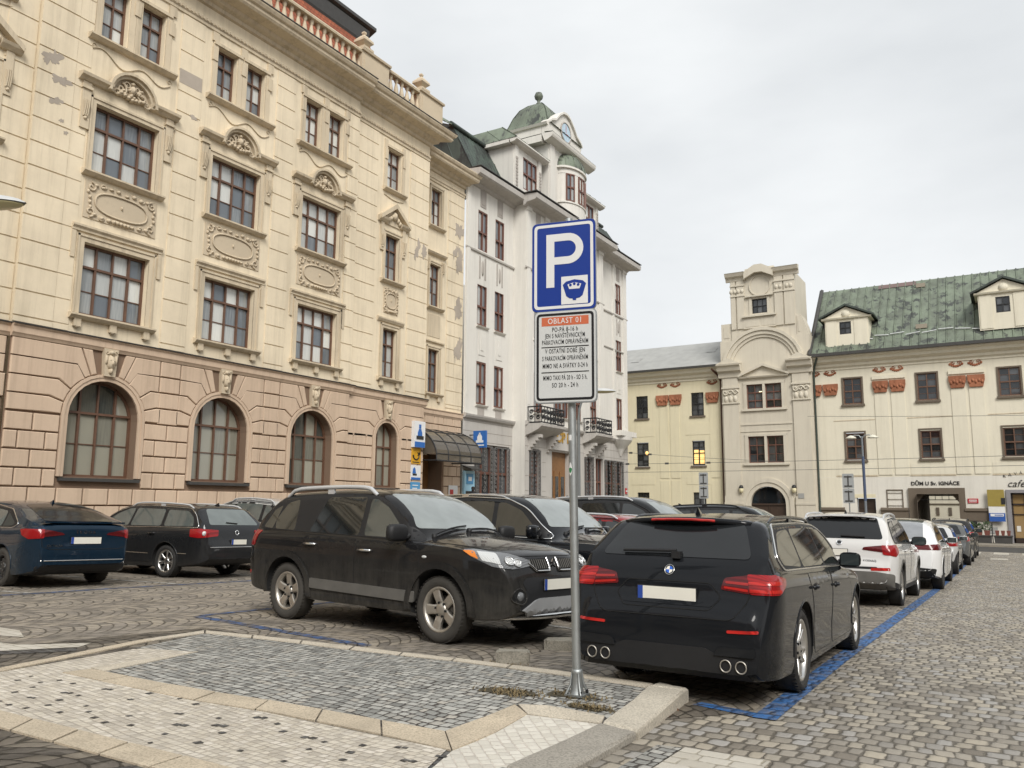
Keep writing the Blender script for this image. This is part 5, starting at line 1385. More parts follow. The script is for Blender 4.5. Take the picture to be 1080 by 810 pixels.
 for p in ((-17.3, -16.95), (-16.85, -16.3), (-14.05, -13.45), (-13.35, -12.65)):
  tr.box(p[0], p[1], 14.8, 18.5, -.01, .10, 0, T); tr.box(p[0] - .05, p[1] + .05, 17.3, 17.38, 0, .16, 0, T); tr.box(p[0] - .05, p[1] + .05, 18.1, 18.2, 0, .16, 0, T)
  for sx in (-1, 1): blob(tr, T, (p[0] + p[1]) / 2 + sx * .14, 17.7, .14, .2, .1, .08)
 CP = [(0, 18.5), (.1, 18.52), (.16, 18.75), (.35, 18.85), (.45, 19.05), (.5, 19.12), (0, 19.2)]
 tr.prof(CP, b0 - .3, -16.15, T); tr.prof(CP, -14.1, b1 + .35, T)
 tr.prism([(-16.2, 18.55), (-16.2, 19.1), (-15.4, 19.55), (-14.85, 19.55), (-14.05, 19.1), (-14.05, 18.55), (-14.85, 18.95), (-15.4, 18.95)], 0, .42, T)
 for k in range(24):
  t0, t1 = 2 * PI * k / 24, 2 * PI * (k + 1) / 24; c = -15.12; zc = 18.0
  tr.prism([(c + .74 * math.cos(t0), zc + .74 * math.sin(t0)), (c + .8 * math.cos(t0), zc + .8 * math.sin(t0)), (c + .8 * math.cos(t1), zc + .8 * math.sin(t1)), (c + .74 * math.cos(t1), zc + .74 * math.sin(t1))], 0, .08, T)
 tr.box(-16.2, -14.15, 17.15, 17.25, 0, .2, 0, T); tr.box(-15.95, -15.75, 15.7, 17.1, -.01, .06, 0, T); tr.box(-14.62, -14.42, 15.7, 17.1, -.01, .06, 0, T)
 tr.box(-16.45, -13.95, 15.6, 15.72, 0, .3, 0, T); tr.box(-16.4, -14.0, 14.75, 15.6, -.01, .12, 0, T)
 for a in (-16.25, -15.05): tr.box(a, a + 1.05, 14.88, 15.5, .10, .14, 0, T)
 tr.build('stone_trim', M_tow, M)['kind'] = 'stuff'
 A = ((1.18, 1.8, 2, (.33, .66), M_rwin, M_paned), LF, dict(bar=.05)); wins(A, [(-16.38, 8.72), (-15.02, 8.72)], M, T, -.22)
 A = ((1.18, 1.94, 2, (.66,), M_rwin, M_paned), LF, dict(bar=.05, mun=((.33, (0, 1)),))); wins(A, [(-16.38, 4.72), (-15.02, 4.72)], M, T, -.22)
 A = ((1.13, 1.12, 3, (.5,), M_iron, M_paned), LF, dict(bar=.03)); wins(A, [(-15.75, 15.88)], M, T, -.22)
 mt = emis('lit_tube', (1, .85, .5, 1), 1.2)
 for s, z in ((-15.5, 9.95), (-14.5, 9.3)): mb = MB(); mb.box(s, s + .3, z, z + .05, -.2, -.16, 0, T); mb.build('lit_tube_lamp', mt, M)
 mb = MB(); mb.box(-16.35, -13.85, zb, 1.7, -.3, -.25, 0, T); mb.box(-15.13, -15.07, zb, 1.7, -.26, -.2, 0, T)
 for k in range(4): mb.box(-16.2 + .6 * k, -15.75 + .6 * k, -.4, 1.4, -.26, -.23, 0, T)
 mb.box(-16.35, -13.85, 1.66, 1.78, -.28, -.16, 0, T); mb.build('portal_door', m_plain('dark_oak', (.05, .03, .02, 1), .5), M)
 mb = MB(); mb.prism([(-15.1 + 1.24 * math.cos(PI * k / 16), 1.75 + 1.24 * math.sin(PI * k / 16)) for k in range(17)], -.3, -.26, T); mb.build('fanlight', M_paned, M)
 for s in (-16.95, -13.2):
  mb = MB(); p = T(s, 2.75, .25); mb.lathe([(0, -.22), (.12, -.18), (.17, 0), (.14, .12)], p, 10); o = mb.build('wall_lamp', m_plain('opal_globe', (.75, .68, .45, 1), .3), M)
  mb = MB(); mb.lathe([(.15, .12), (.17, .2), (.1, .34), (0, .36)], p, 10); mb.tube([T(s, 3.0, 0), T(s, 3.05, .25)], .03); mb.build('lamp_cap', M_iron, o)
 mb = MB(); mb.box(-12.95, -12.55, 2.15, 2.5, .16, .19, 0, T); mb.build('wall_plaque', M_slate, M)
 for s, m_, par in ((-18.42, m_plain('brown_drainpipe', (.09, .04, .025, 1), .5), W),):
  mb = MB(); mb.tube([TF(s - .5, 11.9, .8), TF(s - .2, 11.5, .3), TF(s, 11.0, .14), TF(s, zb, .14)], .08, n=8); mb.build('drainpipe', m_, par)
 E = empty('college_wing'); tag(E, 'long cream building with green copper roof, pedimented dormers and the cafe door', 'building')
 e0, e1 = -11.72, 22.0
 cols = [-9.1, -4.4, .37, 5.1, 9.8, 14.5, 19.2]
 ops = []
 for c in cols: ops += [(c - .6, c + .6, 8.72, 10.54), (c - .6, c + .6, 4.8, 6.72)]
 gate = (-5.42, -2.98, zb, 2.6); cafe = (-.1, 2.1, -.75, 2.52); d3 = (-9.2, -8.0, -.8, 2.2)
 mb = MB(); wall(mb, TF, e0, e1, 3.62, 11.4, ops, .25); mb.build('wall', M_yel2, E, norm=False)
 mb = MB(); wall(mb, TF, e0, e1, zb, 3.62, [gate, cafe, d3, (6, 8, -.7, 2.5)], .5)
 mb.quad(TF(e1, zb, 0), TF(e1, 12, 0), TF(e1, 12, -11), TF(e1, zb, -11))
 mb.build('ground_floor_wall', M_whitew, E, norm=False)
 mb = MB(); mb.box(e0 + .06, -10.15, zb, 3.6, -.01, .03, 0, TF); mb.build('painted_bay', M_yel2, E)
 mb = MB(); mb.prof(CORN, e0, e1, TF); mb.build('cornice', M_yel2, E)
 mb = MB(); R0, R1 = 60.2, 66.3; z0, z1 = 12.25, 18.35
 mb.add([(e0 + .02, R0, z0), (e1, R0, z0), (e1, R1, z1), (e0 + .02, R1, z1), (e1, 72.4, 12.2), (e0 + .02, 72.4, 12.2), (e0 + .02, R0, z0 - .4), (e0 + .02, 72.4, z0 - .4)], [[0, 1, 2, 3], [3, 2, 4, 5], [6, 0, 3, 5, 7]])
 n = 62
 for k in range(n + 1):
  s = e0 + (e1 - e0) * k / n; mb.tube([(s, R0, z0 + .02), (s, R1, z1 + .02)], .055, n=4)
 r2 = random.Random(4)
 rf = mb.build('roof', M_copper, E)
 mb = MB(); mb.tube([(e0 - .02, R0 - .1, z0), (e0 - .02, R1, z1 + .1)], .16, n=5); mb.prof([(.72, 12.15), (.92, 12.15), (.92, 12.36), (.72, 12.36)], e0, e1, TF); mb.build('gutter', M_ledge, rf)
 mb = MB()
 for s in range(int(e0) + 1, int(e1)):      # snow guards
  zz = 13.35 + .12 * math.sin(s * 1.7); y = R0 + (zz - z0); mb.tube([(s - .5, y - .06, zz + .1), (s + .4, y - .06, zz + .12 + .1 * math.sin(s))], .045, n=4)
 mb.build('snow_guard', m_plain('grey_zinc', (.55, .57, .56, 1), .4), rf)['kind'] = 'stuff'
 for s, zz, w in ((-5.0, 17.75, .6), (-4.9, 13.9, .7)):
  mb = MB(); y = R0 + (zz - z0); mb.box(s, s + w, y - .2, y + .4, zz - .1, zz + .2); mb.build('roof_hatch', m_plain('zinc_hatch', (.3, .26, .2, 1), .6), rf)
 mb = MB(); yy = lambda z: R0 + (z - z0) - .06; mb.quad((-7.6, yy(17.95), 17.95), (-5.05, yy(17.95), 17.95), (-5.05, yy(18.33), 18.33), (-7.6, yy(18.33), 18.33)); mb.build('ridge_patch', m_plain('brown_sheet', (.16, .11, .10, 1), .6), rf)
 def dormer(c, w, zz0, zz1, win):
  y = 60.9
  d = MB(); Td = lambda s, z, dd: (s, y - dd, z)
  wall(d, Td, c - w / 2, c + w / 2, zz0, zz1, [win], .15)
  for s in (c - w / 2, c + w / 2): d.quad((s, y, zz0), (s, y, zz1), (s, y + 5, zz1), (s, y + 5, zz0))
  d.prism([(c - w / 2 - .2, zz1), (c + w / 2 + .2, zz1), (c, zz1 + w * .28)], -4.5, .08, Td)
  for q in ((c - w / 2, win[0] - .12), (win[1] + .12, c + w / 2)): d.box(q[0] + .08, q[1] - .08, zz0 + .1, zz1 - .1, -.01, .04, 0, Td)
  d.prof([(0, zz1 - .1), (.15, zz1 - .05), (.2, zz1 + .05), (0, zz1 + .08)], c - w / 2 - .22, c + w / 2 + .22, Td)
  d.lathe([(.0, 0), (.28, 0), (.28, .06), (0, .06)], Td(c, zz1 + w * .1, .13), 10, axis='y')
  o = d.build('dormer', M_yel2, E, norm=False)
  r = MB()
  for sx in (-1, 1): r.prism([(c + sx * (w / 2 + .42), zz1 + .0), (c + sx * (w / 2 + .42), zz1 + .12), (c, zz1 + w * .28 + .2), (c, zz1 + w * .28 + .06)], -5, .3, Td)
  r.build('roof', M_copperd, o)
  wn = win_mesh(win[1] - win[0], win[3] - win[2], 2, (.5,), M_iron, M_paned, o, LF, bar=.05); wn.location = Td(win[0], win[2], -.1)
 dormer(-9.25, 2.9, 12.7, 14.9, (-9.72, -8.95, 13.75, 14.65)); dormer(.45, 3.0, 13.1, 15.55, (-.05, .75, 14.2, 15.25)); dormer(10.0, 3.0, 12.9, 15.2, (9.5, 10.3, 14.0, 15.0))
 mb = MB()
 for c in cols:
  for z, z2 in ((8.72, 10.54), (4.8, 6.72)):
   for q in ((c - .71, c - .6, z - .1, z2 + .1), (c + .6, c + .71, z - .1, z2 + .1), (c - .6, c + .6, z2, z2 + .1)): mb.box(*q, -.01, .05, 0, TF)
   mb.box(c - .77, c + .77, z - .16, z - .02, 0, .13, 0, TF)
 mb.build('window_surround', M_brstone, E)['kind'] = 'stuff'
 pl = MB()
 for m in (-6.75, -2.05, 2.75, 7.45, 12.15, 16.85):
  for a in ((m - .95, m - .1), (m + .1, m + .95)): pl.box(a[0], a[1], 3.75, 9.4, -.01, .045, 0, TF); pl.box(a[0] - .1, a[1] + .1, 10.35, 10.6, 0, .1, 0, TF)
  redcap(E, m, TF)
 redcap(E, -11.1, TF)
 for c in cols: pl.box(c - 1.35, c + 1.35, 7.55, 7.6, -.01, .02, 1, TF); pl.box(c - 1.35, c + 1.35, 3.66, 3.72, -.01, .03, 1, TF); pl.box(c - 1.3, c + 1.3, 3.75, 4.5, -.01, .02, 0, TF)
 pl.build('pilaster', [M_yel2, M_trim], E)['kind'] = 'stuff'
 A = ((1.2, 1.84, 2, (.5,), M_brown, M_paned), LF, dict(bar=.07, fr=.08, mun=((.25, (0, 1)), (.75, (0, 1)))))
 wins(A, [(c - .6, z) for c in cols for z in (8.72, 4.83)], E, TF, -.14)
 for a, b in ((e0 + .06, -10.0), (-7.7, -6.0), (-2.7, -1.15), (2.6, 5.5)):
  mb = MB(); mb.prof([(0, .75), (.1, .75), (.12, 1.3), (.2, 1.36), (.2, 1.5), (0, 1.55)], a, b, TF); mb.build('base_cap', M_brstone, E)
 gt = MB()
 for q in ((-5.95, -5.42, zb, 2.85), (-2.98, -2.62, zb, 2.85), (-5.42, -2.98, 2.45, 2.85)): gt.box(*q, -.02, .14, 0, TF)
 for sx, s in ((1, -5.42), (-1, -2.98)): gt.prism([(s, 1.9), (s + sx * .45, 2.46), (s, 2.46)], -.02, .13, TF)
 gt.build('gate_surround', M_brstone, E)
 ps = MB()   # passage to a yard
 ps.quad((-5.42, 60.5, zb), (-5.42, 70, zb), (-5.42, 70, 2.45), (-5.42, 60.5, 2.45)); ps.quad((-2.98, 60.5, zb), (-2.98, 70, zb), (-2.98, 70, 2.45), (-2.98, 60.5, 2.45)); ps.quad((-5.42, 60.5, 2.44), (-2.98, 60.5, 2.44), (-2.98, 70, 2.44), (-5.42, 70, 2.44))
 ps.build('passage', M_brstone, E, norm=False)
 yb = MB(); yb.box(-9, 4, 84, 84.3, zb - 1, 9);
 for k in range(5):
  for z in (.9, 3.0): yb.box(-6.0 + 1.0 * k, -5.75 + 1.0 * k, 83.93, 83.99, z, z + .7, 1)
 yb.box(-9, 4, 83.9, 83.98, 1.9, 1.96, 1); yo = yb.build('yard_wall', [M_yel2, M_brstone]); tag(yo, 'yellow courtyard wall with small slit openings seen through the gateway', 'wall')
 tv = MB(); tv.box(-5.4, -3.0, 2.05, 2.1, -.3, -.25, 0, TF)
 for k in range(6): tv.box(-5.2 + .4 * k, -5.17 + .4 * k, 2.1, 2.44, -.3, -.26, 0, TF)
 tv.build('gate_transom', M_iron, E)
 cd = MB()
 for q in ((-.1, .0, -.75, 2.52), (.62, .72, -.75, 2.52), (1.3, 1.4, -.75, 2.52), (2.0, 2.1, -.75, 2.52), (-.1, 2.1, 2.42, 2.52), (-.1, 2.1, 1.75, 1.85), (-.1, 2.1, -.75, -.3), (-.1, 2.1, 1.15, 1.2)): cd.box(*q, -.35, -.25, 0, TF)
 co_ = cd.build('cafe_door', m_plain('dark_door_wood', (.03, .02, .016, 1), .4), E)
 cd = MB(); cd.box(0, 2.0, -.3, 2.42, -.36, -.32, 0, TF); cd.build('pane', m_pane('cafe_panes', (.04, .03, .02, 1), (.3, .2, .09, 1), .5), co_, attr='cell')
 cd = MB(); cd.box(.1, .32, .1, .45, -.31, -.3, 0, TF); cd.box(.75, 1.0, .55, .8, -.31, -.3, 0, TF); cd.build('door_notice', M_white, co_)
 cd = MB()
 for q in ((-.35, -.1, -.8, 2.72), (2.1, 2.35, -.8, 2.72), (-.1, 2.1, 2.52, 2.72)): cd.box(*q, -.02, .08, 0, TF)
 cd.build('door_surround', m_plain('grey_door_frame', (.25, .24, .25, 1), .7), E)
 cd = MB(); cd.box(-9.15, -8.05, -.8, 2.15, -.3, -.25, 0, TF); cd.box(-8.62, -8.58, -.8, 2.15, -.26, -.2, 0, TF)
 for z in (.2, .9, 1.5): cd.box(-9.15, -8.05, z, z + .06, -.26, -.21, 0, TF)
 cd.build('side_door', m_plain('dark_shop_door', (.045, .03, .022, 1), .35), E)
 cd = MB(); cd.prism([(-9.35, 2.2), (-8.0, 2.2), (-8.0, 2.45), (-9.35, 2.45)], 0, .03, TF); cd.build('painted_lintel', M_yel, E)
 ink = m_plain('black_lettering', (.03, .027, .025, 1), .7)
 RT = lambda x, z: Matrix(((1, 0, 0, x), (0, 0, -1, 60.98), (0, 1, 0, z), (0, 0, 0, 1)))
 textmesh('DŮM U Sv. IGNÁCE', .335, ink, 'lettering', E, .015, M=RT(-4.33, 3.14), bold=.008)
 textmesh('cafe Ignác', .62, ink, 'lettering', E, .012, M=RT(.95, 3.08), shear=.35)
 for k in range(9):
  t = textmesh('KAVÁRNA U'[k], .26, ink, 'lettering', E, .012, M=RT(-.35 + .3 * k, 3.55 + .22 * math.sin(PI * (k + .5) / 9)))
 mb = MB(); mb.tube([TF(-11.25, 12.1, .75), TF(-11.5, 11.5, .4), TF(-11.62, 11.0, .16), TF(-11.62, 1.5, .16), TF(-11.62, zb, .16)], .075, n=8); mb.build('drainpipe', m_plain('green_grey_drainpipe', (.05, .065, .055, 1), .5), E)
 def boardthing(name, lab, cat, s0, s1, z0, z1, d0, d1, mats, extra=None, T=TF):
  mb = MB(); mb.box(s0, s1, z0, z1, d0, d1, 0, T)
  if extra: extra(mb)
  o = mb.build(name, mats); tag(o, lab, cat); return o
 red = m_plain('red_enamel', (.42, .03, .04, 1), .4); whi = m_plain('white_sign_face', (.75, .75, .73, 1), .5); blu = m_plain('blue_sign_face', (.03, .10, .36, 1), .4); och = m_plain('ochre_board', (.30, .23, .05, 1), .6)
 def fine(mb, T, s0, s1, z0, z1, n, m):
  for k in range(n): z = z1 - (z1 - z0) * (k + .7) / n; mb.box(s0, s0 + (s1 - s0) * (.6 + .4 * ((k * 37) % 10) / 10), z, z + (z1 - z0) * .25 / n, .0 + .05, .056, m, T)
 def ex(mb): mb.box(-2.42, -1.98, 2.03, 2.08, .045, .052, 1, TF); mb.box(-2.42, -1.98, 1.93, 1.97, .045, .052, 1, TF)
 boardthing('street_plate', 'small red street-name plate right of the gateway', 'sign', -2.5, -1.9, 1.86, 2.16, 0, .045, [red, whi], ex)
 TN = lambda s, z, d: (s, 60.78 - d, z)
 def ex(mb): mb.box(-1.36, -.47, 1.25, 1.65, 0, .06, 1, TN); mb.box(-1.36, -.47, .72, 1.25, 0, .06, 2, TN); fine(mb, TF, -1.2, -.6, .78, 1.0, 3, 1); mb.box(-1.28, -.55, 1.04, 1.2, .05, .066, 1, TN); mb.box(-1.05, -.6, 1.09, 1.15, .06, .07, 2, TN)
 boardthing('notice_board', 'ochre board over a white and blue plate on the cream wall beside the gateway', 'sign', -1.38, -.45, 1.66, 2.72, 0, .06, [och, whi, blu], ex, T=lambda s, z, d: (s, 60.78 - d, z))
 def ex(mb): mb.box(-.72 + .08, -.5 + .08, 1.8, 2.2, .06, .3, 0, TF)
 boardthing('wall_lantern', 'small dark lantern on the wall left of the cafe door', 'lantern', -.78, -.62, 1.75, 2.45, 0, .12, [M_iron], ex)
 boardthing('letter_box', 'small black letter box on the white wall above the planters', 'letter box', -2.3, -2.05, .35, .7, 0, .12, [M_iron], lambda mb: mb.box(-2.27, -2.08, .58, .62, .11, .13, 0, TF))
 def ex(mb):
  for k in range(4): mb.box(-7.28, -6.3, 1.25 + .42 * k, 1.28 + .42 * k, .03, .05, 1, TF)
  mb.box(-7.3, -7.24, .5, 2.75, 0, .05, 1, TF); mb.box(-6.34, -6.28, .5, 2.75, 0, .05, 1, TF); mb.box(-7.3, -6.28, 2.7, 2.76, 0, .05, 1, TF)
 boardthing('poster_case', 'tall framed poster case with a white sheet on the wall left of the gateway', 'display case', -7.2, -6.36, .55, 1.35, 0, .04, [whi, M_brstone], ex)
 boardthing('wall_plaque', 'grey plaque low on the white wall behind the planters', 'sign', -1.42, -.95, -.05, .35, 0, .03, [M_slate])
 def planter(s0, s1, lab, y=59.6):
  p = empty('planter', (0, 0, 0)); tag(p, lab, 'planter', 'planters by the cafe door')
  z0 = gz(-1, 59.5) + .1; T = lambda s, z, d: (s, y - d, z0 + z)
  mb = MB()
  mb.prism([(s0, 0), (s1, 0), (s1 + .03, .42), (s0 - .03, .42)], -.35, .35, T); mb.box(s0 - .06, s1 + .06, .42, .48, -.4, .4, 0, T); mb.build('trough', M_ledge, p)
  mb = MB(); n = 3
  for k in range(n): a = s0 + (s1 - s0) * k / n + .04; b = s0 + (s1 - s0) * (k + 1) / n - .04; mb.prism([(a + .04, .48), (b - .04, .48), (b, .78), (a, .78)], -.22, .22, T)
  mb.build('terracotta_pot', m_plain('terracotta', (.16, .05, .035, 1), .7), p); return p, T
 p1, Tp = planter(-2.55, -1.3, 'dark planter with three terracotta pots and low shrubs left of the cafe fir')
 M_leaf = m_plain('evergreen_leaf', (.04, .07, .025, 1), .7, var=.5)
 def shrub(mb, c, r, n, seed, up=1.0):
  q = random.Random(seed)
  for _ in range(n):
   a, b, k = q.uniform(0, 2 * PI), q.uniform(-.4, 1) * PI / 2, q.uniform(.5, 1) ** .5
   p = Vector((c[0] + r * k * math.cos(a) * math.cos(b), c[1] + r * k * math.sin(a) * math.cos(b), c[2] + r * up * k * math.sin(b)))
   d = Vector((q.uniform(-1, 1), q.uniform(-1, 1), q.uniform(-.3, 1))).normalized() * .09; e = d.orthogonal().normalized() * .03
   mb.add([p - e, p + d, p + e, p - d * .4], [[0, 1, 2, 3]])
 for s, r, k in ((-2.3, .26, 1), (-1.9, .2, 2), (-1.5, .3, 3)):
  mb = MB(); shrub(mb, Tp(s, .95, 0), r, 160, k, 1.3); mb.build('shrub', M_leaf, p1, norm=False)
 mb = MB(); mb.tube([Tp(-1.22, .0, .2), Tp(-1.22, 1.25, .2)], .03, n=5); mb.build('post', M_iron, p1)
 p2, Tp = planter(-1.12, -.2, 'dark planter with terracotta pots holding the little fir beside the cafe door')
 fz = Tp(-.66, .72, 0); fir = empty('fir_tree', fz); tag(fir, 'small bushy fir tree in a pot left of the cafe door', 'tree')
 mb = MB(); mb.tube([fz, (fz[0], fz[1], fz[2] + 1.55)], [.04, .01], n=5); mb.build('trunk', M_brstone, fir, loc=fz)
 mb = MB(); q = random.Random(2)
 for k in range(9):
  z = .12 + .16 * k; R = .62 * (1 - k / 9.5)
  for i in range(int(13 - k)):
   a = q.uniform(0, 2 * PI); tip = Vector((R * math.cos(a), R * math.sin(a), z - .1 + q.uniform(-.06, .06))); b0_ = Vector((0, 0, z + .06))
   for j in range(9):
    t = .15 + .85 * j / 8; p = b0_.lerp(tip, t) + Vector((0, 0, .06 * math.sin(PI * t)))
    for sx in (-1, 1):
     d = (tip - b0_).normalized(); w = Vector((-d.y, d.x, 0)) * sx; e = p + d * .06 + w * .07 + Vector((0, 0, q.uniform(-.02, .04)))
     mb.add([Vector(fz) + p, Vector(fz) + e, Vector(fz) + p + d * .05], [[0, 1, 2]])
 mb.build('crown', m_plain('fir_needles', (.03, .055, .03, 1), .7, var=.4), fir, loc=fz, norm=False)
far_buildings()
def m_paint(name, col, rough=.28, metal=.0, coat=1.0, dust=.25, flake=.0, dustcol=(.16, .145, .12, 1), dz=(.15, .95)):
 t = NT(name); v = t.coord('Object')
 sx = t.n.new('ShaderNodeSeparateXYZ'); t.link(v, sx.inputs[0])
 n = t.noise(v, 3.5, 6, .65); f = t.noise(t.coord('Object', scale=(9, 9, 1.2)), 1.5, 5, .7)
 hgt = t.ramp(sx.outputs[2], [(dz[0], 1.0), (dz[1], 0.05)])
 d = t.math('MULTIPLY', t.math('MULTIPLY', hgt, t.ramp(t.math('ADD', t.math('MULTIPLY', n, .5), t.math('MULTIPLY', f, .5)), [(.36, .15), (.68, 1.0)])), dust * 2)
 d = t.math('MINIMUM', d, .92)
 t.base(t.mix(d, col, dustcol))
 t.b.inputs['Specular IOR Level'].default_value = .06; t.b.inputs['IOR'].default_value = 1.35; t.b.inputs['Coat IOR'].default_value = 1.36
 t.set(Metallic=metal, Roughness=t.math('ADD', t.math('MULTIPLY', d, .5), rough), Coat_Weight=t.math('MULTIPLY', t.math('SUBTRACT', 1.0, d), coat), Coat_Roughness=.04)
 return t.mat
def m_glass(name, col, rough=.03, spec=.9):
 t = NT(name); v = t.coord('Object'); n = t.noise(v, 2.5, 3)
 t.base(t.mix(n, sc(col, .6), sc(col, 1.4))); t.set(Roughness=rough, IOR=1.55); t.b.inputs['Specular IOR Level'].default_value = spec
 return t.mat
def m_lamp(name, col, rough=.1, em=0):
 t = NT(name); v = t.coord('Object'); w = t.n.new('ShaderNodeTexWave'); w.inputs['Scale'].default_value = 22; t.link(v, w.inputs[0])
 t.base(t.mix(w.outputs['Fac'], sc(col, .7), sc(col, 1.25))); t.set(Roughness=rough + .05, Coat_Weight=.45, Coat_Roughness=.03); t.b.inputs['Specular IOR Level'].default_value = .25; return t.mat
M_tyre = m_plain('tyre_rubber', (.022, .021, .02, 1), .85, var=.35, bump=.3)
M_tyred = m_plain('tyre_rubber_dusty', (.05, .046, .04, 1), .9, var=.35, bump=.3)
M_blackp = m_plain('black_plastic', (.008, .008, .009, 1), .6, var=.3)
M_greyp = m_plain('dusty_grey_plastic', (.11, .105, .095, 1), .7, var=.35)
M_gap = m_plain('panel_gap', (.004, .004, .004, 1), .9)
M_chrome = m_metal('chrome_trim', (.75, .75, .74, 1), .16)
M_alloy = m_metal('alloy_rim', (.62, .61, .59, 1), .32)
M_alloyd = m_metal('dusty_alloy_rim', (.55, .52, .47, 1), .45)
M_steelb = m_plain('black_steel_rim', (.03, .03, .03, 1), .5)
M_disc = m_metal('brake_disc', (.16, .15, .14, 1), .5)
M_red = m_lamp('red_tail_lamp', (.26, .008, .010, 1)); M_redd = m_lamp('smoked_tail_lamp', (.10, .008, .010, 1))
M_redl = m_lamp('bright_red_lamp', (.42, .02, .016, 1)); M_clear = m_lamp('clear_lamp', (.62, .63, .62, 1)); M_amber = m_lamp('amber_lamp', (.75, .22, .02, 1))
M_lampdk = m_lamp('lamp_housing', (.16, .165, .17, 1))
M_platew = m_plain('plate_white', (.74, .72, .64, 1), .5, var=.05); M_plateb = m_plain('plate_blue', (.02, .06, .3, 1), .5)
M_rail = m_plain('silver_roof_rail', (.56, .57, .58, 1), .32, metal=.3)  # silver rails, base made paler to stand in for mirrored sky
M_under = m_plain('underbody', (.012, .012, .012, 1), .9)
M_gl = m_glass('car_glass_dark', (.014, .016, .016, 1)); M_gll = m_glass('car_glass_light', (.085, .10, .095, 1)); M_glw_sky = m_glass('windscreen', (.22, .245, .24, 1), spec=1.0)  # windscreen base lightened to paint in the sky's reflection
M_glr = m_glass('car_glass_rear', (.010, .011, .012, 1), rough=.1, spec=.5)
def interp(P, x):
 """smooth monotone-ish interpolation through sorted points"""
 n = len(P)
 if x <= P[0][0]: return P[0][1]
 if x >= P[-1][0]: return P[-1][1]
 for i in range(n - 1):
  if P[i][0] <= x <= P[i + 1][0]:
   x0, y0 = P[i]; x1, y1 = P[i + 1]; h = x1 - x0; s = (y1 - y0) / h
   def tan(k):
    if k == 0 or k == n - 1: return s
    a = (P[k][1] - P[k - 1][1]) / (P[k][0] - P[k - 1][0]); b = (P[k + 1][1] - P[k][1]) / (P[k + 1][0] - P[k][0])
    return 0 if a * b <= 0 else 2 * a * b / (a + b)
   m0, m1 = tan(i), tan(i + 1); t = (x - x0) / h
   return (2 * t**3 - 3 * t**2 + 1) * y0 + (t**3 - 2 * t**2 + t) * h * m0 + (-2 * t**3 + 3 * t**2) * y1 + (t**3 - t**2) * h * m1
def rpoly(P, r=.04, n=4):
 """round the corners of a 2-D polygon"""
 out = []; N = len(P)
 for i in range(N):
  a, b, c = Vector(P[i - 1]), Vector(P[i]), Vector(P[(i + 1) % N])
  ra = min(r, (a - b).length * .45, (c - b).length * .45)
  p, q = b + (a - b).normalized() * ra, b + (c - b).normalized() * ra
  for k in range(n + 1):
   t = k / n; out.append(tuple((1 - t) ** 2 * p + 2 * t * (1 - t) * b + t * t * q))
 return out
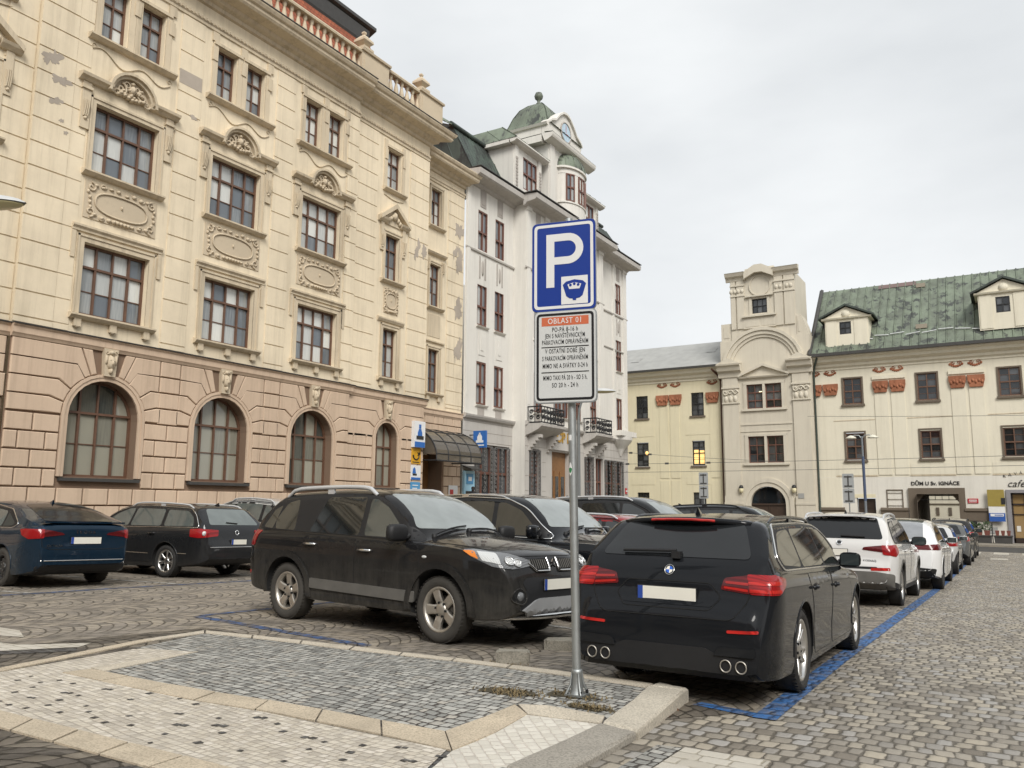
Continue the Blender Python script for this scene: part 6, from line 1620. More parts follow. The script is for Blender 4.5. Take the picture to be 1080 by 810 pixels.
class Car:
 def __init__(s, name, label, cat, spec, paint, group=None, glass=None):
  s.sp = spec; s.root = empty(name); tag(s.root, label, cat, group); s.paint = paint
  s.gl = glass or M_gl
  s.body()
 def sec(s, x):
  sp = s.sp; zt = interp(sp['top'], x); zb = interp(sp['bot'], x); zs = min(interp(sp['belt'], x), zt - .03)
  zs = max(zs, zb + .12)
  W = sp['w'] / 2; xf, xr = sp['top'][-1][0], sp['top'][0][0]
  Lf, af, pf = sp.get('pf', (.75, .30, 2.4)); Lr, ar, pr = sp.get('pr', (.5, .2, 2.4))
  d = xf - x
  if d < Lf: W *= 1 - af * ((Lf - d) / Lf) ** pf
  d = x - xr
  if d < Lr: W *= 1 - ar * ((Lr - d) / Lr) ** pr
  H = max(.02, zt - zs); hz = zs - zb
  k = sp.get('tumble', .40)
  g = smst((H - .16) / .2) if x > 0 else smst((H - .02) / .12)
  sc_ = sp.get('sculpt', .012)
  P = [(0, zb), (W * .5, zb), (W * .86, zb + .003), (W * .945, zb + .02), (W * .972, zb + min(.11, hz * .3)), (W * .975, zb + hz * .36), (W * .992, zb + hz * .55), (W, zb + hz * .72), (W * .997, zb + hz * .84), (W * .98, zb + hz * .94), (W * .952, zs)]
  Ws = W * .938
  ze = zs + H * .78; ye = max(Ws - k * (ze - zs) - .02 * g, W * .3)
  up = []
  G = [(Ws - k * (ze - zs) * t, zs + (ze - zs) * t) for t in (.06, .35, .7, 1)]
  cr = H * .22
  yr = ye - .035
  G += [(ye - .012, ze + cr * .28), (ye - .05, ze + cr * .52), (yr * .82, ze + cr * .74), (yr * .6, ze + cr * .88), (yr * .3, ze + cr * .97), (0, zt)]
  Hd = [(Ws * (1 - t), zs + H * (1 - (1 - t) ** 2.6)) for t in (.02, .05, .09, .14, .2, .28, .42, .6, .8, 1)]
  up = [(a[0] * g + b[0] * (1 - g), a[1] * g + b[1] * (1 - g)) for a, b in zip(G, Hd)]
  return P + up
 def body(s):
  sp = s.sp; T = sp['top']; xr, xf = T[0][0], T[-1][0]
  xs = []; x = xr
  N = 900; last = None
  for i in range(N + 1):
   x = xr + (xf - xr) * i / N; z = interp(T, x); w = s.sec(x)[7][0]
   if last is None or i == N or math.hypot(math.hypot(x - last[0], z - last[1]), (w - last[2]) * 1.5) > .05: xs.append(x); last = (x, z, w)
  if xs[-1] - xs[-2] < 1e-4: xs.pop(-2)
  mb = MB(); rings = []
  for x in xs:
   P = s.sec(x); rings.append([(x, y, z) for y, z in P] + [(x, -y, z) for y, z in P[::-1][1:-1]])
  n = len(rings[0]); clad = sp.get('clad', 3)
  vs = [v for r in rings for v in r]; fs0 = []; m0 = []
  H = len(s.sec(0))
  for i in range(len(rings) - 1):
   for k in range(n):
    kk = (k + 1) % n; fs0.append([i * n + k, (i + 1) * n + k, (i + 1) * n + kk, i * n + kk])
    row = k if k < H - 1 else n - 1 - k
    m0.append(2 if row < 2 else (1 if row < clad else 0))
  fs0.append(list(range(n))); m0.append(0); fs0.append([(len(rings) - 1) * n + k for k in range(n)][::-1]); m0.append(0)
  b = len(mb.v); mb.v = [Vector(v) for v in vs]; mb.f = fs0; mb.m = m0; mb.sm = [True] * len(fs0); mb.attr = [0] * len(fs0)
  o = mb.build('body', [s.paint, sp.get('cladmat', M_blackp), M_under], s.root)
  bm = bmesh.new(); bm.from_mesh(o.data); bm.verts.ensure_lookup_table(); s.bvh = BVHTree.FromBMesh(bm); bm.free()
  R = sp['wr']; cb = MB()
  for ax in sp['axles']:
   for sy in (1, -1): cb.lathe([(R + sp.get('gap', .055), sy * (sp['w'] / 2 + .2)), (R + sp.get('gap', .055), sy * (sp['w'] / 2 - .34))], (ax, 0, R + .01), 36, axis='y', sm=True)
  c = cb.build('cutter', M_under)
  md = o.modifiers.new('b', 'BOOLEAN'); md.operation = 'DIFFERENCE'; md.object = c; md.solver = 'EXACT'; md.material_mode = 'TRANSFER'
  dg = bpy.context.evaluated_depsgraph_get(); me = bpy.data.meshes.new_from_object(o.evaluated_get(dg))
  o.modifiers.clear(); old = o.data; o.data = me; bpy.data.meshes.remove(old); cm = c.data; bpy.data.objects.remove(c); bpy.data.meshes.remove(cm)
  me.name = 'body'
  for p in me.polygons: p.use_smooth = True
  me.set_sharp_from_angle(angle=math.radians(38))
  s.b = o; s.rings = rings
 def hit(s, p, d):
  d = Vector(d).normalized(); p = Vector(p)
  r = s.bvh.ray_cast(p - d * (p.dot(d) + 6), d)
  if r[0] is None:
   q = s.bvh.find_nearest(p - d * .05); return q[0], q[1]
  return r[0], r[1]
 def patch(s, pts, d, name, mat, parent=None, off=.004, edge=.07, skirt=.02, link=True, mb=None, m=0, seam=0.0, sharp=30):
  d = Vector(d).normalized(); u = d.cross(Vector((0, 0, 1)));
  if u.length < 1e-3: u = Vector((0, 1, 0))
  u.normalize(); v = u.cross(d)
  bm = bmesh.new(); q = [Vector((Vector(p).dot(u), Vector(p).dot(v), 0)) for p in pts]
  f = bm.faces.new([bm.verts.new(p) for p in q]); bmesh.ops.triangulate(bm, faces=[f])
  for _ in range(6):
   es = [e for e in bm.edges if e.calc_length() > edge]
   if not es: break
   bmesh.ops.subdivide_edges(bm, edges=es, cuts=1); bmesh.ops.triangulate(bm, faces=[g for g in bm.faces if len(g.verts) > 3])
  bmesh.ops.beautify_fill(bm, faces=bm.faces, edges=[e for e in bm.edges if not e.is_boundary])
  nr = {}
  bm.normal_update()
  if sum(g.normal.z for g in bm.faces) > 0: pass
  for w in bm.verts:
   p = u * w.co.x + v * w.co.y; h, n = s.hit(p, d)
   if n.dot(d) > 0: n = -n
   n = (n - d * .6).normalized() if n.dot(d) > -.3 else n
   nr[w] = n; w.co = h + n * off
  be = [e for e in bm.edges if e.is_boundary]; top = set(bm.faces)
  vmap = dict(nr)
  r = bmesh.ops.extrude_edge_only(bm, edges=be)
  nv = [g for g in r['geom'] if isinstance(g, bmesh.types.BMVert)]
  for w in nv:
   n = -d
   best = None
   for e in w.link_edges:
    ow = e.other_vert(w)
    if ow in vmap and (ow.co - w.co).length < 1e-6: n = vmap[ow]; break
   w.co = w.co - n * skirt
  for g in bm.faces: g.smooth = True
  bmesh.ops.recalc_face_normals(bm, faces=bm.faces)
  tot = sum(g.normal.dot(d) * g.calc_area() for g in bm.faces if g in top)
  if tot > 0: bmesh.ops.reverse_faces(bm, faces=bm.faces)
  me = bpy.data.meshes.new(name); bm.to_mesh(me); bm.free()
  me.set_sharp_from_angle(angle=math.radians(sharp))
  me.materials.append(mat)
  o = bpy.data.objects.new(name, me); COL.objects.link(o); o.parent = parent or s.root
  return o
 def line(s, pts, d, r, mb, m=0, closed=False, off=0.0, step=.05, n=5):
  P = [Vector(p) for p in pts]; Q = []
  if closed: P = P + [P[0]]
  for a, b in zip(P[:-1], P[1:]):
   k = max(1, int((b - a).length / step))
   for i in range(k): Q.append(a + (b - a) * i / k)
  if not closed: Q.append(P[-1])
  H = []
  for p in Q:
   h, nn = s.hit(p, d);
   if nn.dot(Vector(d)) > 0: nn = -nn
   H.append(h + nn * off)
  mb.tube(H, r, m, n=n, closed=closed)
 def side(s, P, sy): return [(x, sy * 1.0, z) for x, z in P]
 def sides(s, P, name, mat, parent=None, **k):
  return [s.patch(s.side(P, sy), (0, -sy, 0), name, mat, parent, **k) for sy in (1, -1)]
 def end(s, P, which, name, mat, parent=None, **k):
  """patch on the rear (-1) or front (+1) seen along x ; P in (y,z)"""
  return s.patch([(which * 2.6, y, z) for y, z in P], (-which, 0, 0), name, mat, parent, **k)
 def mirror(s, P): return P + [(-y, z) for y, z in P[::-1]]
 def obj(s, mb, name, mats, parent=None): return mb.build(name, mats, parent or s.root)
 def doors(s, D, handle=M_blackp, gapr=.004, win=None, hz=None, trim=None):
  """D: list of dict(door polygon (x,z), window polygon, handle (x,z))"""
  for sy in (1, -1):
   for q in D:
    par = None
    if q.get('door'):
     o = s.patch(s.side(rpoly(q['door'], .06), sy), (0, -sy, 0), 'door', s.paint, off=.003, edge=.09)
     g = MB(); s.line(s.side(rpoly(q['door'], .06), sy), (0, -sy, 0), gapr, g, closed=True, n=4); s.obj(g, 'door_gap', M_gap, o); par = o
     if q.get('handle'):
      hx, hzz = q['handle']; g = MB()
      p0, n0 = s.hit((hx - .1, sy, hzz), (0, -sy, 0)); p1, n1 = s.hit((hx + .1, sy, hzz), (0, -sy, 0)); nn = Vector((0, sy, 0))
      pts = [p0 + nn * .002, p0 + nn * .028, p0.lerp(p1, .5) + nn * .036, p1 + nn * .028, p1 + nn * .002]; g.tube(pts, [.012, .014, .016, .014, .012], n=6)
      s.obj(g, 'handle', handle, o)
      s.patch(s.side(rpoly([(hx - .07, hzz - .03), (hx + .07, hzz - .03), (hx + .07, hzz + .025), (hx - .07, hzz + .025)], .03), sy), (0, -sy, 0), 'handle_recess', M_gap, o, off=.004, edge=.05)
    if q.get('window'):
     s.patch(s.side(rpoly(q['window'], q.get('r', .05)), sy), (0, -sy, 0), 'window', q.get('glass', s.gl), par, off=.005, edge=.08)
 def frames(s, P, mat, r=.009, r2=.07, closed=True, name='window_trim'):
  for sy in (1, -1):
   g = MB(); s.line(s.side(rpoly(P, r2), sy) if closed else s.side(P, sy), (0, -sy, 0), r, g, closed=closed, off=.004); s.obj(g, name, mat)
 def darkband(s, P, r=.08, name='window_pillar_trim', mat=None, off=.003):
  s.sides(rpoly(P, r), name, mat or M_blackp, off=off, edge=.09)
 def wheels(s, rim='five', rimmat=None, tyre=None, steer=0.0, rr=None):
  sp = s.sp; R = sp['wr']; w = sp.get('tw', .225); rr = rr or R * .69; rimmat = rimmat or M_alloy; tyre = tyre or M_tyre
  hub = MB(); hub.lathe([(.0, -.02), (rr * .62, -.02), (rr * .62, .01), (0, .01)], n=20, axis='y')
  wl = hub.build('wheel', M_disc)
  t = MB(); h = w / 2
  t.lathe([(rr - .01, -h * .72), (rr + .015, -h * .88), (rr + (R - rr) * .5, -h), (R - .03, -h * .93), (R - .008, -h * .8), (R, -h * .55), (R, h * .55), (R - .008, h * .8), (R - .03, h * .93), (rr + (R - rr) * .5, h), (rr + .015, h * .88), (rr - .01, h * .72)], n=48, axis='y', cap=False)
  for k in range(48):      # tread blocks read as notches at the shoulder
   a = 2 * PI * k / 48
   for q in (-1, 1):
    c = Vector((math.cos(a) * (R - .004), q * h * .70, math.sin(a) * (R - .004))); tn = Vector((-math.sin(a), 0, math.cos(a))); rn = Vector((math.cos(a), 0, math.sin(a))); yn = Vector((0, q, 0))
    A = [c + tn * sx * .011 + yn * sy_ * .022 for sx, sy_ in ((-1, -1), (1, -1), (1, 1), (-1, 1))]
    t.add(A + [p + rn * .006 - (yn * .0) for p in A], [[4, 5, 6, 7], [0, 1, 5, 4], [1, 2, 6, 5], [2, 3, 7, 6], [3, 0, 4, 7]])
  t.build('tyre', tyre, wl)
  r = MB(); f = h * .80
  r.lathe([(rr, -h * .7), (rr - .02, -h * .6), (rr - .035, 0), (rr - .03, f - .03), (rr - .022, f - .005), (rr - .005, f + .008), (rr + .012, f), (rr + .01, f - .02)], n=40, axis='y', cap=False)
  def spoke(a, w0, w1, r0=.045, r1=None, y0=f - .035, y1=f - .012, th=.035, dw=0.0):
   r1 = r1 or rr - .02; c, s_ = math.cos(a), math.sin(a)
   def P(rad, off_, y): return (rad * c - off_ * s_, y, rad * s_ + off_ * c)
   rm = (r0 + r1) / 2; ym = (y0 + y1) / 2 + .006; wm = (w0 + w1) / 2 * .9
   V = []
   for rad, ww, y, sh in ((r0, w0, y0, 0), (rm, wm, ym, dw / 2), (r1, w1, y1, dw)):
    V += [P(rad, -ww + sh, y - .008), P(rad, -ww * .72 + sh, y), P(rad, ww * .72 + sh, y), P(rad, ww + sh, y - .008), P(rad, ww + sh, y - th), P(rad, -ww + sh, y - th)]
   F = []
   for L in range(2):
    for i in range(6): j = (i + 1) % 6; F.append([L * 6 + i, L * 6 + j, L * 6 + 6 + j, L * 6 + 6 + i])
   F += [[0, 1, 2, 3, 4, 5], [17, 16, 15, 14, 13, 12]]
   r.add(V, F)
  if rim == 'five':
   for k in range(5): spoke(2 * PI * k / 5 + PI / 2, .05, .058, th=.04)
  elif rim == 'ten':
   for k in range(5):
    for dw in (-1, 1): spoke(2 * PI * k / 5 + PI / 2 + dw * .10, .016, .016, dw=dw * .028)
  elif rim == 'seven':
   for k in range(7): spoke(2 * PI * k / 7 + PI / 2, .022, .034)
  elif rim == 'multi':
   for k in range(10): spoke(2 * PI * k / 10, .016, .02)
  elif rim == 'steel':
   r.lathe([(.05, f - .05), (.1, f - .03), (rr * .7, f - .045), (rr - .03, f - .07)], n=30, axis='y', cap=False)
  r.lathe([(.075, f - .07), (.075, f - .03), (.06, f - .018), (.03, f - .012), (0, f - .012)], n=20, axis='y')
  ro = r.build('rim', rimmat, wl)
  bl = MB()
  for k in range(6 if rim == 'five' else 5):
   n_ = 6 if rim == 'five' else 5; a = 2 * PI * k / n_ + PI / 2; q = (.062 * math.cos(a), f - .03, .062 * math.sin(a)) if rim != 'five' else (.075 * math.cos(a), f - .03, .075 * math.sin(a)); bl.lathe([(.013, -.01), (.013, .016), (.008, .02), (0, .02)], q, 7, axis='y')
  if rim == 'steel':
   for k in range(12): a = 2 * PI * k / 12; bl.lathe([(.02, -.01), (.02, .008), (0, .008)], (rr * .74 * math.cos(a), f - .052, rr * .74 * math.sin(a)), 8, axis='y')
  bl.build('wheel_bolts', M_gap if rim != 'steel' else M_disc, wl)
  tr = sp.get('track', sp['w'] / 2 - w / 2 - .025)
  first = True
  for ax in sp['axles']:
   for sy in (1, -1):
    o = wl if first else copy_tree(wl); first = False
    o.parent = s.root; o.location = (ax, sy * tr, R); o.rotation_euler = (0, rnd.uniform(0, 6), (0 if sy > 0 else PI) + (steer if ax > 0 else 0))
  return wl
 def mirrors(s, x, z, mat=None, glass=True, size=1.0):
  for sy in (1, -1):
   p, n = s.hit((x, sy, z), (0, -sy, 0)); m = MB(); k = size
   c = Vector((x - .02, sy * (abs(p.y) + .15 * k), z + .03))
   nu, nv = 12, 8; vs = []; fs = []
   for j in range(nv + 1):
    for i in range(nu):
     th = PI * j / nv; ph = 2 * PI * i / nu
     e = lambda t, q: math.copysign(abs(t) ** q, t)
     px = .065 * e(math.sin(th), .6) * e(math.cos(ph), .6); py = .125 * k * e(math.sin(th), .6) * e(math.sin(ph), .6); pz = .082 * k * e(math.cos(th), .6)
     if px < -.02: px = -.03
     vs.append(c + Vector((px - .0, py, pz)))
   for j in range(nv):
    for i in range(nu): q = (i + 1) % nu; fs.append([j * nu + i, j * nu + q, (j + 1) * nu + q, (j + 1) * nu + i])
   m.add(vs, fs, 0, True); m.tube([p, Vector((x, sy * (abs(p.y) + .05), z - .02)), c - Vector((0, sy * .06, .05))], [.035, .03, .03], 1, n=6)
   o = s.obj(m, 'mirror', [mat or s.paint, M_blackp])
   if glass:
    g = MB(); g.box(c.x - .034, c.x - .031, c.y - .105 * k, c.y + .105 * k, c.z - .062 * k, c.z + .062 * k); s.obj(g, 'mirror_glass', s.glmirror, o)
 glmirror = None
 def plate(s, which, y, z, w=.52, h=.11, blue=True, tilt=None):
  p, n = s.hit((which * 2.5, y, z), (-which, 0, 0)); X = p.x + which * .018
  m = MB(); m.box(X - .006, X + .006, y - w / 2 - .008, y + w / 2 + .008, z - h / 2 - .008, z + h / 2 + .008, 2);
  fx = X + which * .0065
  a, b = (fx, fx + which * .003) if which > 0 else (fx + which * .003, fx)
  m.box(a, b, y - w / 2, y + w / 2, z - h / 2, z + h / 2, 0)
  a2, b2 = (fx + which * .0032, fx + which * .005) if which > 0 else (fx + which * .005, fx + which * .0032)
  yb = (y + w / 2 - .045, y + w / 2) if which < 0 else (y - w / 2, y - w / 2 + .045)
  m.box(a2, b2, yb[0], yb[1], z - h / 2, z + h / 2, 1)
  return s.obj(m, 'number_plate', [M_platew, M_plateb, M_blackp])
 def rails(s, x0, x1, mat=None, h=.055, yo=.0, r=.02):
  for sy in (1, -1):
   P = []; m = MB()
   for k in range(15):
    t = k / 14; x = x0 + (x1 - x0) * t; yy = s.sec(x)[15][0] - .03 + yo
    hh, n = s.hit((x, sy * yy, 1), (0, 0, -1)); e = min(1, min(t, 1 - t) / .12)
    P.append(hh + Vector((0, 0, -.01 + (h + .01) * (1 - (1 - e) ** 2))))
   m.tube(P, [r * (1.0 if 0 < k < 14 else .8) for k in range(15)], n=8)
   for t in (.5,):
    q = P[7]; m.box(q.x - .06, q.x + .06, q.y - .012, q.y + .012, q.z - h - .01, q.z)
   s.obj(m, 'roof_rail', mat or M_rail)
 def antenna(s, x, mat=None):
  h, n = s.hit((x, 0, 1), (0, 0, -1)); m = MB()
  m.add([h + Vector(v) for v in ((.09, 0, -.01), (-.07, .028, -.01), (-.07, -.028, -.01), (-.075, 0, .065), (-.03, 0, .05))], [[0, 1, 4], [0, 4, 2], [1, 3, 4], [2, 4, 3], [1, 2, 3]])
  s.obj(m, 'antenna', mat or s.paint)
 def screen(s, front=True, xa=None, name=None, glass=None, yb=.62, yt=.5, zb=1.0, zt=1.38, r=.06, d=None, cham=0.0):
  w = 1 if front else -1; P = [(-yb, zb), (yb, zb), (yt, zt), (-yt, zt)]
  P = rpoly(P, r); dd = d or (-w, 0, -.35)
  return s.patch([Vector((w * 1.4, y, z)) for y, z in P] if False else [s._ep(w, y, z) for y, z in P], (-w, 0, 0), name or ('windscreen' if front else 'rear_window'), glass or (M_glw_sky if front else M_glr), off=.005, edge=.09)
 def _ep(s, w, y, z): return (w * 2.6, y, z)
 def wiper(s, A, B_, d, name='wiper', r=.009):
  m = MB(); s.line([A, B_], d, r, m, off=.022); pa, na = s.hit(A, d); m.lathe([(.03, -.01), (.03, .03), (0, .035)], pa, 8, axis='x' if abs(d[0]) > .5 else 'z')
  return s.obj(m, name, M_blackp)
 def arches(s, w=.06, mat=None, off=.012, a0=-.25, a1=None, gap=None):
  R = s.sp['wr'] + s.sp.get('gap', .055); a1 = a1 or PI + .25; mat = mat or M_blackp
  for ax in s.sp['axles']:
   P = [(ax + (R - .003) * math.cos(a0 + (a1 - a0) * k / 22), s.sp['wr'] + .01 + (R - .003) * math.sin(a0 + (a1 - a0) * k / 22)) for k in range(23)]
   Q = [(ax + (R + w) * math.cos(a0 + (a1 - a0) * k / 22), s.sp['wr'] + .01 + (R + w) * math.sin(a0 + (a1 - a0) * k / 22)) for k in range(23)]
   zmin = s.sp.get('archmin', .26); f = lambda L: [(x, max(z, zmin)) for x, z in L]
   s.sides(f(P) + f(Q)[::-1], 'wheel_arch', mat, off=off, edge=.12, skirt=.03)
 def archlip(s, r=.012, mat=None):
  R = s.sp['wr'] + s.sp.get('gap', .055)
  for ax in s.sp['axles']:
   for sy in (1, -1):
    m = MB(); s.line([(ax + R * 1.012 * math.cos(a), sy, s.sp['wr'] + .01 + R * 1.012 * math.sin(a)) for a in [-.05 + (PI + .1) * k / 24 for k in range(25)]], (0, -sy, 0), r, m, off=-.002); s.obj(m, 'arch_lip', mat or s.paint)
 def roundel(s, which, y, z, r, cols, name='badge'):
  p, n = s.hit((which * 2.5, y, z), (-which, 0, 0)); n = n if n.x * which > 0 else -n
  u = Vector((0, 1, 0)); v = n.cross(u).normalized(); u = v.cross(n); m = MB(); N = 24
  c0 = p + n * .006
  def ring(r0, r1, mi, h, a0=0, a1=2 * PI):
   k = N; A = []
   for i in range(k):
    t0, t1 = a0 + (a1 - a0) * i / k, a0 + (a1 - a0) * (i + 1) / k
    f = lambda rr, t: c0 + n * h + u * rr * math.cos(t) + v * rr * math.sin(t)
    m.quad(f(r0, t0), f(r1, t0), f(r1, t1), f(r0, t1), mi)
  ring(r * .72, r, 0, .002)
  for k in range(4): ring(0.0005, r * .72, 1 + k % 2, .001, k * PI / 2, (k + 1) * PI / 2)
  m.tube([c0 + u * r * math.cos(2 * PI * i / N) + v * r * math.sin(2 * PI * i / N) for i in range(N)], r * .08, 3, n=5, closed=True)
  return s.obj(m, name, cols)
 def word(s, txt, which, y, z, size, mat=None):
  p, n = s.hit((which * 2.5, y, z), (-which, 0, 0)); w = which
  M = Matrix(((0, 0, w, p.x + w * .006), (w, 0, 0, y), (0, 1, 0, z), (0, 0, 0, 1)))
  return textmesh(txt, size, mat or M_chrome, 'badge_lettering', s.root, .002, M=M)
 def place(s, x, y, deg, k=(1, 1, 1)):
  """stand the car on the sloping ground, heading deg (0 = +X, 90 = +Y)"""
  e = .6; n = Vector((-(gz(x + e, y) - gz(x - e, y)) / (2 * e), -(gz(x, y + e) - gz(x, y - e)) / (2 * e), 1)).normalized()
  h = Vector((math.cos(math.radians(deg)), math.sin(math.radians(deg)), 0)); h = (h - n * h.dot(n)).normalized(); l = n.cross(h)
  s.root.matrix_world = Matrix(((h.x, l.x, n.x, x), (h.y, l.y, n.y, y), (h.z, l.z, n.z, gz(x, y) + .004), (0, 0, 0, 1))) @ Matrix.Diagonal((*k, 1))
  return s
Car.glmirror = m_glass('mirror_glass', (.03, .04, .042, 1), .02, 1.0)
def car_estate_black():
 """black estate, seen from the rear, by the blue line"""
 sp = dict(w=1.86, wr=.335, tw=.245, axles=(1.484, -1.484), tumble=.42,
  top=[(-2.60, .56), (-2.585, .66), (-2.55, .73), (-2.50, .80), (-2.475, .92), (-2.44, 1.0), (-2.39, 1.06), (-2.22, 1.215), (-2.04, 1.375), (-1.99, 1.41), (-1.6, 1.44), (-.6, 1.465), (.1, 1.445), (.42, 1.40), (1.0, 1.06), (1.12, 1.01), (1.6, .93), (2.05, .82), (2.22, .73), (2.29, .64), (2.32, .5)],
  bot=[(-2.6, .26), (-2.52, .205), (-2.2, .19), (-1.5, .17), (1.5, .17), (2.1, .2), (2.32, .3)],
  belt=[(-2.6, .5), (-2.5, .78), (-2.44, .95), (-2.2, .99), (-1.2, .97), (.2, .945), (1.0, .915), (1.6, .86), (2.1, .74), (2.32, .48)],
  pr=(.40, .13, 2.6), pf=(.8, .34, 2.3), clad=2)
 P = m_paint('black_car_paint', (.010, .011, .013, 1), rough=.18, coat=.65, dust=.04, dustcol=(.05, .046, .04, 1), dz=(.1, .6))
 c = Car('parked_car', 'black estate car seen from behind, twin exhausts each side, on the blue bay line', 'car', sp, P, 'cars parked along the blue line')
 D = [dict(door=[(1.02, .26), (1.06, .6), (.95, .90), (-.12, .935), (-.14, .26)], handle=(.05, .80), window=[(.86, .985), (-.13, .995), (-.2, 1.335), (.2, 1.325), (.45, 1.235)]),
  dict(door=[(-.18, .26), (-.16, .935), (-1.22, .95), (-1.12, .72), (-1.02, .55), (-1.02, .26)], handle=(-1.02, .83), window=[(-.19, .995), (-1.2, 1.005), (-1.2, 1.33), (-.26, 1.34)]),
  dict(window=[(-1.25, 1.005), (-1.95, 1.04), (-2.0, 1.12), (-1.75, 1.30), (-1.25, 1.33)], r=.1)]
 c.darkband([(.98, .965), (-1.96, 1.005), (-2.06, 1.1), (-1.8, 1.345), (-.6, 1.372), (.12, 1.355), (.5, 1.24)], .1)
 c.doors(D, handle=P)
 c.frames([(1.0, .955), (-2.0, 1.0), (-2.09, 1.1), (-1.82, 1.36), (-.6, 1.385), (.12, 1.37), (.52, 1.25)], M_chrome, .010, .12)
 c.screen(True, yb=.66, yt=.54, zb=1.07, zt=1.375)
 c.screen(False, yb=.69, yt=.555, zb=1.085, zt=1.362, r=.06)
 sp_ = MB()
 for sx in (0,):
  N = 14; vs = [];
  for k in range(N + 1):
   y = -.60 + 1.2 * k / N; a, n = c.hit((-1.9, y, 2), (0, 0, -1)); b = Vector((-2.13 + .10 * (y / .6) ** 2, y, 1.40 - .03 * (y / .6) ** 2))
   vs += [a + Vector((0, 0, .004)), b, b + Vector((.02, 0, -.035)), Vector((-2.0, y, 1.345 - .03 * (y / .6) ** 2))]
  fs = []
  for k in range(N):
   for i in range(4): j = (i + 1) % 4; fs.append([k * 4 + i, k * 4 + j, k * 4 + 4 + j, k * 4 + 4 + i])
  fs += [[0, 1, 2, 3], [N * 4 + 3, N * 4 + 2, N * 4 + 1, N * 4]]; sp_.add(vs, fs, 0, True)
 so = c.obj(sp_, 'roof_spoiler', P)
 m = MB(); m.tube([(-2.135 + .10 * (y / .6) ** 2, y, 1.388 - .03 * (y / .6) ** 2) for y in [-.3 + .6 * k / 8 for k in range(9)]], .012, n=5); m.build('brake_light', M_redl, so)
 for sy in (1, -1):
  f = lambda L: [(y * sy, z) for y, z in L]
  o = c.end(rpoly(f([(.46, .86), (.705, .835), (.705, .975), (.49, .945)]), .02), -1, 'tail_lamp', M_redd, off=.008, edge=.05)
  c.end(rpoly(f([(.50, .905), (.69, .895), (.69, .915), (.50, .922)]), .008), -1, 'lamp_bar', M_redl, o, off=.013, edge=.05)
  c.end(rpoly(f([(.49, .868), (.69, .848), (.69, .868), (.49, .884)]), .008), -1, 'lamp_bar', M_redl, o, off=.013, edge=.05)
  d = Vector((.80, -sy * .6, 0)).normalized()
  pts = [(-2.5, sy * .713, .832), (-2.5, sy * .713, .978), (-2.35, sy * .89, .975), (-2.18, sy * .93, .945), (-2.2, sy * .93, .90), (-2.36, sy * .91, .835)]
  o2 = c.patch(rpoly3(pts, .02), d, 'tail_lamp', M_red, off=.009, edge=.04)
  c.patch(rpoly3([(-2.5, sy * .715, .90), (-2.5, sy * .715, .925), (-2.3, sy * .9, .93), (-2.3, sy * .9, .905)], .006), d, 'lamp_bar', M_redl, o2, off=.014, edge=.05)
  c.patch(rpoly3([(-2.5, sy * .715, .845), (-2.5, sy * .715, .87), (-2.32, sy * .9, .872), (-2.32, sy * .9, .848)], .006), d, 'lamp_bar', M_redl, o2, off=.014, edge=.05)
  c.end(rpoly(f([(.54, .55), (.79, .558), (.79, .58), (.54, .572)]), .012), -1, 'reflector', M_redl, off=.007, edge=.06)
  ex = MB()
  for y in (.53, .655):
   ex.lathe([(.040, -.12), (.040, .045), (.048, .05), (.05, .04), (.05, -.12)], (-2.50, sy * y, .315), 18, axis='x');
  ex2 = MB()
  for y in (.53, .655): ex2.lathe([(.038, 0), (0, .002)], (-2.53, sy * y, .285), 14, axis='x')
  m = MB()
  for y in (.53, .655):
   N = 20; P2 = [(-2.615, sy * y + .043 * math.cos(2 * PI * k / N), .315 + .043 * math.sin(2 * PI * k / N)) for k in range(N)]
   m.tube(P2, .006, n=5, closed=True)
   for k in range(N):
    k2 = (k + 1) % N; a, b = P2[k], P2[k2]; m.quad(a, b, (b[0] + .16, b[1], b[2]), (a[0] + .16, a[1], a[2]))
  eo = c.obj(m, 'exhaust_pipe', M_alloyd)
  m = MB()
  for y in (.53, .655): m.prism([(.042 * math.cos(2 * PI * k / 16), .042 * math.sin(2 * PI * k / 16)) for k in range(16)], 0, .004, lambda a, b, d_, y=y: (-2.56 - d_, sy * y + a, .315 + b))
  m.build('exhaust_bore', M_gap, eo)
 g = MB(); c.line([(-2.6, y, z) for y, z in rpoly([(-.70, 1.0), (-.705, .80), (-.58, .64), (.58, .64), (.705, .80), (.70, 1.0)], .06)][4:-4], (1, 0, 0), .0055, g, n=4)
 c.obj(g, 'tailgate_gap', M_gap)
 c.end(rpoly([(-.40, .725), (.40, .725), (.46, .80), (.36, .885), (-.36, .885), (-.46, .80)], .03), -1, 'plate_recess', P, off=.004)
 g = MB(); c.line([(-2.6, y, z) for y, z in rpoly([(-.38, .70), (.38, .70), (.47, .80), (.37, .90), (-.37, .90), (-.47, .80)], .03)], (1, 0, 0), .005, g, closed=True, n=4); c.obj(g, 'recess_edge', M_gap)
 c.plate(-1, 0.0, .80)
 c.roundel(-1, 0, .985, .042, [M_blackp, m_plain('badge_blue', (.02, .11, .5, 1), .3), M_platew, M_chrome])
 m = MB(); pa, n = c.hit((-2.6, -.03, 1.09), (1, 0, 0)); m.box(pa.x - .05, pa.x + .02, -.08, .0, 1.075, 1.13); c.line([(-2.6, -.03, 1.115), (-2.6, .47, 1.105)], (1, 0, 0), .014, m, off=.028); c.obj(m, 'rear_wiper', M_blackp)
 c.end(rpoly([(-.72, .36), (-.66, .26), (.66, .26), (.72, .36), (.42, .40), (.36, .43), (-.36, .43), (-.42, .40)], .03), -1, 'diffuser', M_blackp, off=.006)
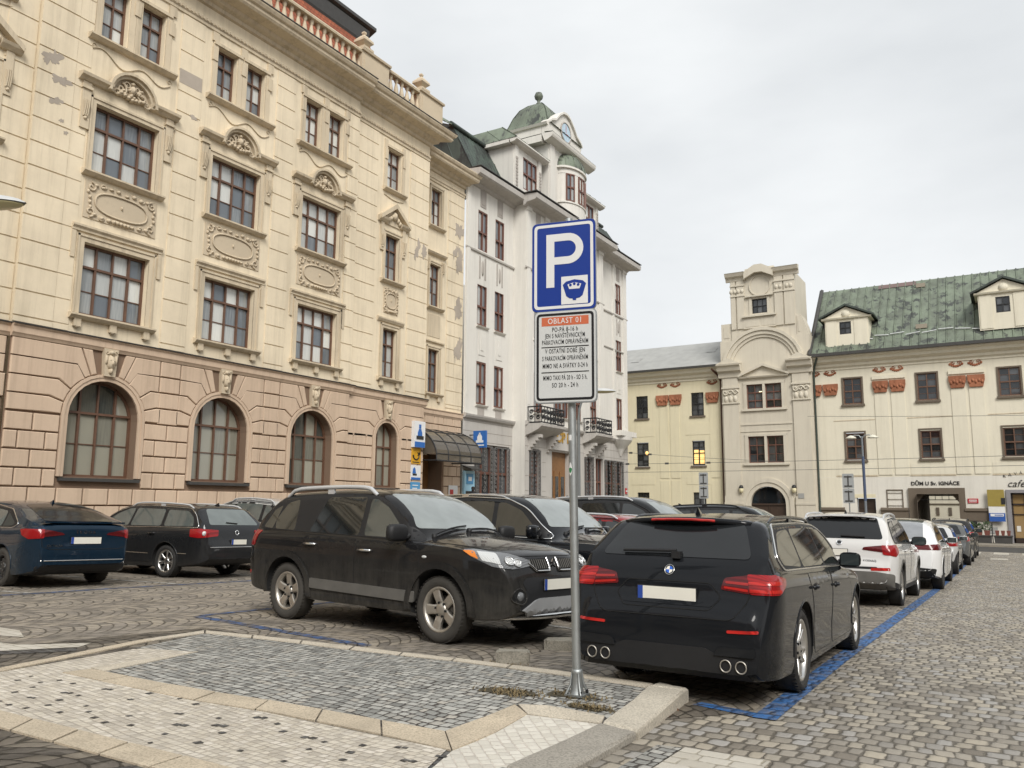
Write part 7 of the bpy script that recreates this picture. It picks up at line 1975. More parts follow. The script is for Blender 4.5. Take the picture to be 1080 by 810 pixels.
 for sy in (1, -1):
  c.end(rpoly([(sy * .43, .385), (sy * .77, .39), (sy * .77, .46), (sy * .47, .45)], .02), -1, 'exhaust_cover', P, off=.02, edge=.06)
 m = MB()
 for y in (-.2, 0.0, .2): m.box(-2.585, -2.5, y - .006, y + .006, .24, .40)
 c.obj(m, 'diffuser_fins', M_blackp)
 c.rails(-1.7, .1, mat=P, h=.03, r=.016)
 c.antenna(-1.62, P)
 c.mirrors(.80, .99, size=.95); c.archlip(.010)
 c.wheels('ten', M_alloy, rr=.245)
 c.end(rpoly([(-.34, .50), (.34, .50), (.36, .66), (-.36, .66)], .05), 1, 'grille', M_blackp)
 for sy in (1, -1): c.patch(rpoly3([(2.2, sy * .5, .62), (2.0, sy * .88, .70), (1.8, sy * .92, .78), (2.15, sy * .5, .72)], .02), Vector((-.8, -sy * .6, 0)), 'headlight', M_lampdk, off=.006, edge=.06)
 g = MB(); c.line([(2.3, y, z) for y, z in ()], (0, 0, 0), .004, g) if False else None
 return c
def rpoly3(P, r=.03, n=3):
 out = []; N = len(P)
 for i in range(N):
  a, b, c = Vector(P[i - 1]), Vector(P[i]), Vector(P[(i + 1) % N]); ra = min(r, (a - b).length * .45, (c - b).length * .45)
  p, q = b + (a - b).normalized() * ra, b + (c - b).normalized() * ra
  for k in range(n + 1): t = k / n; out.append((1 - t) ** 2 * p + 2 * t * (1 - t) * b + t * t * q)
 return out
def car_suv_dusty():
 """dusty black off-roader, three-quarter front"""
 sp = dict(w=1.80, wr=.352, tw=.225, axles=(1.335, -1.335), tumble=.36, gap=.075,
  top=[(-2.345, .60), (-2.33, .72), (-2.28, .80), (-2.25, 1.0), (-2.20, 1.10), (-1.98, 1.42), (-1.86, 1.56), (-1.72, 1.625), (-1.2, 1.665), (-.5, 1.68), (.05, 1.66), (.28, 1.61), (.95, 1.21), (1.08, 1.15), (1.3, 1.125), (1.75, 1.065), (2.02, 1.0), (2.14, .95), (2.19, .86), (2.235, .74), (2.27, .62), (2.28, .5)],
  bot=[(-2.345, .42), (-2.2, .36), (-1.9, .31), (-1.2, .27), (1.2, .27), (1.8, .28), (2.1, .30), (2.28, .38)],
  belt=[(-2.34, .55), (-2.24, .95), (-2.1, 1.08), (-1.2, 1.075), (0, 1.05), (.9, 1.03), (1.4, 1.02), (1.9, .95), (2.1, .88), (2.2, .75), (2.28, .46)],
  pf=(.62, .24, 2.6), pr=(.42, .2, 2.4), clad=3, cladmat=None)
 P = m_paint('black_dusty_paint', (.010, .010, .011, 1), rough=.2, coat=.75, dust=.42, dustcol=(.10, .093, .08, 1), dz=(.30, .92))
 sp['cladmat'] = M_greyp
 c = Car('parked_car', 'dusty black SUV with silver roof rails and a chrome-edged grille, nose towards the signpost', 'car', sp, P, 'cars parked nose out in the middle row')
 GL = M_gl; GL2 = m_glass('car_glass_mid', (.05, .058, .055, 1))
 c.darkband([(1.02, 1.06), (-2.06, 1.13), (-1.90, 1.40), (-1.72, 1.545), (-1.2, 1.585), (-.3, 1.60), (.12, 1.565), (.42, 1.45)], .06)
 D = [dict(door=[(1.0, .40), (1.06, .75), (1.0, 1.02), (.02, 1.05), (.0, .40)], handle=(.16, .93), window=[(.80, 1.085), (.05, 1.095), (.0, 1.53), (.1, 1.53), (.34, 1.43)], glass=GL2),
  dict(door=[(-.04, .40), (-.02, 1.05), (-1.02, 1.07), (-1.02, .95), (-.90, .72), (-.86, .40)], handle=(-.86, .965), window=[(-.04, 1.095), (-.98, 1.11), (-.80, 1.55), (-.09, 1.555)]),
  dict(window=[(-1.28, 1.12), (-1.70, 1.13), (-1.74, 1.25), (-1.60, 1.47), (-1.38, 1.52)], r=.04),
  dict(window=[(-1.76, 1.13), (-1.96, 1.15), (-1.84, 1.38), (-1.70, 1.44)], r=.03)]
 c.doors(D, handle=M_chrome)
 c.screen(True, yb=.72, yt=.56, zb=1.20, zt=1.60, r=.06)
 c.screen(False, yb=.66, yt=.52, zb=1.15, zt=1.54)
 c.rails(-1.72, .02, h=.075, r=.028)
 c.arches(.075, P, off=.022); c.archlip(.012)
 c.sides(rpoly([(.98, .40), (.98, .52), (-.84, .55), (-.84, .43)], .02), 'door_protector', M_greyp, off=.02, edge=.1, skirt=.03)
 for sy in (1, -1):
  d = Vector((-.82, -sy * .57, 0))
  pts = [(2.2, sy * .40, .845), (2.2, sy * .40, .90), (2.1, sy * .62, .965), (1.86, sy * .86, 1.005), (1.70, sy * .89, 1.0), (1.80, sy * .88, .93), (2.0, sy * .80, .84), (2.12, sy * .62, .815)]
  o = c.patch(rpoly3(pts, .02), d, 'headlight', M_lampdk, off=.010, edge=.04)
  c.patch(rpoly3([(1.83, sy * .87, .985), (1.71, sy * .90, .99), (1.80, sy * .89, .935), (1.87, sy * .86, .91)], .015), d, 'indicator_lens', M_amber, o, off=.016, edge=.04)
  c.patch(rpoly3([(2.04, sy * .75, .965), (1.86, sy * .86, .985), (1.90, sy * .85, .90), (2.05, sy * .74, .86)], .02), d, 'lamp_lens', M_clear, o, off=.015, edge=.04)
  for (yy, zz, r) in ((.655, .89, .052), (.545, .875, .045)):
   p, n = c.hit((2.1, sy * yy, zz), d); nn = n if n.dot(d) < 0 else -n; u = nn.orthogonal().normalized(); v = nn.cross(u); m = MB()
   m.tube([p + nn * .018 + u * r * math.cos(2 * PI * k / 20) + v * r * math.sin(2 * PI * k / 20) for k in range(20)], .008, n=5, closed=True)
   m.add([p + nn * .016 + u * r * math.cos(2 * PI * k / 20) + v * r * math.sin(2 * PI * k / 20) for k in range(20)] + [p + nn * .026], [[k, (k + 1) % 20, 20] for k in range(20)], 1, True)
   c.obj(m, 'reflector_bowl', [M_chrome, M_clear], o)
  f = lambda L: [(sy * y, z) for y, z in L]
  gp = [(.10, .80), (.30, .805), (.40, .885), (.36, .915), (.09, .925)]
  go = c.end(rpoly(f(gp), .015), 1, 'grille', M_gap, off=.004, edge=.05)
  m = MB()
  for k in range(8): yy = .125 + .036 * k; c.line([(2.5, sy * yy, .815 + max(0, (yy - .30)) * .7), (2.5, sy * yy, .91)], (-1, 0, 0), .006, m, off=.008)
  c.obj(m, 'grille_bars', M_greyp, go)
  m = MB(); c.line([(2.5, y, z) for y, z in f([(.085, .925), (.085, .79), (.31, .79), (.42, .875)])], (-1, 0, 0), .015, m, off=.010, step=.03); c.obj(m, 'grille_frame', M_chrome, go)
  fo = c.end([(sy * .64 + .088 * math.cos(2 * PI * k / 20), .545 + .075 * math.sin(2 * PI * k / 20)) for k in range(20)], 1, 'fog_lamp', M_gap, off=.004, edge=.05)
  m = MB(); p, n = c.hit((2.5, sy * .64, .545), (-1, 0, 0)); m.lathe([(.05, .0), (.046, .014), (.0, .02)], p, 16, axis='x'); m.build('fog_lens', M_lampdk, fo)
  m = MB(); c.line([(2.5, sy * .64 + .092 * math.cos(2 * PI * k / 20), .545 + .078 * math.sin(2 * PI * k / 20)) for k in range(20)], (-1, 0, 0), .01, m, closed=True); m.build('fog_bezel', P, fo)
  c.patch(rpoly3([(-2.3, sy * .66, .95), (-2.3, sy * .66, 1.12), (-2.0, sy * .89, 1.10), (-2.05, sy * .9, .9), (-2.25, sy * .8, .9)], .03), Vector((.75, -sy * .66, 0)), 'tail_lamp', M_red, off=.008, edge=.06)
  c.end(rpoly(f([(.60, .50), (.82, .52), (.82, .57), (.60, .56)]), .02), -1, 'reflector', M_redl, off=.006)
  m = MB(); p, n = c.hit((1.12, sy, .90), (0, -sy, 0)); m.ell((p.x, p.y, p.z), (.04, .012, .016)); c.obj(m, 'side_repeater', M_clear)
 p, n = c.hit((2.5, 0, .855), (-1, 0, 0)); m = MB()
 for k in range(3):
  a = PI / 2 + 2 * PI * k / 3; q = [(0, 0), (.026, .5), (.052, 0), (.026, -.5)]
  pts = [Vector((p.x + .012, r_ * math.cos(a + b * .62), p.z + r_ * math.sin(a + b * .62))) for r_, b in ((.004, 0), (.034, .85), (.06, 0), (.034, -.85))]
  m.add(pts + [v - Vector((.015, 0, 0)) for v in pts], [[0, 1, 2, 3], [0, 1, 5, 4], [1, 2, 6, 5], [2, 3, 7, 6], [3, 0, 4, 7]])
 c.obj(m, 'badge', M_chrome)
 c.end(rpoly([(-.50, .56), (.50, .56), (.58, .68), (.50, .73), (-.50, .73), (-.58, .68)], .04), 1, 'bumper_intake', M_blackp, off=.004)
 c.end(rpoly([(-.66, .60), (.66, .60), (.70, .42), (-.70, .42)], .05), 1, 'lower_grille', M_blackp, off=.003)
 c.end(rpoly([(-.64, .41), (-.52, .365), (.52, .365), (.64, .41), (.42, .505), (.34, .52), (-.34, .52), (-.42, .505)], .02), 1, 'skid_plate', m_plain('silver_skid_plate', (.36, .365, .37, 1), .35, metal=.2), off=.03, skirt=.05)
 c.plate(1, 0, .655)
 m = MB(); P2 = [(2.30 - .20 * (abs(y) / .72) ** 3.0, y, .335) for y in [-.74 + 1.48 * k / 20 for k in range(21)]]; m.tube(P2, .03, n=10)
 for y in (-.45, .45): m.tube([(2.25, y, .34), (1.9, y, .40)], .02, n=6)
 c.obj(m, 'nudge_bar', M_chrome)
 g = MB()
 for sy in (1, -1): c.line([(1.05, sy * .76, 1.3), (1.5, sy * .745, 1.2), (1.9, sy * .66, 1.1), (2.1, sy * .5, 1.0)], (0, 0, -1), .005, g, n=4)
 c.line([(2.5, y, .945) for y in (-.48, -.2, 0, .2, .48)], (-1, 0, 0), .005, g, n=4)
 c.obj(g, 'bonnet_gap', M_gap)
 for y0, y1 in ((-.62, -.02), (-.02, .56)): c.wiper((1.0, y0, 1.5), (.93, y1, 1.5), (0, 0, -1), r=.011)
 c.mirrors(.78, 1.12, mat=M_blackp, size=1.2)
 c.wheels('five', M_alloyd, M_tyred, steer=-.03, rr=.235)
 return c
def std(c, front=True):
 """lamps shared by the simpler cars come from the spec"""
 sp = c.sp
 for sy in (1, -1):
  if 'tail' in sp: c.patch(rpoly3([(x, sy * y, z) for x, y, z in sp['tail']], .03), Vector((.75, -sy * .66, 0)), 'tail_lamp', sp.get('tailmat', M_red), off=.008, edge=.06)
  if 'head' in sp:
   o = c.patch(rpoly3([(x, sy * y, z) for x, y, z in sp['head']], .03), Vector((-.8, -sy * .6, 0)), 'headlight', M_lampdk, off=.008, edge=.06)
   x, y, z = [sum(q[i] for q in sp['head']) / len(sp['head']) for i in range(3)]
   d = Vector((-.8, -sy * .6, 0)); p, n = c.hit((x, sy * y, z), d); m = MB(); m.ell(tuple(p), (.03, .07, .035)); m.build('lamp_lens', M_clear, o)
def car_x(kind='x'):
 sp = dict(w=1.94, wr=.37, tw=.255, axles=(1.466, -1.466), tumble=.36, gap=.06,
  top=[(-2.42, .6), (-2.40, .75), (-2.34, 1.0), (-2.25, 1.12), (-2.0, 1.5), (-1.9, 1.62), (-1.6, 1.70), (-.7, 1.76), (.1, 1.735), (.38, 1.68), (1.0, 1.26), (1.14, 1.19), (1.5, 1.15), (2.0, 1.07), (2.22, .99), (2.30, .85), (2.36, .7), (2.38, .55)],
  bot=[(-2.42, .45), (-2.2, .35), (-1.3, .26), (1.3, .26), (2.0, .28), (2.38, .4)],
  belt=[(-2.4, .6), (-2.3, 1.0), (-1.5, 1.09), (0, 1.08), (.9, 1.06), (1.6, 1.05), (2.1, .95), (2.38, .5)],
  head=[(2.3, .62, .86), (2.3, .62, .96), (2.1, .9, 1.0), (1.95, .95, .97), (2.15, .9, .88)], tail=[(-2.3, .62, .95), (-2.3, .62, 1.1), (-2.05, .96, 1.1), (-2.05, .96, .97)], clad=3)
 P = m_paint('black_gloss_paint', (.007, .008, .010, 1), rough=.16, dust=.06, dustcol=(.05, .046, .04, 1))
 c = Car('parked_car', 'glossy black SUV with chrome window line, parked behind the dusty black SUV', 'car', sp, P, 'cars parked nose out in the middle row')
 c.darkband([(1.02, 1.10), (-2.0, 1.14), (-1.9, 1.45), (-1.6, 1.60), (-.7, 1.66), (.1, 1.635), (.48, 1.50)], .1)
 c.doors([dict(door=[(1.05, .4), (1.1, .8), (1.02, 1.05), (-.02, 1.075), (-.05, .4)], handle=(.12, .97), window=[(.82, 1.125), (.0, 1.135), (-.05, 1.60), (.1, 1.59), (.40, 1.48)]),
   dict(door=[(-.09, .4), (-.06, 1.075), (-1.15, 1.09), (-1.0, .7), (-.95, .4)], handle=(-.95, .99), window=[(-.08, 1.135), (-1.2, 1.15), (-1.1, 1.60), (-.13, 1.615)]),
   dict(window=[(-1.26, 1.15), (-1.9, 1.17), (-1.78, 1.45), (-1.2, 1.59)], r=.08)], handle=P)
 c.frames([(1.04, 1.09), (-2.03, 1.13), (-1.93, 1.46), (-1.6, 1.615), (-.7, 1.675), (.1, 1.65), (.5, 1.51)], M_chrome, .012, .12)
 c.screen(True, yb=.78, yt=.60, zb=1.26, zt=1.665, glass=m_glass('windscreen_painted_sky', (.24, .265, .26, 1), spec=1.0)); c.screen(False, yb=.7, yt=.56, zb=1.18, zt=1.6); std(c); c.rails(-1.6, .1, mat=M_chrome, h=.03, r=.014)  # pale windscreen colour painted in place of reflected sky
 for sy in (1, -1):
  go = c.end(rpoly([(sy * .04, .72), (sy * .36, .72), (sy * .40, .92), (sy * .04, .94)], .06), 1, 'grille', M_gap, off=.004)
  m = MB(); c.line([(2.6, y, z) for y, z in rpoly([(sy * .03, .71), (sy * .37, .71), (sy * .41, .93), (sy * .03, .95)], .06)], (-1, 0, 0), .013, m, closed=True, off=.008); m.build('grille_frame', M_chrome, go)
  c.end(rpoly([(sy * .5, .48), (sy * .8, .50), (sy * .78, .64), (sy * .5, .62)], .05), 1, 'air_intake', M_blackp, off=.004)
 c.end(rpoly([(-.5, .45), (.5, .45), (.55, .6), (-.55, .6)], .05), 1, 'lower_grille', M_blackp, off=.004)
 c.roundel(1, 0, .99, .042, [M_blackp, m_plain('badge_blue_b', (.02, .11, .5, 1), .3), M_platew, M_chrome]); c.plate(1, 0, .63)
 g = MB()
 for sy in (1, -1): c.line([(1.1, sy * .80, 1.3), (1.6, sy * .77, 1.2), (2.05, sy * .68, 1.1), (2.22, sy * .5, 1.0)], (0, 0, -1), .005, g, n=4)
 c.obj(g, 'bonnet_gap', M_gap)
 for y0, y1 in ((-.62, -.02), (-.02, .56)): c.wiper((1.06, y0, 1.5), (.99, y1, 1.5), (0, 0, -1), r=.011)
 c.mirrors(.80, 1.16, size=1.15); c.arches(.05, M_blackp, off=.008); c.wheels('ten', M_alloy, rr=.255)
 return c
def car_liftback_blue():
 sp = dict(w=1.83, wr=.325, tw=.215, axles=(1.343, -1.343), tumble=.42,
  top=[(-2.40, .55), (-2.385, .68), (-2.36, .80), (-2.345, .98), (-2.31, 1.075), (-2.2, 1.10), (-1.9, 1.19), (-1.3, 1.37), (-.9, 1.44), (-.3, 1.47), (.2, 1.445), (.45, 1.39), (1.05, 1.05), (1.2, 1.0), (1.7, .93), (2.05, .82), (2.22, .68), (2.29, .5)],
  bot=[(-2.40, .40), (-2.25, .28), (-1.8, .2), (1.4, .18), (2.0, .2), (2.29, .32)],
  belt=[(-2.4, .5), (-2.35, .92), (-2.25, 1.02), (-1.5, .98), (0, .94), (1.0, .91), (1.7, .83), (2.29, .46)], pr=(.5, .22, 2.3), clad=2,
  head=[(2.2, .5, .66), (2.2, .5, .74), (1.9, .9, .80), (1.9, .9, .72)])
 P = m_paint('dark_blue_paint', (.008, .024, .045, 1), rough=.24, metal=.35, dust=.10, dustcol=(.07, .065, .055, 1))
 c = Car('parked_car', 'dark blue liftback with red lamps and a lettered tailgate, parked at the left edge', 'car', sp, P, 'cars parked nose to the cream building')
 c.darkband([(.95, .965), (-1.55, 1.0), (-1.66, 1.06), (-1.2, 1.29), (-.3, 1.385), (.15, 1.37), (.5, 1.25)], .05)
 c.doors([dict(door=[(1.0, .3), (1.04, .6), (.95, .91), (-.1, .94), (-.12, .3)], handle=(.05, .84), window=[(.84, .985), (-.1, 1.0), (-.14, 1.345), (.2, 1.33), (.44, 1.24)], glass=M_gll),
   dict(door=[(-.16, .3), (-.13, .94), (-1.2, .97), (-1.05, .62), (-.98, .3)], handle=(-1.0, .87), window=[(-.14, 1.0), (-1.1, 1.01), (-1.05, 1.27), (-.2, 1.35)], glass=M_gll),
   dict(window=[(-1.15, 1.01), (-1.5, 1.025), (-1.55, 1.07), (-1.12, 1.25)], r=.03)], handle=P)
 c.frames([(.97, .955), (-1.57, .99), (-1.70, 1.06), (-1.2, 1.305), (-.3, 1.40), (.15, 1.385), (.52, 1.26)], M_chrome, .010, .06)
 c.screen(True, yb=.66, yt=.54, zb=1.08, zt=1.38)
 c.patch([(x, y, 2) for x, y in rpoly([(-2.12, -.60), (-2.12, .60), (-1.12, .50), (-1.12, -.50)], .08)], (0, 0, -1), 'rear_window', M_glr, off=.005, edge=.1)
 m = MB()
 for k in range(9): m.box(-2.345 + .012 * abs(k - 4) / 4, -2.20, -.62 + .155 * k - .0775, -.62 + .155 * k + .0775, 1.09, 1.115)
 c.obj(m, 'boot_spoiler', P)
 for sy in (1, -1):
  f = lambda L: [(y * sy, z) for y, z in L]
  c.end(rpoly(f([(.36, .895), (.70, .86), (.70, .985), (.40, .93)]), .015), -1, 'tail_lamp', M_redd, off=.008, edge=.05)
  d = Vector((.78, -sy * .62, 0)); o = c.patch(rpoly3([(-2.36, sy * .705, .84), (-2.36, sy * .705, .985), (-2.1, sy * .91, .985), (-1.98, sy * .93, .975), (-2.06, sy * .93, .88), (-2.2, sy * .88, .82)], .02), d, 'tail_lamp', M_red, off=.009, edge=.04)
 c.end(rpoly([(-.36, .70), (.36, .70), (.40, .88), (-.40, .88)], .05), -1, 'plate_recess', P, off=.003); c.plate(-1, 0, .80)
 g = MB(); c.line([(-2.6, y, z) for y, z in [(-.74, .95), (-.72, .70), (-.6, .655), (.6, .655), (.72, .70), (.74, .95)]], (1, 0, 0), .005, g, n=4); c.obj(g, 'tailgate_gap', M_gap)
 m = MB(); c.line([(-2.6, y, .47) for y in (-.72, -.4, 0, .4, .72)], (1, 0, 0), .010, m); c.obj(m, 'bumper_trim', M_chrome)
 c.word('Š K O D A', -1, 0, .935, .075); c.word('OCTAVIA', -1, .52, .71, .06)
 c.end(rpoly([(-.75, .27), (.75, .27), (.78, .38), (-.78, .38)], .04), -1, 'diffuser', M_blackp, off=.006)
 c.antenna(-1.0, P); c.mirrors(.76, .98); c.archlip(.01); std(c)
 c.wheels('steel', M_steelb, M_tyred, rr=.21)
 return c
def wagon_spec(L=4.77, H=1.52, W=1.82, wb=2.71, seat=1.0):
 xf = wb / 2 + .93; xr = -(L - xf); k = H / 1.50
 return dict(w=W, wr=.325, tw=.22, axles=(wb / 2, -wb / 2), tumble=.38,
  top=[(xr, .55), (xr + .02, .70), (xr + .06, .78 * k), (xr + .09, .98 * k), (xr + .14, 1.05 * k), (xr + .40, 1.33 * k), (xr + .52, 1.43 * k), (xr + .9, 1.465 * k), (-.6, 1.50 * k), (.05, 1.48 * k), (.35, 1.42 * k), (1.0, 1.07 * k), (1.12, 1.02 * k), (1.6, .95 * k), (xf - .3, .85 * k), (xf - .1, .72 * k), (xf - .03, .62), (xf, .5)],
  bot=[(xr, .40), (xr + .2, .30), (-1.3, .2), (1.3, .19), (xf - .3, .22), (xf, .34)],
  belt=[(xr, .5), (xr + .09, .93 * k), (xr + .25, .985 * k), (-1, .965 * k), (.3, .95 * k), (1.0, .93 * k), (1.6, .87 * k), (xf - .2, .74 * k), (xf, .46)], pr=(.42, .18, 2.4), clad=3)
def wagon_windows(c, k, xr, glass, trim=M_chrome, third=True, hd=M_blackp):
 z = lambda v: v * k
 c.darkband([(.98, z(.975)), (xr + .28, z(1.015)), (xr + .45, z(1.24)), (xr + .66, z(1.365)), (-.6, z(1.41)), (.05, z(1.39)), (.45, z(1.265))], .07)
 e = xr + .36
 D = [dict(door=[(1.0, z(.3)), (1.04, z(.6)), (.96, z(.93)), (-.08, z(.95)), (-.1, z(.3))], handle=(.06, z(.85)), window=[(.82, z(1.0)), (-.06, z(1.01)), (-.1, z(1.365)), (.08, z(1.355)), (.38, z(1.255))], glass=glass),
  dict(door=[(-.14, z(.3)), (-.12, z(.95)), (-1.12, z(.965)), (-1.0, z(.65)), (-.92, z(.3))], handle=(-.92, z(.87)), window=[(-.13, z(1.01)), (-1.08, z(1.02)), (-1.06, z(1.355)), (-.17, z(1.37))], glass=glass),
  dict(window=[(-1.18, z(1.02)), (e + .06, z(1.03)), (e + .14, z(1.2)), (e + .36, z(1.33)), (-1.16, z(1.35))], r=.05, glass=glass)]
 c.doors(D, handle=hd)
 if trim: c.frames([(1.0, z(.965)), (xr + .25, z(1.005)), (xr + .44, z(1.25)), (xr + .66, z(1.38)), (-.6, z(1.425)), (.05, z(1.405)), (.47, z(1.275))], trim, .010, .09)
def car_estate_grey():
 sp = wagon_spec(); xr = sp['top'][0][0]; k = 1.52 / 1.5
 P = m_paint('anthracite_paint', (.020, .021, .023, 1), rough=.26, metal=.3, dust=.12, dustcol=(.09, .083, .07, 1))
 c = Car('parked_car', 'anthracite estate car with silver roof rails, parked beside the dark blue liftback', 'car', sp, P, 'cars parked nose to the cream building', M_gll)
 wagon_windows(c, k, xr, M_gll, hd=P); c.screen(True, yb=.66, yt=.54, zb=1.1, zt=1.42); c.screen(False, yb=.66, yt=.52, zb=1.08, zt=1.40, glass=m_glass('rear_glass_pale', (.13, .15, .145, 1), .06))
 c.rails(xr + .65, .1, h=.055)
 for sy in (1, -1):
  d = Vector((.75, -sy * .66, 0)); o = c.patch(rpoly3([(xr + .05, sy * .52, .86), (xr + .05, sy * .52, .98), (xr + .2, sy * .86, 1.0), (xr + .42, sy * .91, .99), (xr + .42, sy * .91, .84), (xr + .2, sy * .87, .82)], .025), d, 'tail_lamp', M_red, off=.009, edge=.05)
  p, n = c.hit((xr + .16, sy * .78, .91), d); m = MB(); m.ell(tuple(p), (.035, .05, .05)); m.build('reversing_lens', M_clear, o)
 c.plate(-1, -.02, .74, w=.40, h=.10); c.roundel(-1, 0, .93, .05, [M_chrome, M_blackp, M_blackp, M_chrome])
 m = MB(); c.line([(-2.6, y, .64) for y in (-.72, 0, .72)], (1, 0, 0), .009, m); c.obj(m, 'bumper_trim', M_chrome)
 for sy in (1, -1):
  for xa, xb, zm in ((xr + .5, xr + .75, .50), (-.85, .9, .47)): m = MB(); c.line([(xa, sy, zm), (xb, sy, zm)], (0, -sy, 0), .010, m, off=.004); c.obj(m, 'side_moulding', M_chrome)
 m = MB(); c.line([(-2.6, -.06, 1.10), (-2.6, .22, 1.12)], (1, 0, 0), .011, m, off=.02); c.obj(m, 'rear_wiper', M_blackp)
 c.end(rpoly([(-.7, .32), (.7, .32), (.72, .42), (-.72, .42)], .03), -1, 'diffuser', M_blackp, off=.005)
 c.antenna(xr + .75, P); c.mirrors(.76, 1.0); c.archlip(.01); c.wheels('seven', M_alloy, rr=.225)
 return c
def car_wagon_generic(label, col, group, H=1.5, glass=M_gl, rails=M_rail, rim='multi', L=4.7, W=1.82, metal=.3, rear=True, head=True, cladm=M_blackp):
 sp = wagon_spec(L=L, H=H, W=W); xr = sp['top'][0][0]; xf = sp['top'][-1][0]; k = H / 1.5; sp['wr'] = .325 * (1 + (k - 1) * .6); sp['cladmat'] = cladm
 P = m_paint(label.split()[0] + '_paint_%d' % rnd.randint(0, 9999), col, rough=.24, metal=metal, dust=.10)
 c = Car('parked_car', label, 'car', sp, P, group, glass)
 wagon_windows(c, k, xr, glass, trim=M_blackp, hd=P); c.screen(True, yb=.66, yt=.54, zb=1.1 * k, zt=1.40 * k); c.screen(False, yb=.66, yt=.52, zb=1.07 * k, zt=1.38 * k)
 if rails: c.rails(xr + .65, .1, mat=rails, h=.05)
 sp['tail'] = [(xr + .05, .58, .84 * k), (xr + .05, .58, .98 * k), (xr + .35, .91, 1.0 * k), (xr + .3, .91, .84 * k)]
 sp['head'] = [(xf - .1, .5, .66 * k), (xf - .1, .5, .76 * k), (xf - .4, .9, .82 * k), (xf - .38, .9, .72 * k)]
 std(c); c.plate(-1, 0, .74 * k); c.plate(1, 0, .48)
 c.end(rpoly([(-.42, .56 * k), (.42, .56 * k), (.46, .70 * k), (-.46, .70 * k)], .05), 1, 'grille', M_blackp, off=.004); c.end(rpoly([(-.6, .36), (.6, .36), (.62, .46), (-.62, .46)], .04), 1, 'lower_grille', M_blackp, off=.004)
 c.antenna(xr + .75, P); c.mirrors(.78, .99 * k); c.wheels(rim, M_alloy)
 return c
def car_suv_white():
 sp = dict(w=1.88, wr=.352, tw=.235, axles=(1.395, -1.395), tumble=.34, gap=.06,
  top=[(-2.36, .6), (-2.345, .74), (-2.30, .82), (-2.27, 1.05), (-2.22, 1.15), (-2.02, 1.46), (-1.94, 1.56), (-1.6, 1.62), (-.6, 1.665), (.1, 1.64), (.35, 1.58), (1.0, 1.2), (1.13, 1.14), (1.5, 1.09), (1.95, 1.0), (2.2, .88), (2.28, .74), (2.33, .55)],
  bot=[(-2.36, .42), (-2.2, .34), (-1.3, .25), (1.3, .24), (2.0, .27), (2.33, .38)],
  belt=[(-2.36, .55), (-2.27, 1.0), (-2.1, 1.07), (-1, 1.06), (.3, 1.04), (1.0, 1.02), (1.6, .98), (2.1, .86), (2.33, .5)], pr=(.42, .17, 2.4), clad=4)
 P = m_paint('white_pearl_paint', (.62, .615, .60, 1), rough=.25, dust=.12, dustcol=(.3, .28, .25, 1), dz=(.3, .8))
 c = Car('parked_car', 'white SUV with black lower bumper and silver roof rails, in front of the black estate', 'car', sp, P, 'cars parked along the blue line')
 c.darkband([(.98, 1.07), (-1.95, 1.10), (-2.0, 1.2), (-1.78, 1.48), (-1.5, 1.53), (-.6, 1.57), (.1, 1.55), (.45, 1.43)], .07)
 c.doors([dict(door=[(1.0, .4), (1.05, .8), (.97, 1.03), (-.06, 1.05), (-.08, .4)], handle=(.08, .95), window=[(.80, 1.095), (-.05, 1.105), (-.1, 1.515), (.1, 1.51), (.38, 1.40)]),
   dict(door=[(-.12, .4), (-.1, 1.05), (-1.15, 1.065), (-1.0, .7), (-.95, .4)], handle=(-.95, .97), window=[(-.12, 1.105), (-1.1, 1.115), (-1.08, 1.515), (-.17, 1.525)]),
   dict(window=[(-1.18, 1.115), (-1.85, 1.12), (-1.88, 1.2), (-1.72, 1.44), (-1.18, 1.505)], r=.06)], handle=P)
 c.screen(True, yb=.72, yt=.58, zb=1.22, zt=1.57); c.screen(False, yb=.72, yt=.60, zb=1.17, zt=1.55)
 m = MB()
 for kk in range(8): m.box(-2.06 + .03 * abs(kk - 3.5) / 3.5, -1.9, -.60 + .15 * kk, -.45 + .15 * kk, 1.565, 1.585)
 c.obj(m, 'roof_spoiler', P)
 for sy in (1, -1):
  f = lambda L: [(y * sy, z) for y, z in L]
  o = c.end(rpoly(f([(.38, .985), (.72, .95), (.72, 1.07), (.40, 1.03)]), .02), -1, 'tail_lamp', M_redd, off=.008, edge=.05)
  c.patch(rpoly3([(-2.3, sy * .725, .91), (-2.3, sy * .725, 1.07), (-2.0, sy * .93, 1.08), (-2.0, sy * .94, .95), (-2.15, sy * .9, .88)], .02), Vector((.78, -sy * .62, 0)), 'tail_lamp', M_red, off=.009, edge=.05)
  c.end(rpoly(f([(.52, .635), (.82, .64), (.82, .69), (.52, .685)]), .015), -1, 'reflector', M_redl, off=.007)
 c.end(rpoly([(-.86, .30), (.86, .30), (.88, .58), (.6, .62), (-.6, .62), (-.88, .58)], .05), -1, 'lower_bumper', M_greyp, off=.010)
 c.end(rpoly([(-.62, .66), (.62, .66), (.62, .70), (-.62, .70)], .015), -1, 'bumper_slot', M_blackp, off=.005); c.plate(-1, .12, .93)
 c.roundel(-1, 0, 1.1, .05, [M_chrome, M_blackp, M_blackp, M_chrome]); c.word('KODIAQ', -1, -.50, .80, .055)
 m = MB(); c.line([(-2.6, -.02, 1.21), (-2.6, -.42, 1.20)], (1, 0, 0), .016, m, off=.022); c.obj(m, 'rear_wiper', M_blackp)
 c.rails(-1.75, .1, h=.05); c.antenna(-1.4, M_blackp); c.mirrors(.78, 1.1, mat=M_blackp, size=1.1); c.arches(.05, M_greyp, off=.01); c.wheels('five', M_alloy, M_tyre)
 return c
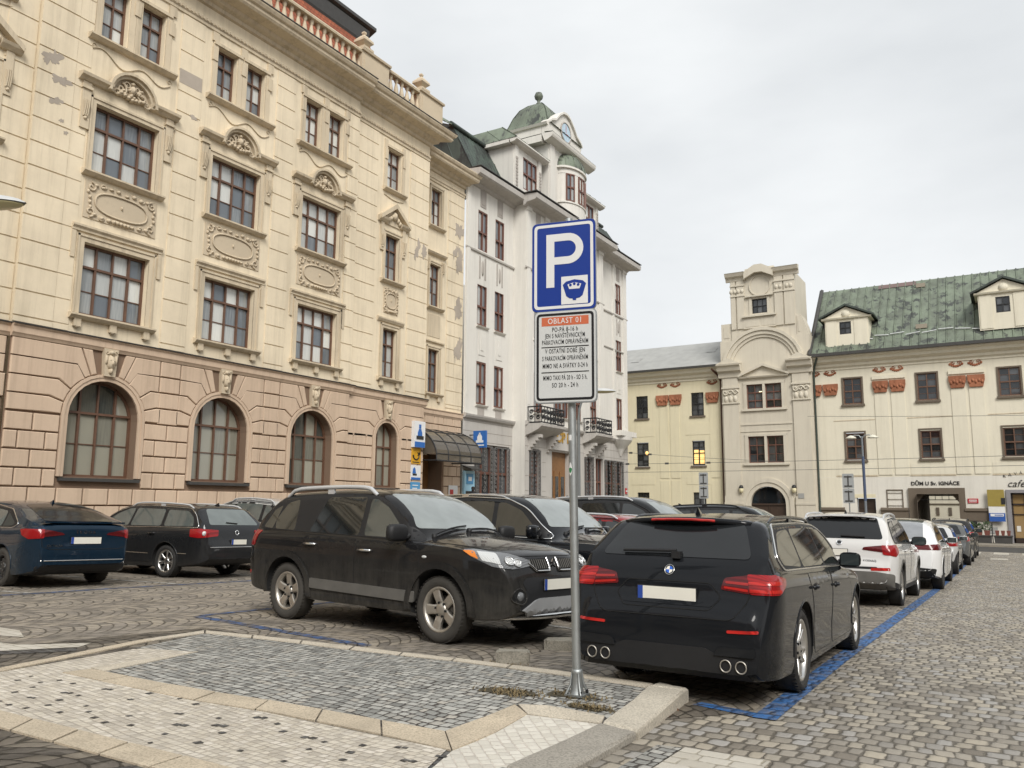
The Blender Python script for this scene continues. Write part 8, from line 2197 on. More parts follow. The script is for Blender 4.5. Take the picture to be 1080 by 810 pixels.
def car_coupe_white():
 sp = dict(w=1.92, wr=.36, tw=.25, axles=(1.445, -1.445), tumble=.42,
  top=[(-2.37, .6), (-2.35, .8), (-2.32, .98), (-2.27, 1.09), (-2.1, 1.14), (-1.7, 1.33), (-1.2, 1.50), (-.6, 1.60), (-.1, 1.62), (.4, 1.55), (.8, 1.38), (1.35, 1.05), (1.6, .98), (2.05, .86), (2.25, .74), (2.33, .6), (2.37, .5)],
  bot=[(-2.37, .45), (-2.2, .32), (-1.3, .21), (1.3, .2), (2.0, .22), (2.37, .34)],
  belt=[(-2.37, .55), (-2.32, .93), (-2.15, 1.06), (-1, 1.03), (.3, 1.0), (1.0, .96), (1.6, .88), (2.1, .74), (2.37, .46)], pr=(.5, .2, 2.3), clad=2)
 P = m_paint('white_solid_paint', (.74, .74, .735, 1), rough=.2, dust=.05)
 c = Car('parked_car', 'bright white coupe-roofed electric car with dark glass roof and smoked tail lamps', 'car', sp, P, 'cars parked along the blue line')
 c.darkband([(1.1, 1.01), (-1.6, 1.09), (-1.72, 1.15), (-1.15, 1.42), (-.5, 1.525), (.0, 1.53), (.5, 1.42)], .06, mat=M_gl, off=.005)
 c.doors([dict(door=[(1.1, .3), (1.15, .7), (1.0, .98), (-.1, 1.01), (-.12, .3)], handle=(.05, .93)), dict(door=[(-.16, .3), (-.13, 1.01), (-1.2, 1.04), (-1.05, .65), (-1.0, .3)], handle=(-1.0, .95))], handle=P)
 c.screen(True, yb=.74, yt=.6, zb=1.12, zt=1.5)
 c.patch([(x, y, 2) for x, y in rpoly([(-2.1, -.60), (-2.1, .60), (-1.05, .52), (-1.05, -.52)], .08)], (0, 0, -1), 'rear_window', m_glass('rear_glass_bright', (.2, .21, .22, 1), .05), off=.005, edge=.1)
 c.patch([(x, y, 2) for x, y in rpoly([(-1.0, -.52), (-1.0, .52), (.45, .52), (.45, -.52)], .06)], (0, 0, -1), 'glass_roof', M_gl, off=.005, edge=.1)
 for sy in (1, -1): c.patch(rpoly3([(-2.33, sy * .45, .92), (-2.33, sy * .45, 1.02), (-2.1, sy * .9, 1.05), (-2.0, sy * .95, 1.03), (-2.05, sy * .95, .92)], .02), Vector((.75, -sy * .66, 0)), 'tail_lamp', M_redd, off=.009, edge=.05)
 c.end(rpoly([(-.8, .3), (.8, .3), (.86, .5), (.5, .52), (-.5, .52), (-.86, .5)], .05), -1, 'diffuser', M_blackp, off=.006); c.plate(-1, 0, .78)
 c.mirrors(.95, 1.05, mat=P); c.archlip(.01); std(c); c.wheels('five', M_steelb, rr=.25)
 return c
def fleet():
 c = car_estate_black(); c.place(-2.43, 8.74, 90.6, (.97, .92, 1))
 c = car_suv_dusty(); c.place(-6.70, 8.46, -8, (1.04, 1, 1.015))
 c = car_x(); c.place(-6.5, 11.15, -4)
 c = car_liftback_blue(); c.place(-16.15, 8.6, 176)
 c = car_estate_grey(); c.place(-16.3, 11.65, 183)
 G1, G2, G3 = 'cars parked nose to the cream building', 'cars parked nose out in the middle row', 'cars parked along the blue line'
 c = car_wagon_generic('silver hatchback with pale windows, parked beyond the anthracite estate', (.50, .51, .51, 1), G1, H=1.72, glass=M_gll, L=4.3); c.place(-16.3, 14.3, 181)
 c = car_wagon_generic('red estate car with silver rails, half hidden behind the black SUVs', (.26, .015, .016, 1), G2, H=1.50, L=4.4); c.place(-5.95, 13.8, -3)
 c = car_wagon_generic('tall black people carrier with silver rails, standing behind the red car', (.012, .013, .014, 1), G2, H=1.92, L=4.85, W=1.9); c.place(-6.9, 16.7, -3)
 c = car_wagon_generic('black SUV with a pale windscreen, just left of the white SUV', (.010, .011, .012, 1), G2, H=1.88, rails=M_blackp, L=4.7, W=1.88); c.place(-5.85, 20.9, 0)
 c = car_wagon_generic('dark red hatchback whose roof shows left of the white SUV', (.22, .012, .018, 1), G2, H=1.45, rails=None, L=4.0); c.place(-7.2, 30.5, 0)
 c = car_suv_white(); c.place(-2.72, 17.98, 90)
 c = car_coupe_white(); c.place(-2.45, 23.5, 90)
 c = car_wagon_generic('silver-white hatchback with red lamps, ahead of the white electric car', (.58, .585, .58, 1), G3, H=1.46, rails=None, L=4.1, W=1.76); c.place(-2.38, 29.4, 90.5)
 c = car_wagon_generic('grey compact car with bright alloys, third from the far end of the row', (.12, .125, .125, 1), G3, H=1.5, rails=None, L=4.3); c.place(-2.3, 35.0, 90)
 c = car_wagon_generic('dark brown-grey SUV at the far end of the blue-line row', (.03, .028, .026, 1), G3, H=1.62, rails=M_blackp, L=4.5, W=1.84); c.place(-2.35, 40.8, 90)
fleet()
M_galv = m_metal('galvanised_steel', (.40, .42, .42, 1), .55)
def m_sign(name, col): return m_plain(name, col, .35, var=.04, nscale=3)
def signpost():
 S = empty('parking_sign', (-2.84, 5.61, gz(-2.84, 5.61) + poff(-2.84, 5.61) - .002))
 tag(S, 'galvanised post with a blue parking sign over a white plate of parking hours', 'road sign')
 m = MB(); r = .032; m.tube([(0, 0, .02), (-.057, 0, 3.66)], r, n=14); m.build('post', M_galv, S)
 m = MB(); q = .68   # cast foot: plate, flared ribs, clamp collar
 m.prism([(-.105 * q, -.095 * q), (.105 * q, -.095 * q), (.105 * q, .095 * q), (-.105 * q, .095 * q)], .0, .014, lambda a, b, d: (a, b, d))
 m.lathe([(.056, .014), (.046, .04), (.04, .09), (.037, .15), (.041, .16), (.041, .185), (.033, .188)], (0, 0, 0), 12)
 for k in range(4): a = PI / 4 + k * PI / 2; m.tube([(.085 * math.cos(a), .085 * math.sin(a), .014), (.05 * math.cos(a), .05 * math.sin(a), .08), (.04 * math.cos(a), .04 * math.sin(a), .16)], [.010, .010, .005], n=5)
 m.build('foot', M_galv, S)
 for a in ((.056, .05), (-.056, .05), (.056, -.05), (-.056, -.05)): m = MB(); m.lathe([(.012, .0), (.012, .024), (.007, .03), (0, .03)], a + (.012,), 6); m.build('anchor_bolt', M_gap, S)
 ur = Vector((.977, .213, 0)); nn = Vector((.213, -.977, 0))
 def board(cz, w, h, name, face, rim, K=1.0):
  c = Vector((-.06 * cz / 3.86 - .03, 0, cz)) + nn * .068
  def T(a, b, d): return c + ur * a * K + Vector((0, 0, b * K)) + nn * d
  m = MB(); P = rpoly([(-w / 2, -h / 2), (w / 2, -h / 2), (w / 2, h / 2), (-w / 2, h / 2)], .045)
  m.prism(P, -.012, .006, T); o = m.build(name, rim, S); return o, T
 def fill(T, P, d, mat, name, par, th=.0015): m = MB(); m.prism(P, d - .002, d + th, T); return m.build(name, mat, par)
 def rr(w, h, r, cx=0, cz=0): return rpoly([(cx - w / 2, cz - h / 2), (cx + w / 2, cz - h / 2), (cx + w / 2, cz + h / 2), (cx - w / 2, cz + h / 2)], r)
 zb = S.location.z
 blue = m_sign('sign_blue', (.007, .036, .25, 1)); wht = m_sign('sign_white', (.72, .72, .71, 1)); blk = m_sign('sign_black', (.012, .012, .013, 1)); ora = m_sign('sign_orange', (.55, .14, .065, 1)); gry = m_sign('plate_white_face', (.58, .59, .58, 1))
 o, T = board(3.38 - zb, .50, .70, 'sign_board', M_galv, M_galv, 1.045)
 fill(T, rr(.496, .696, .043), .007, blue, 'sign_face', o)
 m = MB(); A, B_ = rr(.462, .662, .035), rr(.418, .618, .02)
 n = len(A)
 for k in range(n): k2 = (k + 1) % n; m.prism([A[k], A[k2], B_[k2], B_[k]], .006, .0105, T)
 m.build('white_border', wht, o)
 m = MB(); m.prism([(-.135, -.165), (-.072, -.165), (-.072, .252), (-.135, .252)], .007, .0105, T)
 N = 16; c0 = (.035, .132)
 for k in range(N):
  a0, a1 = PI / 2 - PI * k / N, PI / 2 - PI * (k + 1) / N; f = lambda r_, a: (c0[0] + r_ * math.cos(a), c0[1] + r_ * math.sin(a))
  m.prism([f(.12, a0), f(.12, a1), f(.062, a1), f(.062, a0)], .007, .0105, T)
 m.prism([(-.072, .194), (.035, .194), (.035, .252), (-.072, .252)], .007, .0105, T); m.prism([(-.072, .012), (.035, .012), (.035, .07), (-.072, .07)], .007, .0105, T)
 m.build('letter_p', wht, o)
 fill(T, rr(.205, .215, .004, .085, -.195), .008, wht, 'meter_symbol', o, .003)
 m = MB()
 m.prism([(-.005, -.152), (.02, -.128), (.085, -.115), (.15, -.128), (.175, -.152), (.148, -.24), (.125, -.258), (.098, -.262), (.098, -.275), (.072, -.275), (.072, -.262), (.045, -.258), (.022, -.24)], .011, .013, T); m.build('meter_body', blue, o)
 m = MB(); m.prism([(.032, -.152), (.085, -.138), (.138, -.152), (.125, -.188), (.045, -.188)], .013, .0145, T); m.build('meter_dial', wht, o)
 m = MB()
 for s_, z in ((.055, -.158), (.085, -.15), (.115, -.158)): m.prism([(s_ + .011 * math.cos(2 * PI * k / 10), z + .011 * math.sin(2 * PI * k / 10)) for k in range(10)], .0145, .016, T)
 m.build('meter_dots', blue, o)
 o, T = board(2.652 - zb, .505, .735, 'plate_board', M_galv, M_galv)
 fill(T, rr(.488, .718, .04), .007, gry, 'plate_face', o)
 m = MB(); A, B_ = rr(.462, .69, .034), rr(.425, .653, .018); n = len(A)
 for k in range(n): k2 = (k + 1) % n; m.prism([A[k], A[k2], B_[k2], B_[k]], .006, .0105, T)
 for z in (.075, -.125): m.prism([(-.19, z - .0035), (.19, z - .0035), (.19, z + .0035), (-.19, z + .0035)], .006, .0105, T)
 m.build('black_border', blk, o)
 fill(T, [(-.19, .245), (.19, .245), (.19, .315), (-.19, .315)], .008, ora, 'orange_band', o)
 def txt(s_, z, size, mat, w=.8, d=.0095):
  p = T(0, z, d); M = Matrix(((ur.x, 0, nn.x, p.x), (ur.y, 0, nn.y, p.y), (0, 1, 0, p.z), (0, 0, 0, 1)))
  textmesh(s_, size, mat, 'lettering', o, .001, M=M @ Matrix.Diagonal((w, 1, 1, 1)), bold=.0001, space=1.12)
 txt('OBLAST 01', .28, .062, wht, .84, .0105)
 for s_, z, w in (('PO-PÁ 8-16 h', .212, .72), ('JEN S NÁVŠTĚVNICKÝM', .163, .60), ('PARKOVACÍM OPRÁVNĚNÍM', .112, .575), ('V OSTATNÍ DOBĚ JEN', .042, .64), ('S PARKOVACÍM OPRÁVNĚNÍM', -.016, .535), ('MIMO NE A SVÁTKY 0-24 h', -.076, .60), ('MIMO TAXI PÁ 20 h - SO 5 h,', -.17, .545), ('SO 20 h - 24 h', -.228, .68)): txt(s_, z, .051, blk, w * .9)
 m = MB()
 for z in (3.6, 3.2, 2.95, 2.45):
  c = Vector((-.06 * (z - zb) / 3.86, 0, z - zb)); m.lathe([(.04, -.02), (.04, .02)], c, 12); m.box(c.x - .03, c.x + .03, c.y - .052, c.y, c.z - .018, c.z + .018)
 m.build('clamp', M_galv, S)
 def sticker(z, h, cols, nm):
  m = MB(); N = 10; c = Vector((-.06 * (z - zb) / 3.86, 0, z - zb))
  for k in range(N):
   a0 = -PI * .62 + .9 * k / N - .25; a1 = a0 + .9 / N; t0 = math.sin(PI * (k + .02) / N) ** .6 if nm == 'round_sticker' else 1; t1 = math.sin(PI * (k + .98) / N) ** .6 if nm == 'round_sticker' else 1
   f = lambda a, zz, R=.0335: c + Vector((R * math.cos(a), R * math.sin(a), zz))
   m.quad(f(a0, -h * t0), f(a1, -h * t1), f(a1, h * t1), f(a0, h * t0), 0)
   if nm == 'round_sticker': m.quad(f(a0, -h * t0 * .6, .034), f(a1, -h * t1 * .6, .034), f(a1, h * t1 * .2, .034), f(a0, h * t0 * .2, .034), 1)
  m.build(nm, cols, S)
 sticker(1.78, .05, [wht, m_sign('sticker_green', (.04, .2, .08, 1))], 'round_sticker'); sticker(2.02, .022, [wht], 'small_sticker')
signpost()
def kerbstone(name, lab, x, y, lx, ly, h, deg, seed):
 r = random.Random(seed); bm = bmesh.new(); bmesh.ops.create_cube(bm, size=1)
 bmesh.ops.bevel(bm, geom=bm.edges[:], offset=.06, segments=2, affect='EDGES'); bmesh.ops.subdivide_edges(bm, edges=bm.edges[:], cuts=1)
 for v in bm.verts: v.co += Vector((r.uniform(-.03, .03), r.uniform(-.03, .03), r.uniform(-.04, .04))); v.co.x *= lx; v.co.y *= ly; v.co.z = (v.co.z + .42) * h
 me = bpy.data.meshes.new(name); bm.to_mesh(me); bm.free(); me.materials.append(m_slab('weathered_kerb_block', (.34, .315, .26, 1)))
 o = bpy.data.objects.new(name, me); COL.objects.link(o); o.location = (x, y, gz(x, y)); o.rotation_euler = (0, 0, math.radians(deg)); tag(o, lab, 'stone block')
kerbstone('stone_block', 'pale squared stone block on the setts before the dusty SUV', -4.22, 6.98, .31, .19, .12, 28, 1)
kerbstone('stone_block', 'second squared stone block, half hidden behind the signpost', -4.2, 8.0, .40, .22, .12, 20, 2)
def dry(c, rx, ry, n, seed, name, lab, h=.05, mat=None, z=None):
 """loose dry grass and leaves, nobody could count them"""
 r = random.Random(seed); m = MB()
 for _ in range(n):
  x, y = c[0] + rx * r.gauss(0, .5), c[1] + ry * r.gauss(0, .5); zz = gz(x, y) + (poff(x, y) if z is None else z); a = r.uniform(0, 2 * PI); l = r.uniform(.4, 1) * h; w = .004 + .006 * r.random()
  d = Vector((math.cos(a), math.sin(a), 0)); p = Vector((x, y, zz - .004)); q = p + d * l * .7 + Vector((0, 0, l * r.uniform(.1, .8))); e = Vector((-d.y, d.x, 0)) * w
  m.add([p - e, p + e, q], [[0, 1, 2]])
 o = m.build(name, mat, norm=False); tag(o, lab, 'grass', kind='stuff')
M_straw = m_plain('dry_grass', (.16, .12, .06, 1), .9, var=.5); M_leafb = m_plain('dead_leaf', (.22, .10, .045, 1), .9, var=.5)
dry((-3.3, 5.45), .25, .12, 260, 1, 'dry_grass', 'tuft of dry grass on the footway left of the signpost foot', .05, M_straw)
dry((-2.62, 5.38), .2, .07, 220, 2, 'dry_grass', 'dry grass along the pale slabs right of the signpost foot', .045, M_straw)
dry((-2.86, 5.62), .22, .1, 200, 5, 'dry_grass', 'dry litter round the bolts of the signpost foot', .04, M_straw)
dry((-4.15, 6.85), .3, .1, 200, 3, 'dry_grass', 'dry grass round the pale stone block before the dusty SUV', .05, M_straw, 0)
dry((-2.2, 5.55), .02, .45, 70, 4, 'dead_leaves', 'brown leaves gathered along the foot of the kerb', .045, M_leafb, 0)
def lamp_head(parent, p, d, L=.75, mat=None):
 """flat street lantern pointing along d"""
 d = Vector(d).normalized(); w = Vector((-d.y, d.x, 0)); up = Vector((0, 0, 1)); m = MB(); N = 10; ring = []
 for k in range(N + 1):
  t = k / N; a = math.sin(PI * min(1, .12 + t * .88)) ** .55 if t < 1 else .05
  ring.append((t, .16 * a + .01, .09 * a + .005))
 vs = []; n = 10
 for t, rw, rh in ring:
  for i in range(n): th = PI * i / (n - 1); vs.append(Vector(p) + d * L * t + w * rw * math.cos(th) + up * rh * math.sin(th))
 fs = []
 for k in range(N):
  for i in range(n - 1): fs.append([k * n + i, k * n + i + 1, (k + 1) * n + i + 1, (k + 1) * n + i])
 m.add(vs, fs, 0, True); o = m.build('lamp_housing', mat or m_plain('grey_lamp_housing', (.5, .51, .51, 1), .4), parent, norm=False)
 m = MB(); vs = []
 for t, rw, rh in ring:
  for i in range(n): th = PI * i / (n - 1); vs.append(Vector(p) + d * (L * (.03 + .94 * t)) + w * rw * .96 * math.cos(th) - up * (.012 + rh * .5 * math.sin(th)))
 m.add(vs, fs, 0, True); m.build('lamp_bowl', m_plain('yellowed_lamp_bowl', (.6, .55, .32, 1), .25), o, norm=False)
def street_lamp(lab, x, y, hz, d, reach, L=.75):
 z0 = gz(x, y); S = empty('street_lamp', (x, y, z0)); tag(S, lab, 'street lamp')
 d = Vector(d).normalized(); m = MB(); top = hz - z0
 m.tube([(0, 0, -.05), (0, 0, 1.0), (0, 0, top - .9)] + [tuple(Vector((0, 0, top - .9)) + d * reach * (1 - math.cos(PI / 2 * k / 8)) + Vector((0, 0, .9 * math.sin(PI / 2 * k / 8)))) for k in range(1, 9)], [.075, .06, .045] + [.034] * 8, n=10)
 m.lathe([(.09, -.05), (.09, .9), (.07, .95)], (0, 0, 0), 12); m.build('lamp_post', m_plain('grey_lamp_post', (.16, .17, .17, 1), .5), S)
 lamp_head(S, Vector((0, 0, top)) + d * (reach - .05), d, L)
street_lamp('slim grey street lamp with a curved arm behind the parking sign', -11.17, 22.25, 4.98, (.9, .42, 0), .42, .78)
street_lamp('street lamp whose flat lantern pokes in at the left edge', -10.9, 3.95, 4.90, (.88, .48, 0), .9, .80)
def double_lamp():
 x, y = -7.1, 50.0; z0 = gz(x, y); S = empty('street_lamp', (x, y, z0)); tag(S, 'twin-armed street lamp with a blue-banded post before the cream building', 'street lamp')
 m = MB(); m.tube([(0, 0, -.05), (0, 0, 2.0), (0, 0, 5.55 - z0)], [.09, .07, .05], n=8); m.build('lamp_post', m_plain('grey_lamp_post2', (.18, .2, .22, 1), .5), S)
 m = MB(); m.tube([(0, 0, 1.9 - z0), (0, 0, 4.4 - z0)], .078, n=8); m.build('blue_band', m_plain('blue_band_paint', (.06, .085, .15, 1), .5), S)
 for sx in (-1, 1):
  m = MB(); t = 5.5 - z0; m.tube([(0, 0, t - .1), (sx * .15, 0, t + .1), (sx * .4, 0, t + .12), (sx * .55, 0, t + .02)], .03, n=6); o = m.build('lamp_arm', M_galv, S)
  m = MB(); m.lathe([(.0, .12), (.10, .1), (.26, .0), (.30, -.06), (.28, -.07), (0, -.05)], (sx * .58, 0, t), 14); m.build('lamp_shade', m_plain('pale_lamp_shade', (.62, .6, .5, 1), .4), o)
double_lamp()
def back_sign(lab, x, y, zs):
 z0 = gz(x, y); S = empty('sign_back', (x, y, z0)); tag(S, lab, 'road sign')
 m = MB(); m.tube([(0, .06, -.05), (0, .06, zs[0][1] - z0)], .035, n=8); m.build('post', M_galv, S)
 mt = m_plain('sign_back_grey', (.34, .355, .36, 1), .45)
 for z1, z2, w, tilt in zs:
  pass
 for za, zb2 in ((zs[0][0], zs[0][1]),):
  for a, b in ((za + (zb2 - za) * .5 + .01, zb2), (za, za + (zb2 - za) * .5 - .01)):
   m = MB(); T = lambda s_, z, d: (s_, -d + .0, z - z0); m.prism(rpoly([(-.29, a), (.29, a), (.29, b), (-.29, b)], .04), -.01, .01, T)
   for q in (a + .12, b - .16): m.box(-.2, .2, q - .03, q + .03, .01, .035, 1, T);
   m.box(-.03, .03, a + .1, b - .1, .01, .03, 1, T); m.build('sign_board', [mt, M_ledge], S)
back_sign('grey back of two stacked signs on a post beside the twin-armed lamp', -7.64, 48, [(1.76, 3.36, 0, 0)])
back_sign('grey back of two stacked signs on a post before the pale yellow wing', -16.42, 50, [(2.02, 3.64, 0, 0)])
def wires():
 mt = m_plain('overhead_wire', (.07, .07, .07, 1), .6)
 W = [((-46, 50, 4.6), (22, 50, 4.55), .35, 'lower overhead wire strung in front of the far buildings'), ((-46, 50.6, 4.0), (22, 50.6, 4.05), .3, 'lowest overhead wire crossing the far end of the square'), ((-28, 50.3, 5.75), (-13.8, 60.0, 4.75), .15, 'slanting span wire anchored to the beige gabled front'), ((-12, 59.9, 7.9), (22, 52, 6.2), .25, 'upper span wire sagging across the cream building')]
 for a, b, sag, lab in W:
  m = MB(); A, B_ = Vector(a), Vector(b); m.tube([A.lerp(B_, k / 20) - Vector((0, 0, sag * 4 * (k / 20) * (1 - k / 20))) for k in range(21)], .012, n=4)
  o = m.build('overhead_wire', mt); tag(o, lab, 'wire')
  if 'lower' in lab or 'slanting' in lab:
   h = MB()
   for t in (.36, .40, .44): p = A.lerp(B_, t) - Vector((0, 0, sag * 4 * t * (1 - t))); h.box(p.x - .12, p.x + .12, p.y - .03, p.y + .03, p.z - .06, p.z + .06)
   h.build('wire_clamp', mt, o)
wires()
def shopfront():
 T = TX(-22.16); blu = m_sign('bank_blue', (.025, .13, .42, 1)); wht = m_sign('bank_white', (.72, .73, .73, 1)); yel = m_sign('post_yellow', (.62, .33, .02, 1)); blk = m_sign('sign_ink', (.02, .02, .02, 1)); cy = m_sign('cyan_plate', (.07, .27, .50, 1)); lc = m_sign('pale_cyan', (.35, .6, .75, 1))
 def pl(name, lab, s0, s1, z0, z1, d, mat, fn=None, T=T):
  m = MB(); m.box(s0, s1, z0, z1, 0.065, d, 0, T);
  if fn: fn(m)
  o = m.build(name, mat); tag(o, lab, 'sign'); return o
 def f(m):
  m.box(27.92, 28.62, 3.98, 4.22, .24, .256, 1, T)
  m.prism([(28.12, 4.42), (28.42, 4.42), (28.42, 4.62), (28.34, 4.78), (28.2, 4.78), (28.12, 4.62)], .24, .256, T, 1); m.box(28.2, 28.34, 4.8, 4.98, .24, .256, 1, T); m.box(28.02, 28.52, 4.33, 4.48, .255, .262, 2, T)
 pl('bank_lightbox', 'white and blue bank light box, topmost of the signs by the corner window', 27.9, 28.65, 3.98, 5.12, .24, [wht, blu, blk], f)
 def f(m):
  P = [T(28.22 + .2 * math.cos(a), 3.62 + .17 * math.sin(a), .10) for a in [PI * .95 + k * .29 for k in range(16)]]; m.tube(P, [.03 + .012 * (k < 3) for k in range(16)], 1, n=6)
  m.prism([(28.3, 3.62), (28.5, 3.68), (28.5, 3.84), (28.4, 3.72)], .09, .11, T, 1); m.box(27.98, 28.46, 3.32, 3.36, .09, .102, 1, T)
 pl('post_horn_sign', 'yellow sign with a black post horn under the bank light box', 27.92, 28.55, 3.27, 3.95, .095, [yel, blk], f)
 def f(m): m.box(27.92, 28.56, 2.58, 2.68, .09, .1, 1, T); m.prism([(28.0, 2.85), (28.24, 2.85), (28.2, 3.05), (28.12, 3.12), (28.04, 3.05)], .09, .1, T, 1); m.box(28.02, 28.3, 2.76, 2.84, .09, .1, 2, T)
 pl('bank_plate', 'white plate with a small blue emblem below the yellow post-horn sign', 27.9, 28.58, 2.58, 3.2, .09, [wht, blu, blk], f)
 def f(m):
  for k in range(3): m.box(28.02, 28.4 - .06 * k, 2.32 - .13 * k, 2.36 - .13 * k, .09, .1, 1, T)
 pl('blue_plate', 'blue plate with three white lines, second from the bottom of the signs', 27.9, 28.56, 1.84, 2.48, .09, [cy, wht], f)
 def f(m):
  M = Matrix(((0, 0, 1, -22.062), (1, 0, 0, 28.22), (0, 1, 0, 1.67), (0, 0, 0, 1)))
 pl('small_blue_plate', 'small pale blue plate, lowest of the signs by the corner window', 27.9, 28.54, 1.52, 1.8, .09, [lc, cy], lambda m: (m.box(28.02, 28.2, 1.6, 1.72, .09, .1, 1, T), m.box(28.26, 28.44, 1.6, 1.72, .09, .1, 1, T)))
 TC = TX(-23.3)
 pl('white_notice', 'white notice with a red square right of the side entrance', 32.3, 33.05, 1.75, 2.45, .08, [wht, m_sign('notice_red', (.5, .05, .05, 1))], lambda m: m.box(32.4, 32.68, 2.0, 2.25, .08, .09, 1, TC), TC)
 T1 = TX(-23.2)
 s = empty('bank_sign'); tag(s, 'blue square bank sign projecting from the white building beside the canopy', 'sign')
 m = MB(); m.box(33.95, 34.08, 4.35, 5.2, .25, 1.0, 0, T1); m.build('sign_box', blu, s)
 m = MB(); q = lambda a, b, d: (-23.2 + a, 33.95 - d, b); m.prism([(.5, 4.72), (.78, 4.72), (.78, 4.9), (.7, 5.02), (.58, 5.02), (.5, 4.9)], 0, .012, q); m.box(.42, .86, 4.6, 4.72, 0, .012, 0, q); m.box(.6, .68, 5.0, 5.1, 0, .012, 0, q); m.box(.36, .9, 4.44, 4.5, 0, .012, 0, q); m.build('emblem', wht, s)
 m = MB(); m.tube([T1(34.0, 5.0, 0), T1(34.0, 5.0, .3)], .03, n=5); m.build('bracket', M_iron, s)
 TZ = lambda s_, z, d: T1(s_, z + .45, d)
 a = empty('cash_machine'); tag(a, 'light blue cash machine with a small roof in the white building wall', 'cash machine')
 z0 = .0; m = MB(); m.box(33.42, 34.32, -.1, 2.75, .0, .12, 0, TZ); m.build('surround', lc, a)
 m = MB(); m.box(33.55, 34.2, 1.15, 1.75, .11, .14, 0, TZ); m.build('keypad_recess', blk, a); m = MB(); m.box(33.6, 34.15, 2.1, 2.6, .12, .15, 0, TZ); m.box(33.72, 34.02, 2.25, 2.45, .14, .16, 1, TZ); m.build('screen', [cy, wht], a)
 m = MB(); m.box(33.55, 34.2, .3, 1.05, .11, .13, 0, TZ); m.build('lower_panel', blu, a)
 m = MB(); m.prof([(0, 2.95), (.55, 2.78), (.55, 2.84), (0, 3.02)], 33.38, 34.4, TZ); m.build('rain_hood', M_ledge, a)
 m = MB(); m.box(52.7, 52.98, 2.35, 2.75, .01, .06, 0, TX(-22.9)); m.box(52.72, 52.96, 2.5, 2.6, .05, .07, 1, TX(-22.9)); tag(m.build('street_plate', [m_sign('red_plate', (.45, .03, .04, 1)), wht]), 'small red and white plate at the right end of the white building', 'sign')
 m = MB(); m.box(43.95, 44.4, 1.2, 1.75, .01, .05, 0, TX(-22.4)); tag(m.build('wall_plate', lc), 'pale blue plate beside the wooden entrance of the white building', 'sign')
shopfront()
def person():
 x, y = -22.35, 33.1; z0 = .652
 P = empty('person', (x, y, z0), math.radians(120)); tag(P, 'person in a dark jacket with dark hair standing at the cash machine', 'person')
 J = [(0, 0, .93), (0, 0, 1.12), (0.0, 0, 1.32), (0.01, 0, 1.45), (.03, 0, 1.53), (.05, 0, 1.62), (.05, 0, 1.70),
  (0, .16, 1.40), (.06, .22, 1.14), (.26, .15, 1.05), (.34, .13, 1.06), (0, -.16, 1.40), (.05, -.22, 1.13), (.25, -.15, 1.03), (.33, -.13, 1.04),
  (0, .09, .86), (.02, .10, .48), (-.02, .10, .08), (.13, .11, .03), (0, -.09, .86), (.0, -.10, .48), (-.03, -.10, .08), (.12, -.11, .03)]
 E = [(0, 1), (1, 2), (2, 3), (3, 4), (4, 5), (5, 6), (3, 7), (7, 8), (8, 9), (9, 10), (3, 11), (11, 12), (12, 13), (13, 14), (0, 15), (15, 16), (16, 17), (17, 18), (0, 19), (19, 20), (20, 21), (21, 22)]
 Rr = [.15, .145, .165, .12, .055, .085, .075, .075, .052, .042, .035, .075, .052, .042, .035, .095, .065, .048, .035, .095, .065, .048, .035]
 me = bpy.data.meshes.new('body'); me.from_pydata(J, E, []); o = bpy.data.objects.new('body', me); COL.objects.link(o)
 o.modifiers.new('s', 'SKIN'); sv = me.skin_vertices[0].data
 for i, r in enumerate(Rr): sv[i].radius = (r, r * (.8 if i < 4 else 1)); sv[i].use_root = (i == 0)
 sb = o.modifiers.new('u', 'SUBSURF'); sb.levels = 2; sb.render_levels = 2
 dg = bpy.context.evaluated_depsgraph_get(); m2 = bpy.data.meshes.new_from_object(o.evaluated_get(dg)); o.modifiers.clear(); o.data = m2; o.parent = P
 mats = [m_plain('dark_jacket', (.012, .012, .015, 1), .8, var=.4), m_plain('skin', (.42, .25, .18, 1), .5), m_plain('dark_trousers', (.02, .022, .03, 1), .85)]
 m2.materials.clear()
 for m in mats: m2.materials.append(m)
 for p in m2.polygons: c = p.center; p.use_smooth = True; p.material_index = 1 if (c.z > 1.53 or (c.x > .28 and c.z > .9)) else (2 if c.z < .9 else 0)
 m = MB(); m.ell((.035, 0, 1.675), (.098, .092, .085), nu=12, nv=8); m.ell((-.02, 0, 1.6), (.06, .075, .09), nu=10, nv=6); m.build('hair', m_plain('dark_hair', (.018, .013, .01, 1), .6), P)
 m = MB()
 for sy in (1, -1): m.ell((.125, sy * .032, 1.655), (.012, .014, .008), nu=6, nv=4)
 m.ell((.14, 0, 1.63), (.02, .012, .022), nu=6, nv=4); m.build('face_features', m_plain('face_dark', (.2, .11, .08, 1), .5), P)
 for sy in (1, -1):
  m = MB(); b = Vector((.34, sy * .13, 1.05))
  for k in range(4): m.tube([b + Vector((0, (k - 1.5) * .018, 0)), b + Vector((.045, (k - 1.5) * .02, 0)), b + Vector((.075 - .006 * abs(k - 1.5), (k - 1.5) * .02, -.02))], [.010, .009, .007], n=6)
  m.tube([b + Vector((-.02, -sy * .03, 0)), b + Vector((.025, -sy * .055, -.005)), b + Vector((.05, -sy * .05, -.01))], [.011, .01, .008], n=6); m.build('hand', mats[1], P)
 return P
person()
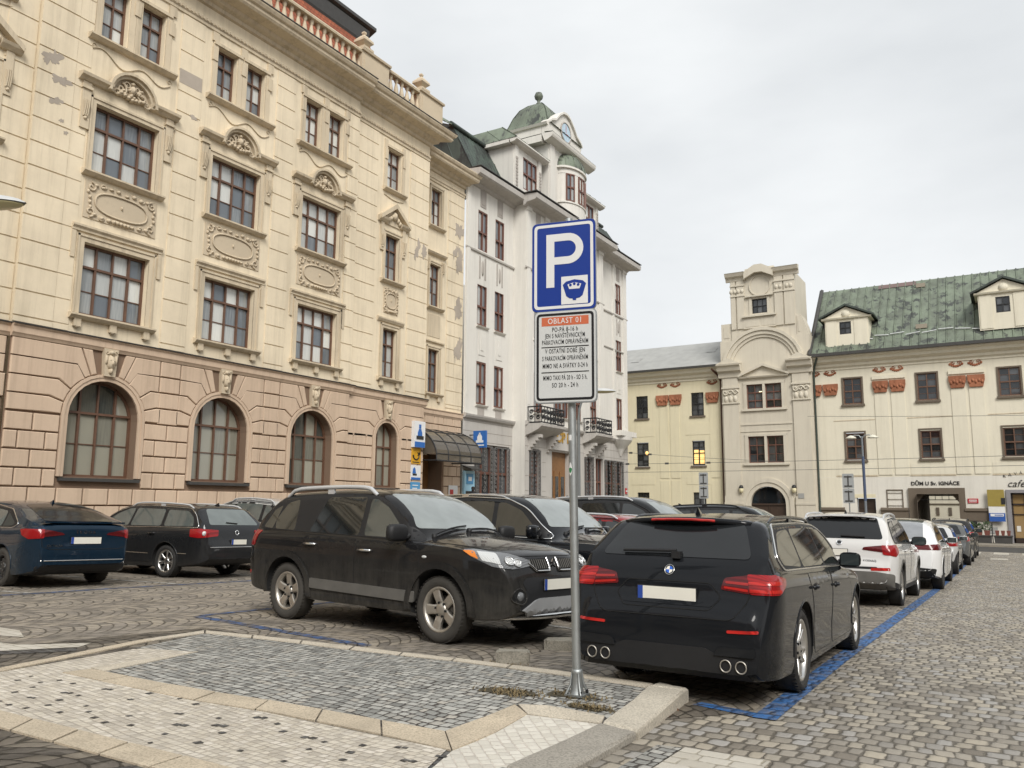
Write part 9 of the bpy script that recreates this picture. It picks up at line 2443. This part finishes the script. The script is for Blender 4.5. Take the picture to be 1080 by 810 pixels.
def reflection_houses():  # unseen houses, added to darken reflections in car paint and glass
 H = [('east', -16, 13.0, (.50, .44, .34)), ('east', 0, 15.0, (.55, .50, .42)), ('east', 15, 12.5, (.42, .36, .28)), ('east', 30, 14.5, (.52, .45, .33)), ('south', -34, 14.5, (.48, .42, .34)), ('south', -18, 12.5, (.52, .47, .40)), ('south', -2, 15.0, (.44, .37, .28)), ('south', 13, 13.0, (.5, .45, .38))]
 words = ['tan', 'cream', 'brown', 'ochre', 'buff', 'pale', 'dun', 'sand']
 for k, (side, p, h, c) in enumerate(H):
  L = 15.4
  T = (lambda s, z, d, p=p: (25 - d, p + s, z)) if side == 'east' else (lambda s, z, d, p=p: (p + s, -24 + d, z))
  LT = (lambda s, z, d: (-d, s, z)) if side == 'east' else (lambda s, z, d: (s, d, z))
  B = empty('reflection_house'); tag(B, words[k] + ' unseen house, added for reflections, on the ' + ('open right' if side == 'east' else 'near') + ' side of the square', 'building', 'unseen houses added for reflections in paint and glass')
  m = MB(); spots = [(1.6 + 2.6 * i, z) for i in range(5) for z in (1.0, 5.2, 9.0) if z + 3 < h]
  wall(m, T, 0, L, -1, h, [(s, s + 1.3, z, z + 2.2) for s, z in spots], .2)
  m.quad(T(0, -1, 0), T(0, h, 0), T(0, h, -9), T(0, -1, -9)); m.quad(T(L, -1, 0), T(L, h, 0), T(L, h, -9), T(L, -1, -9)); m.quad(T(0, -1, -9), T(0, h, -9), T(L, h, -9), T(L, -1, -9))
  m.prof([(0, h - .5), (.4, h - .1), (.45, h), (0, h + .05)], 0, L, T); m.prof([(0, 4.4), (.15, 4.45), (.15, 4.6), (0, 4.65)], 0, L, T)
  m.build('wall', m_plaster('house_plaster_%d' % k, c + (1,)), B, norm=False)
  m = MB(); m.quad(T(0, h, .3), T(L, h, .3), T(L, h + 4, -4.5), T(0, h + 4, -4.5)); m.quad(T(0, h, -9), T(L, h, -9), T(L, h + 4, -4.5), T(0, h + 4, -4.5)); m.build('roof', M_tile, B, norm=False)
  wins(((1.3, 2.2, 2, (.68,), M_brown, M_paned), LT, {}), spots, B, T, -.12)
reflection_houses()
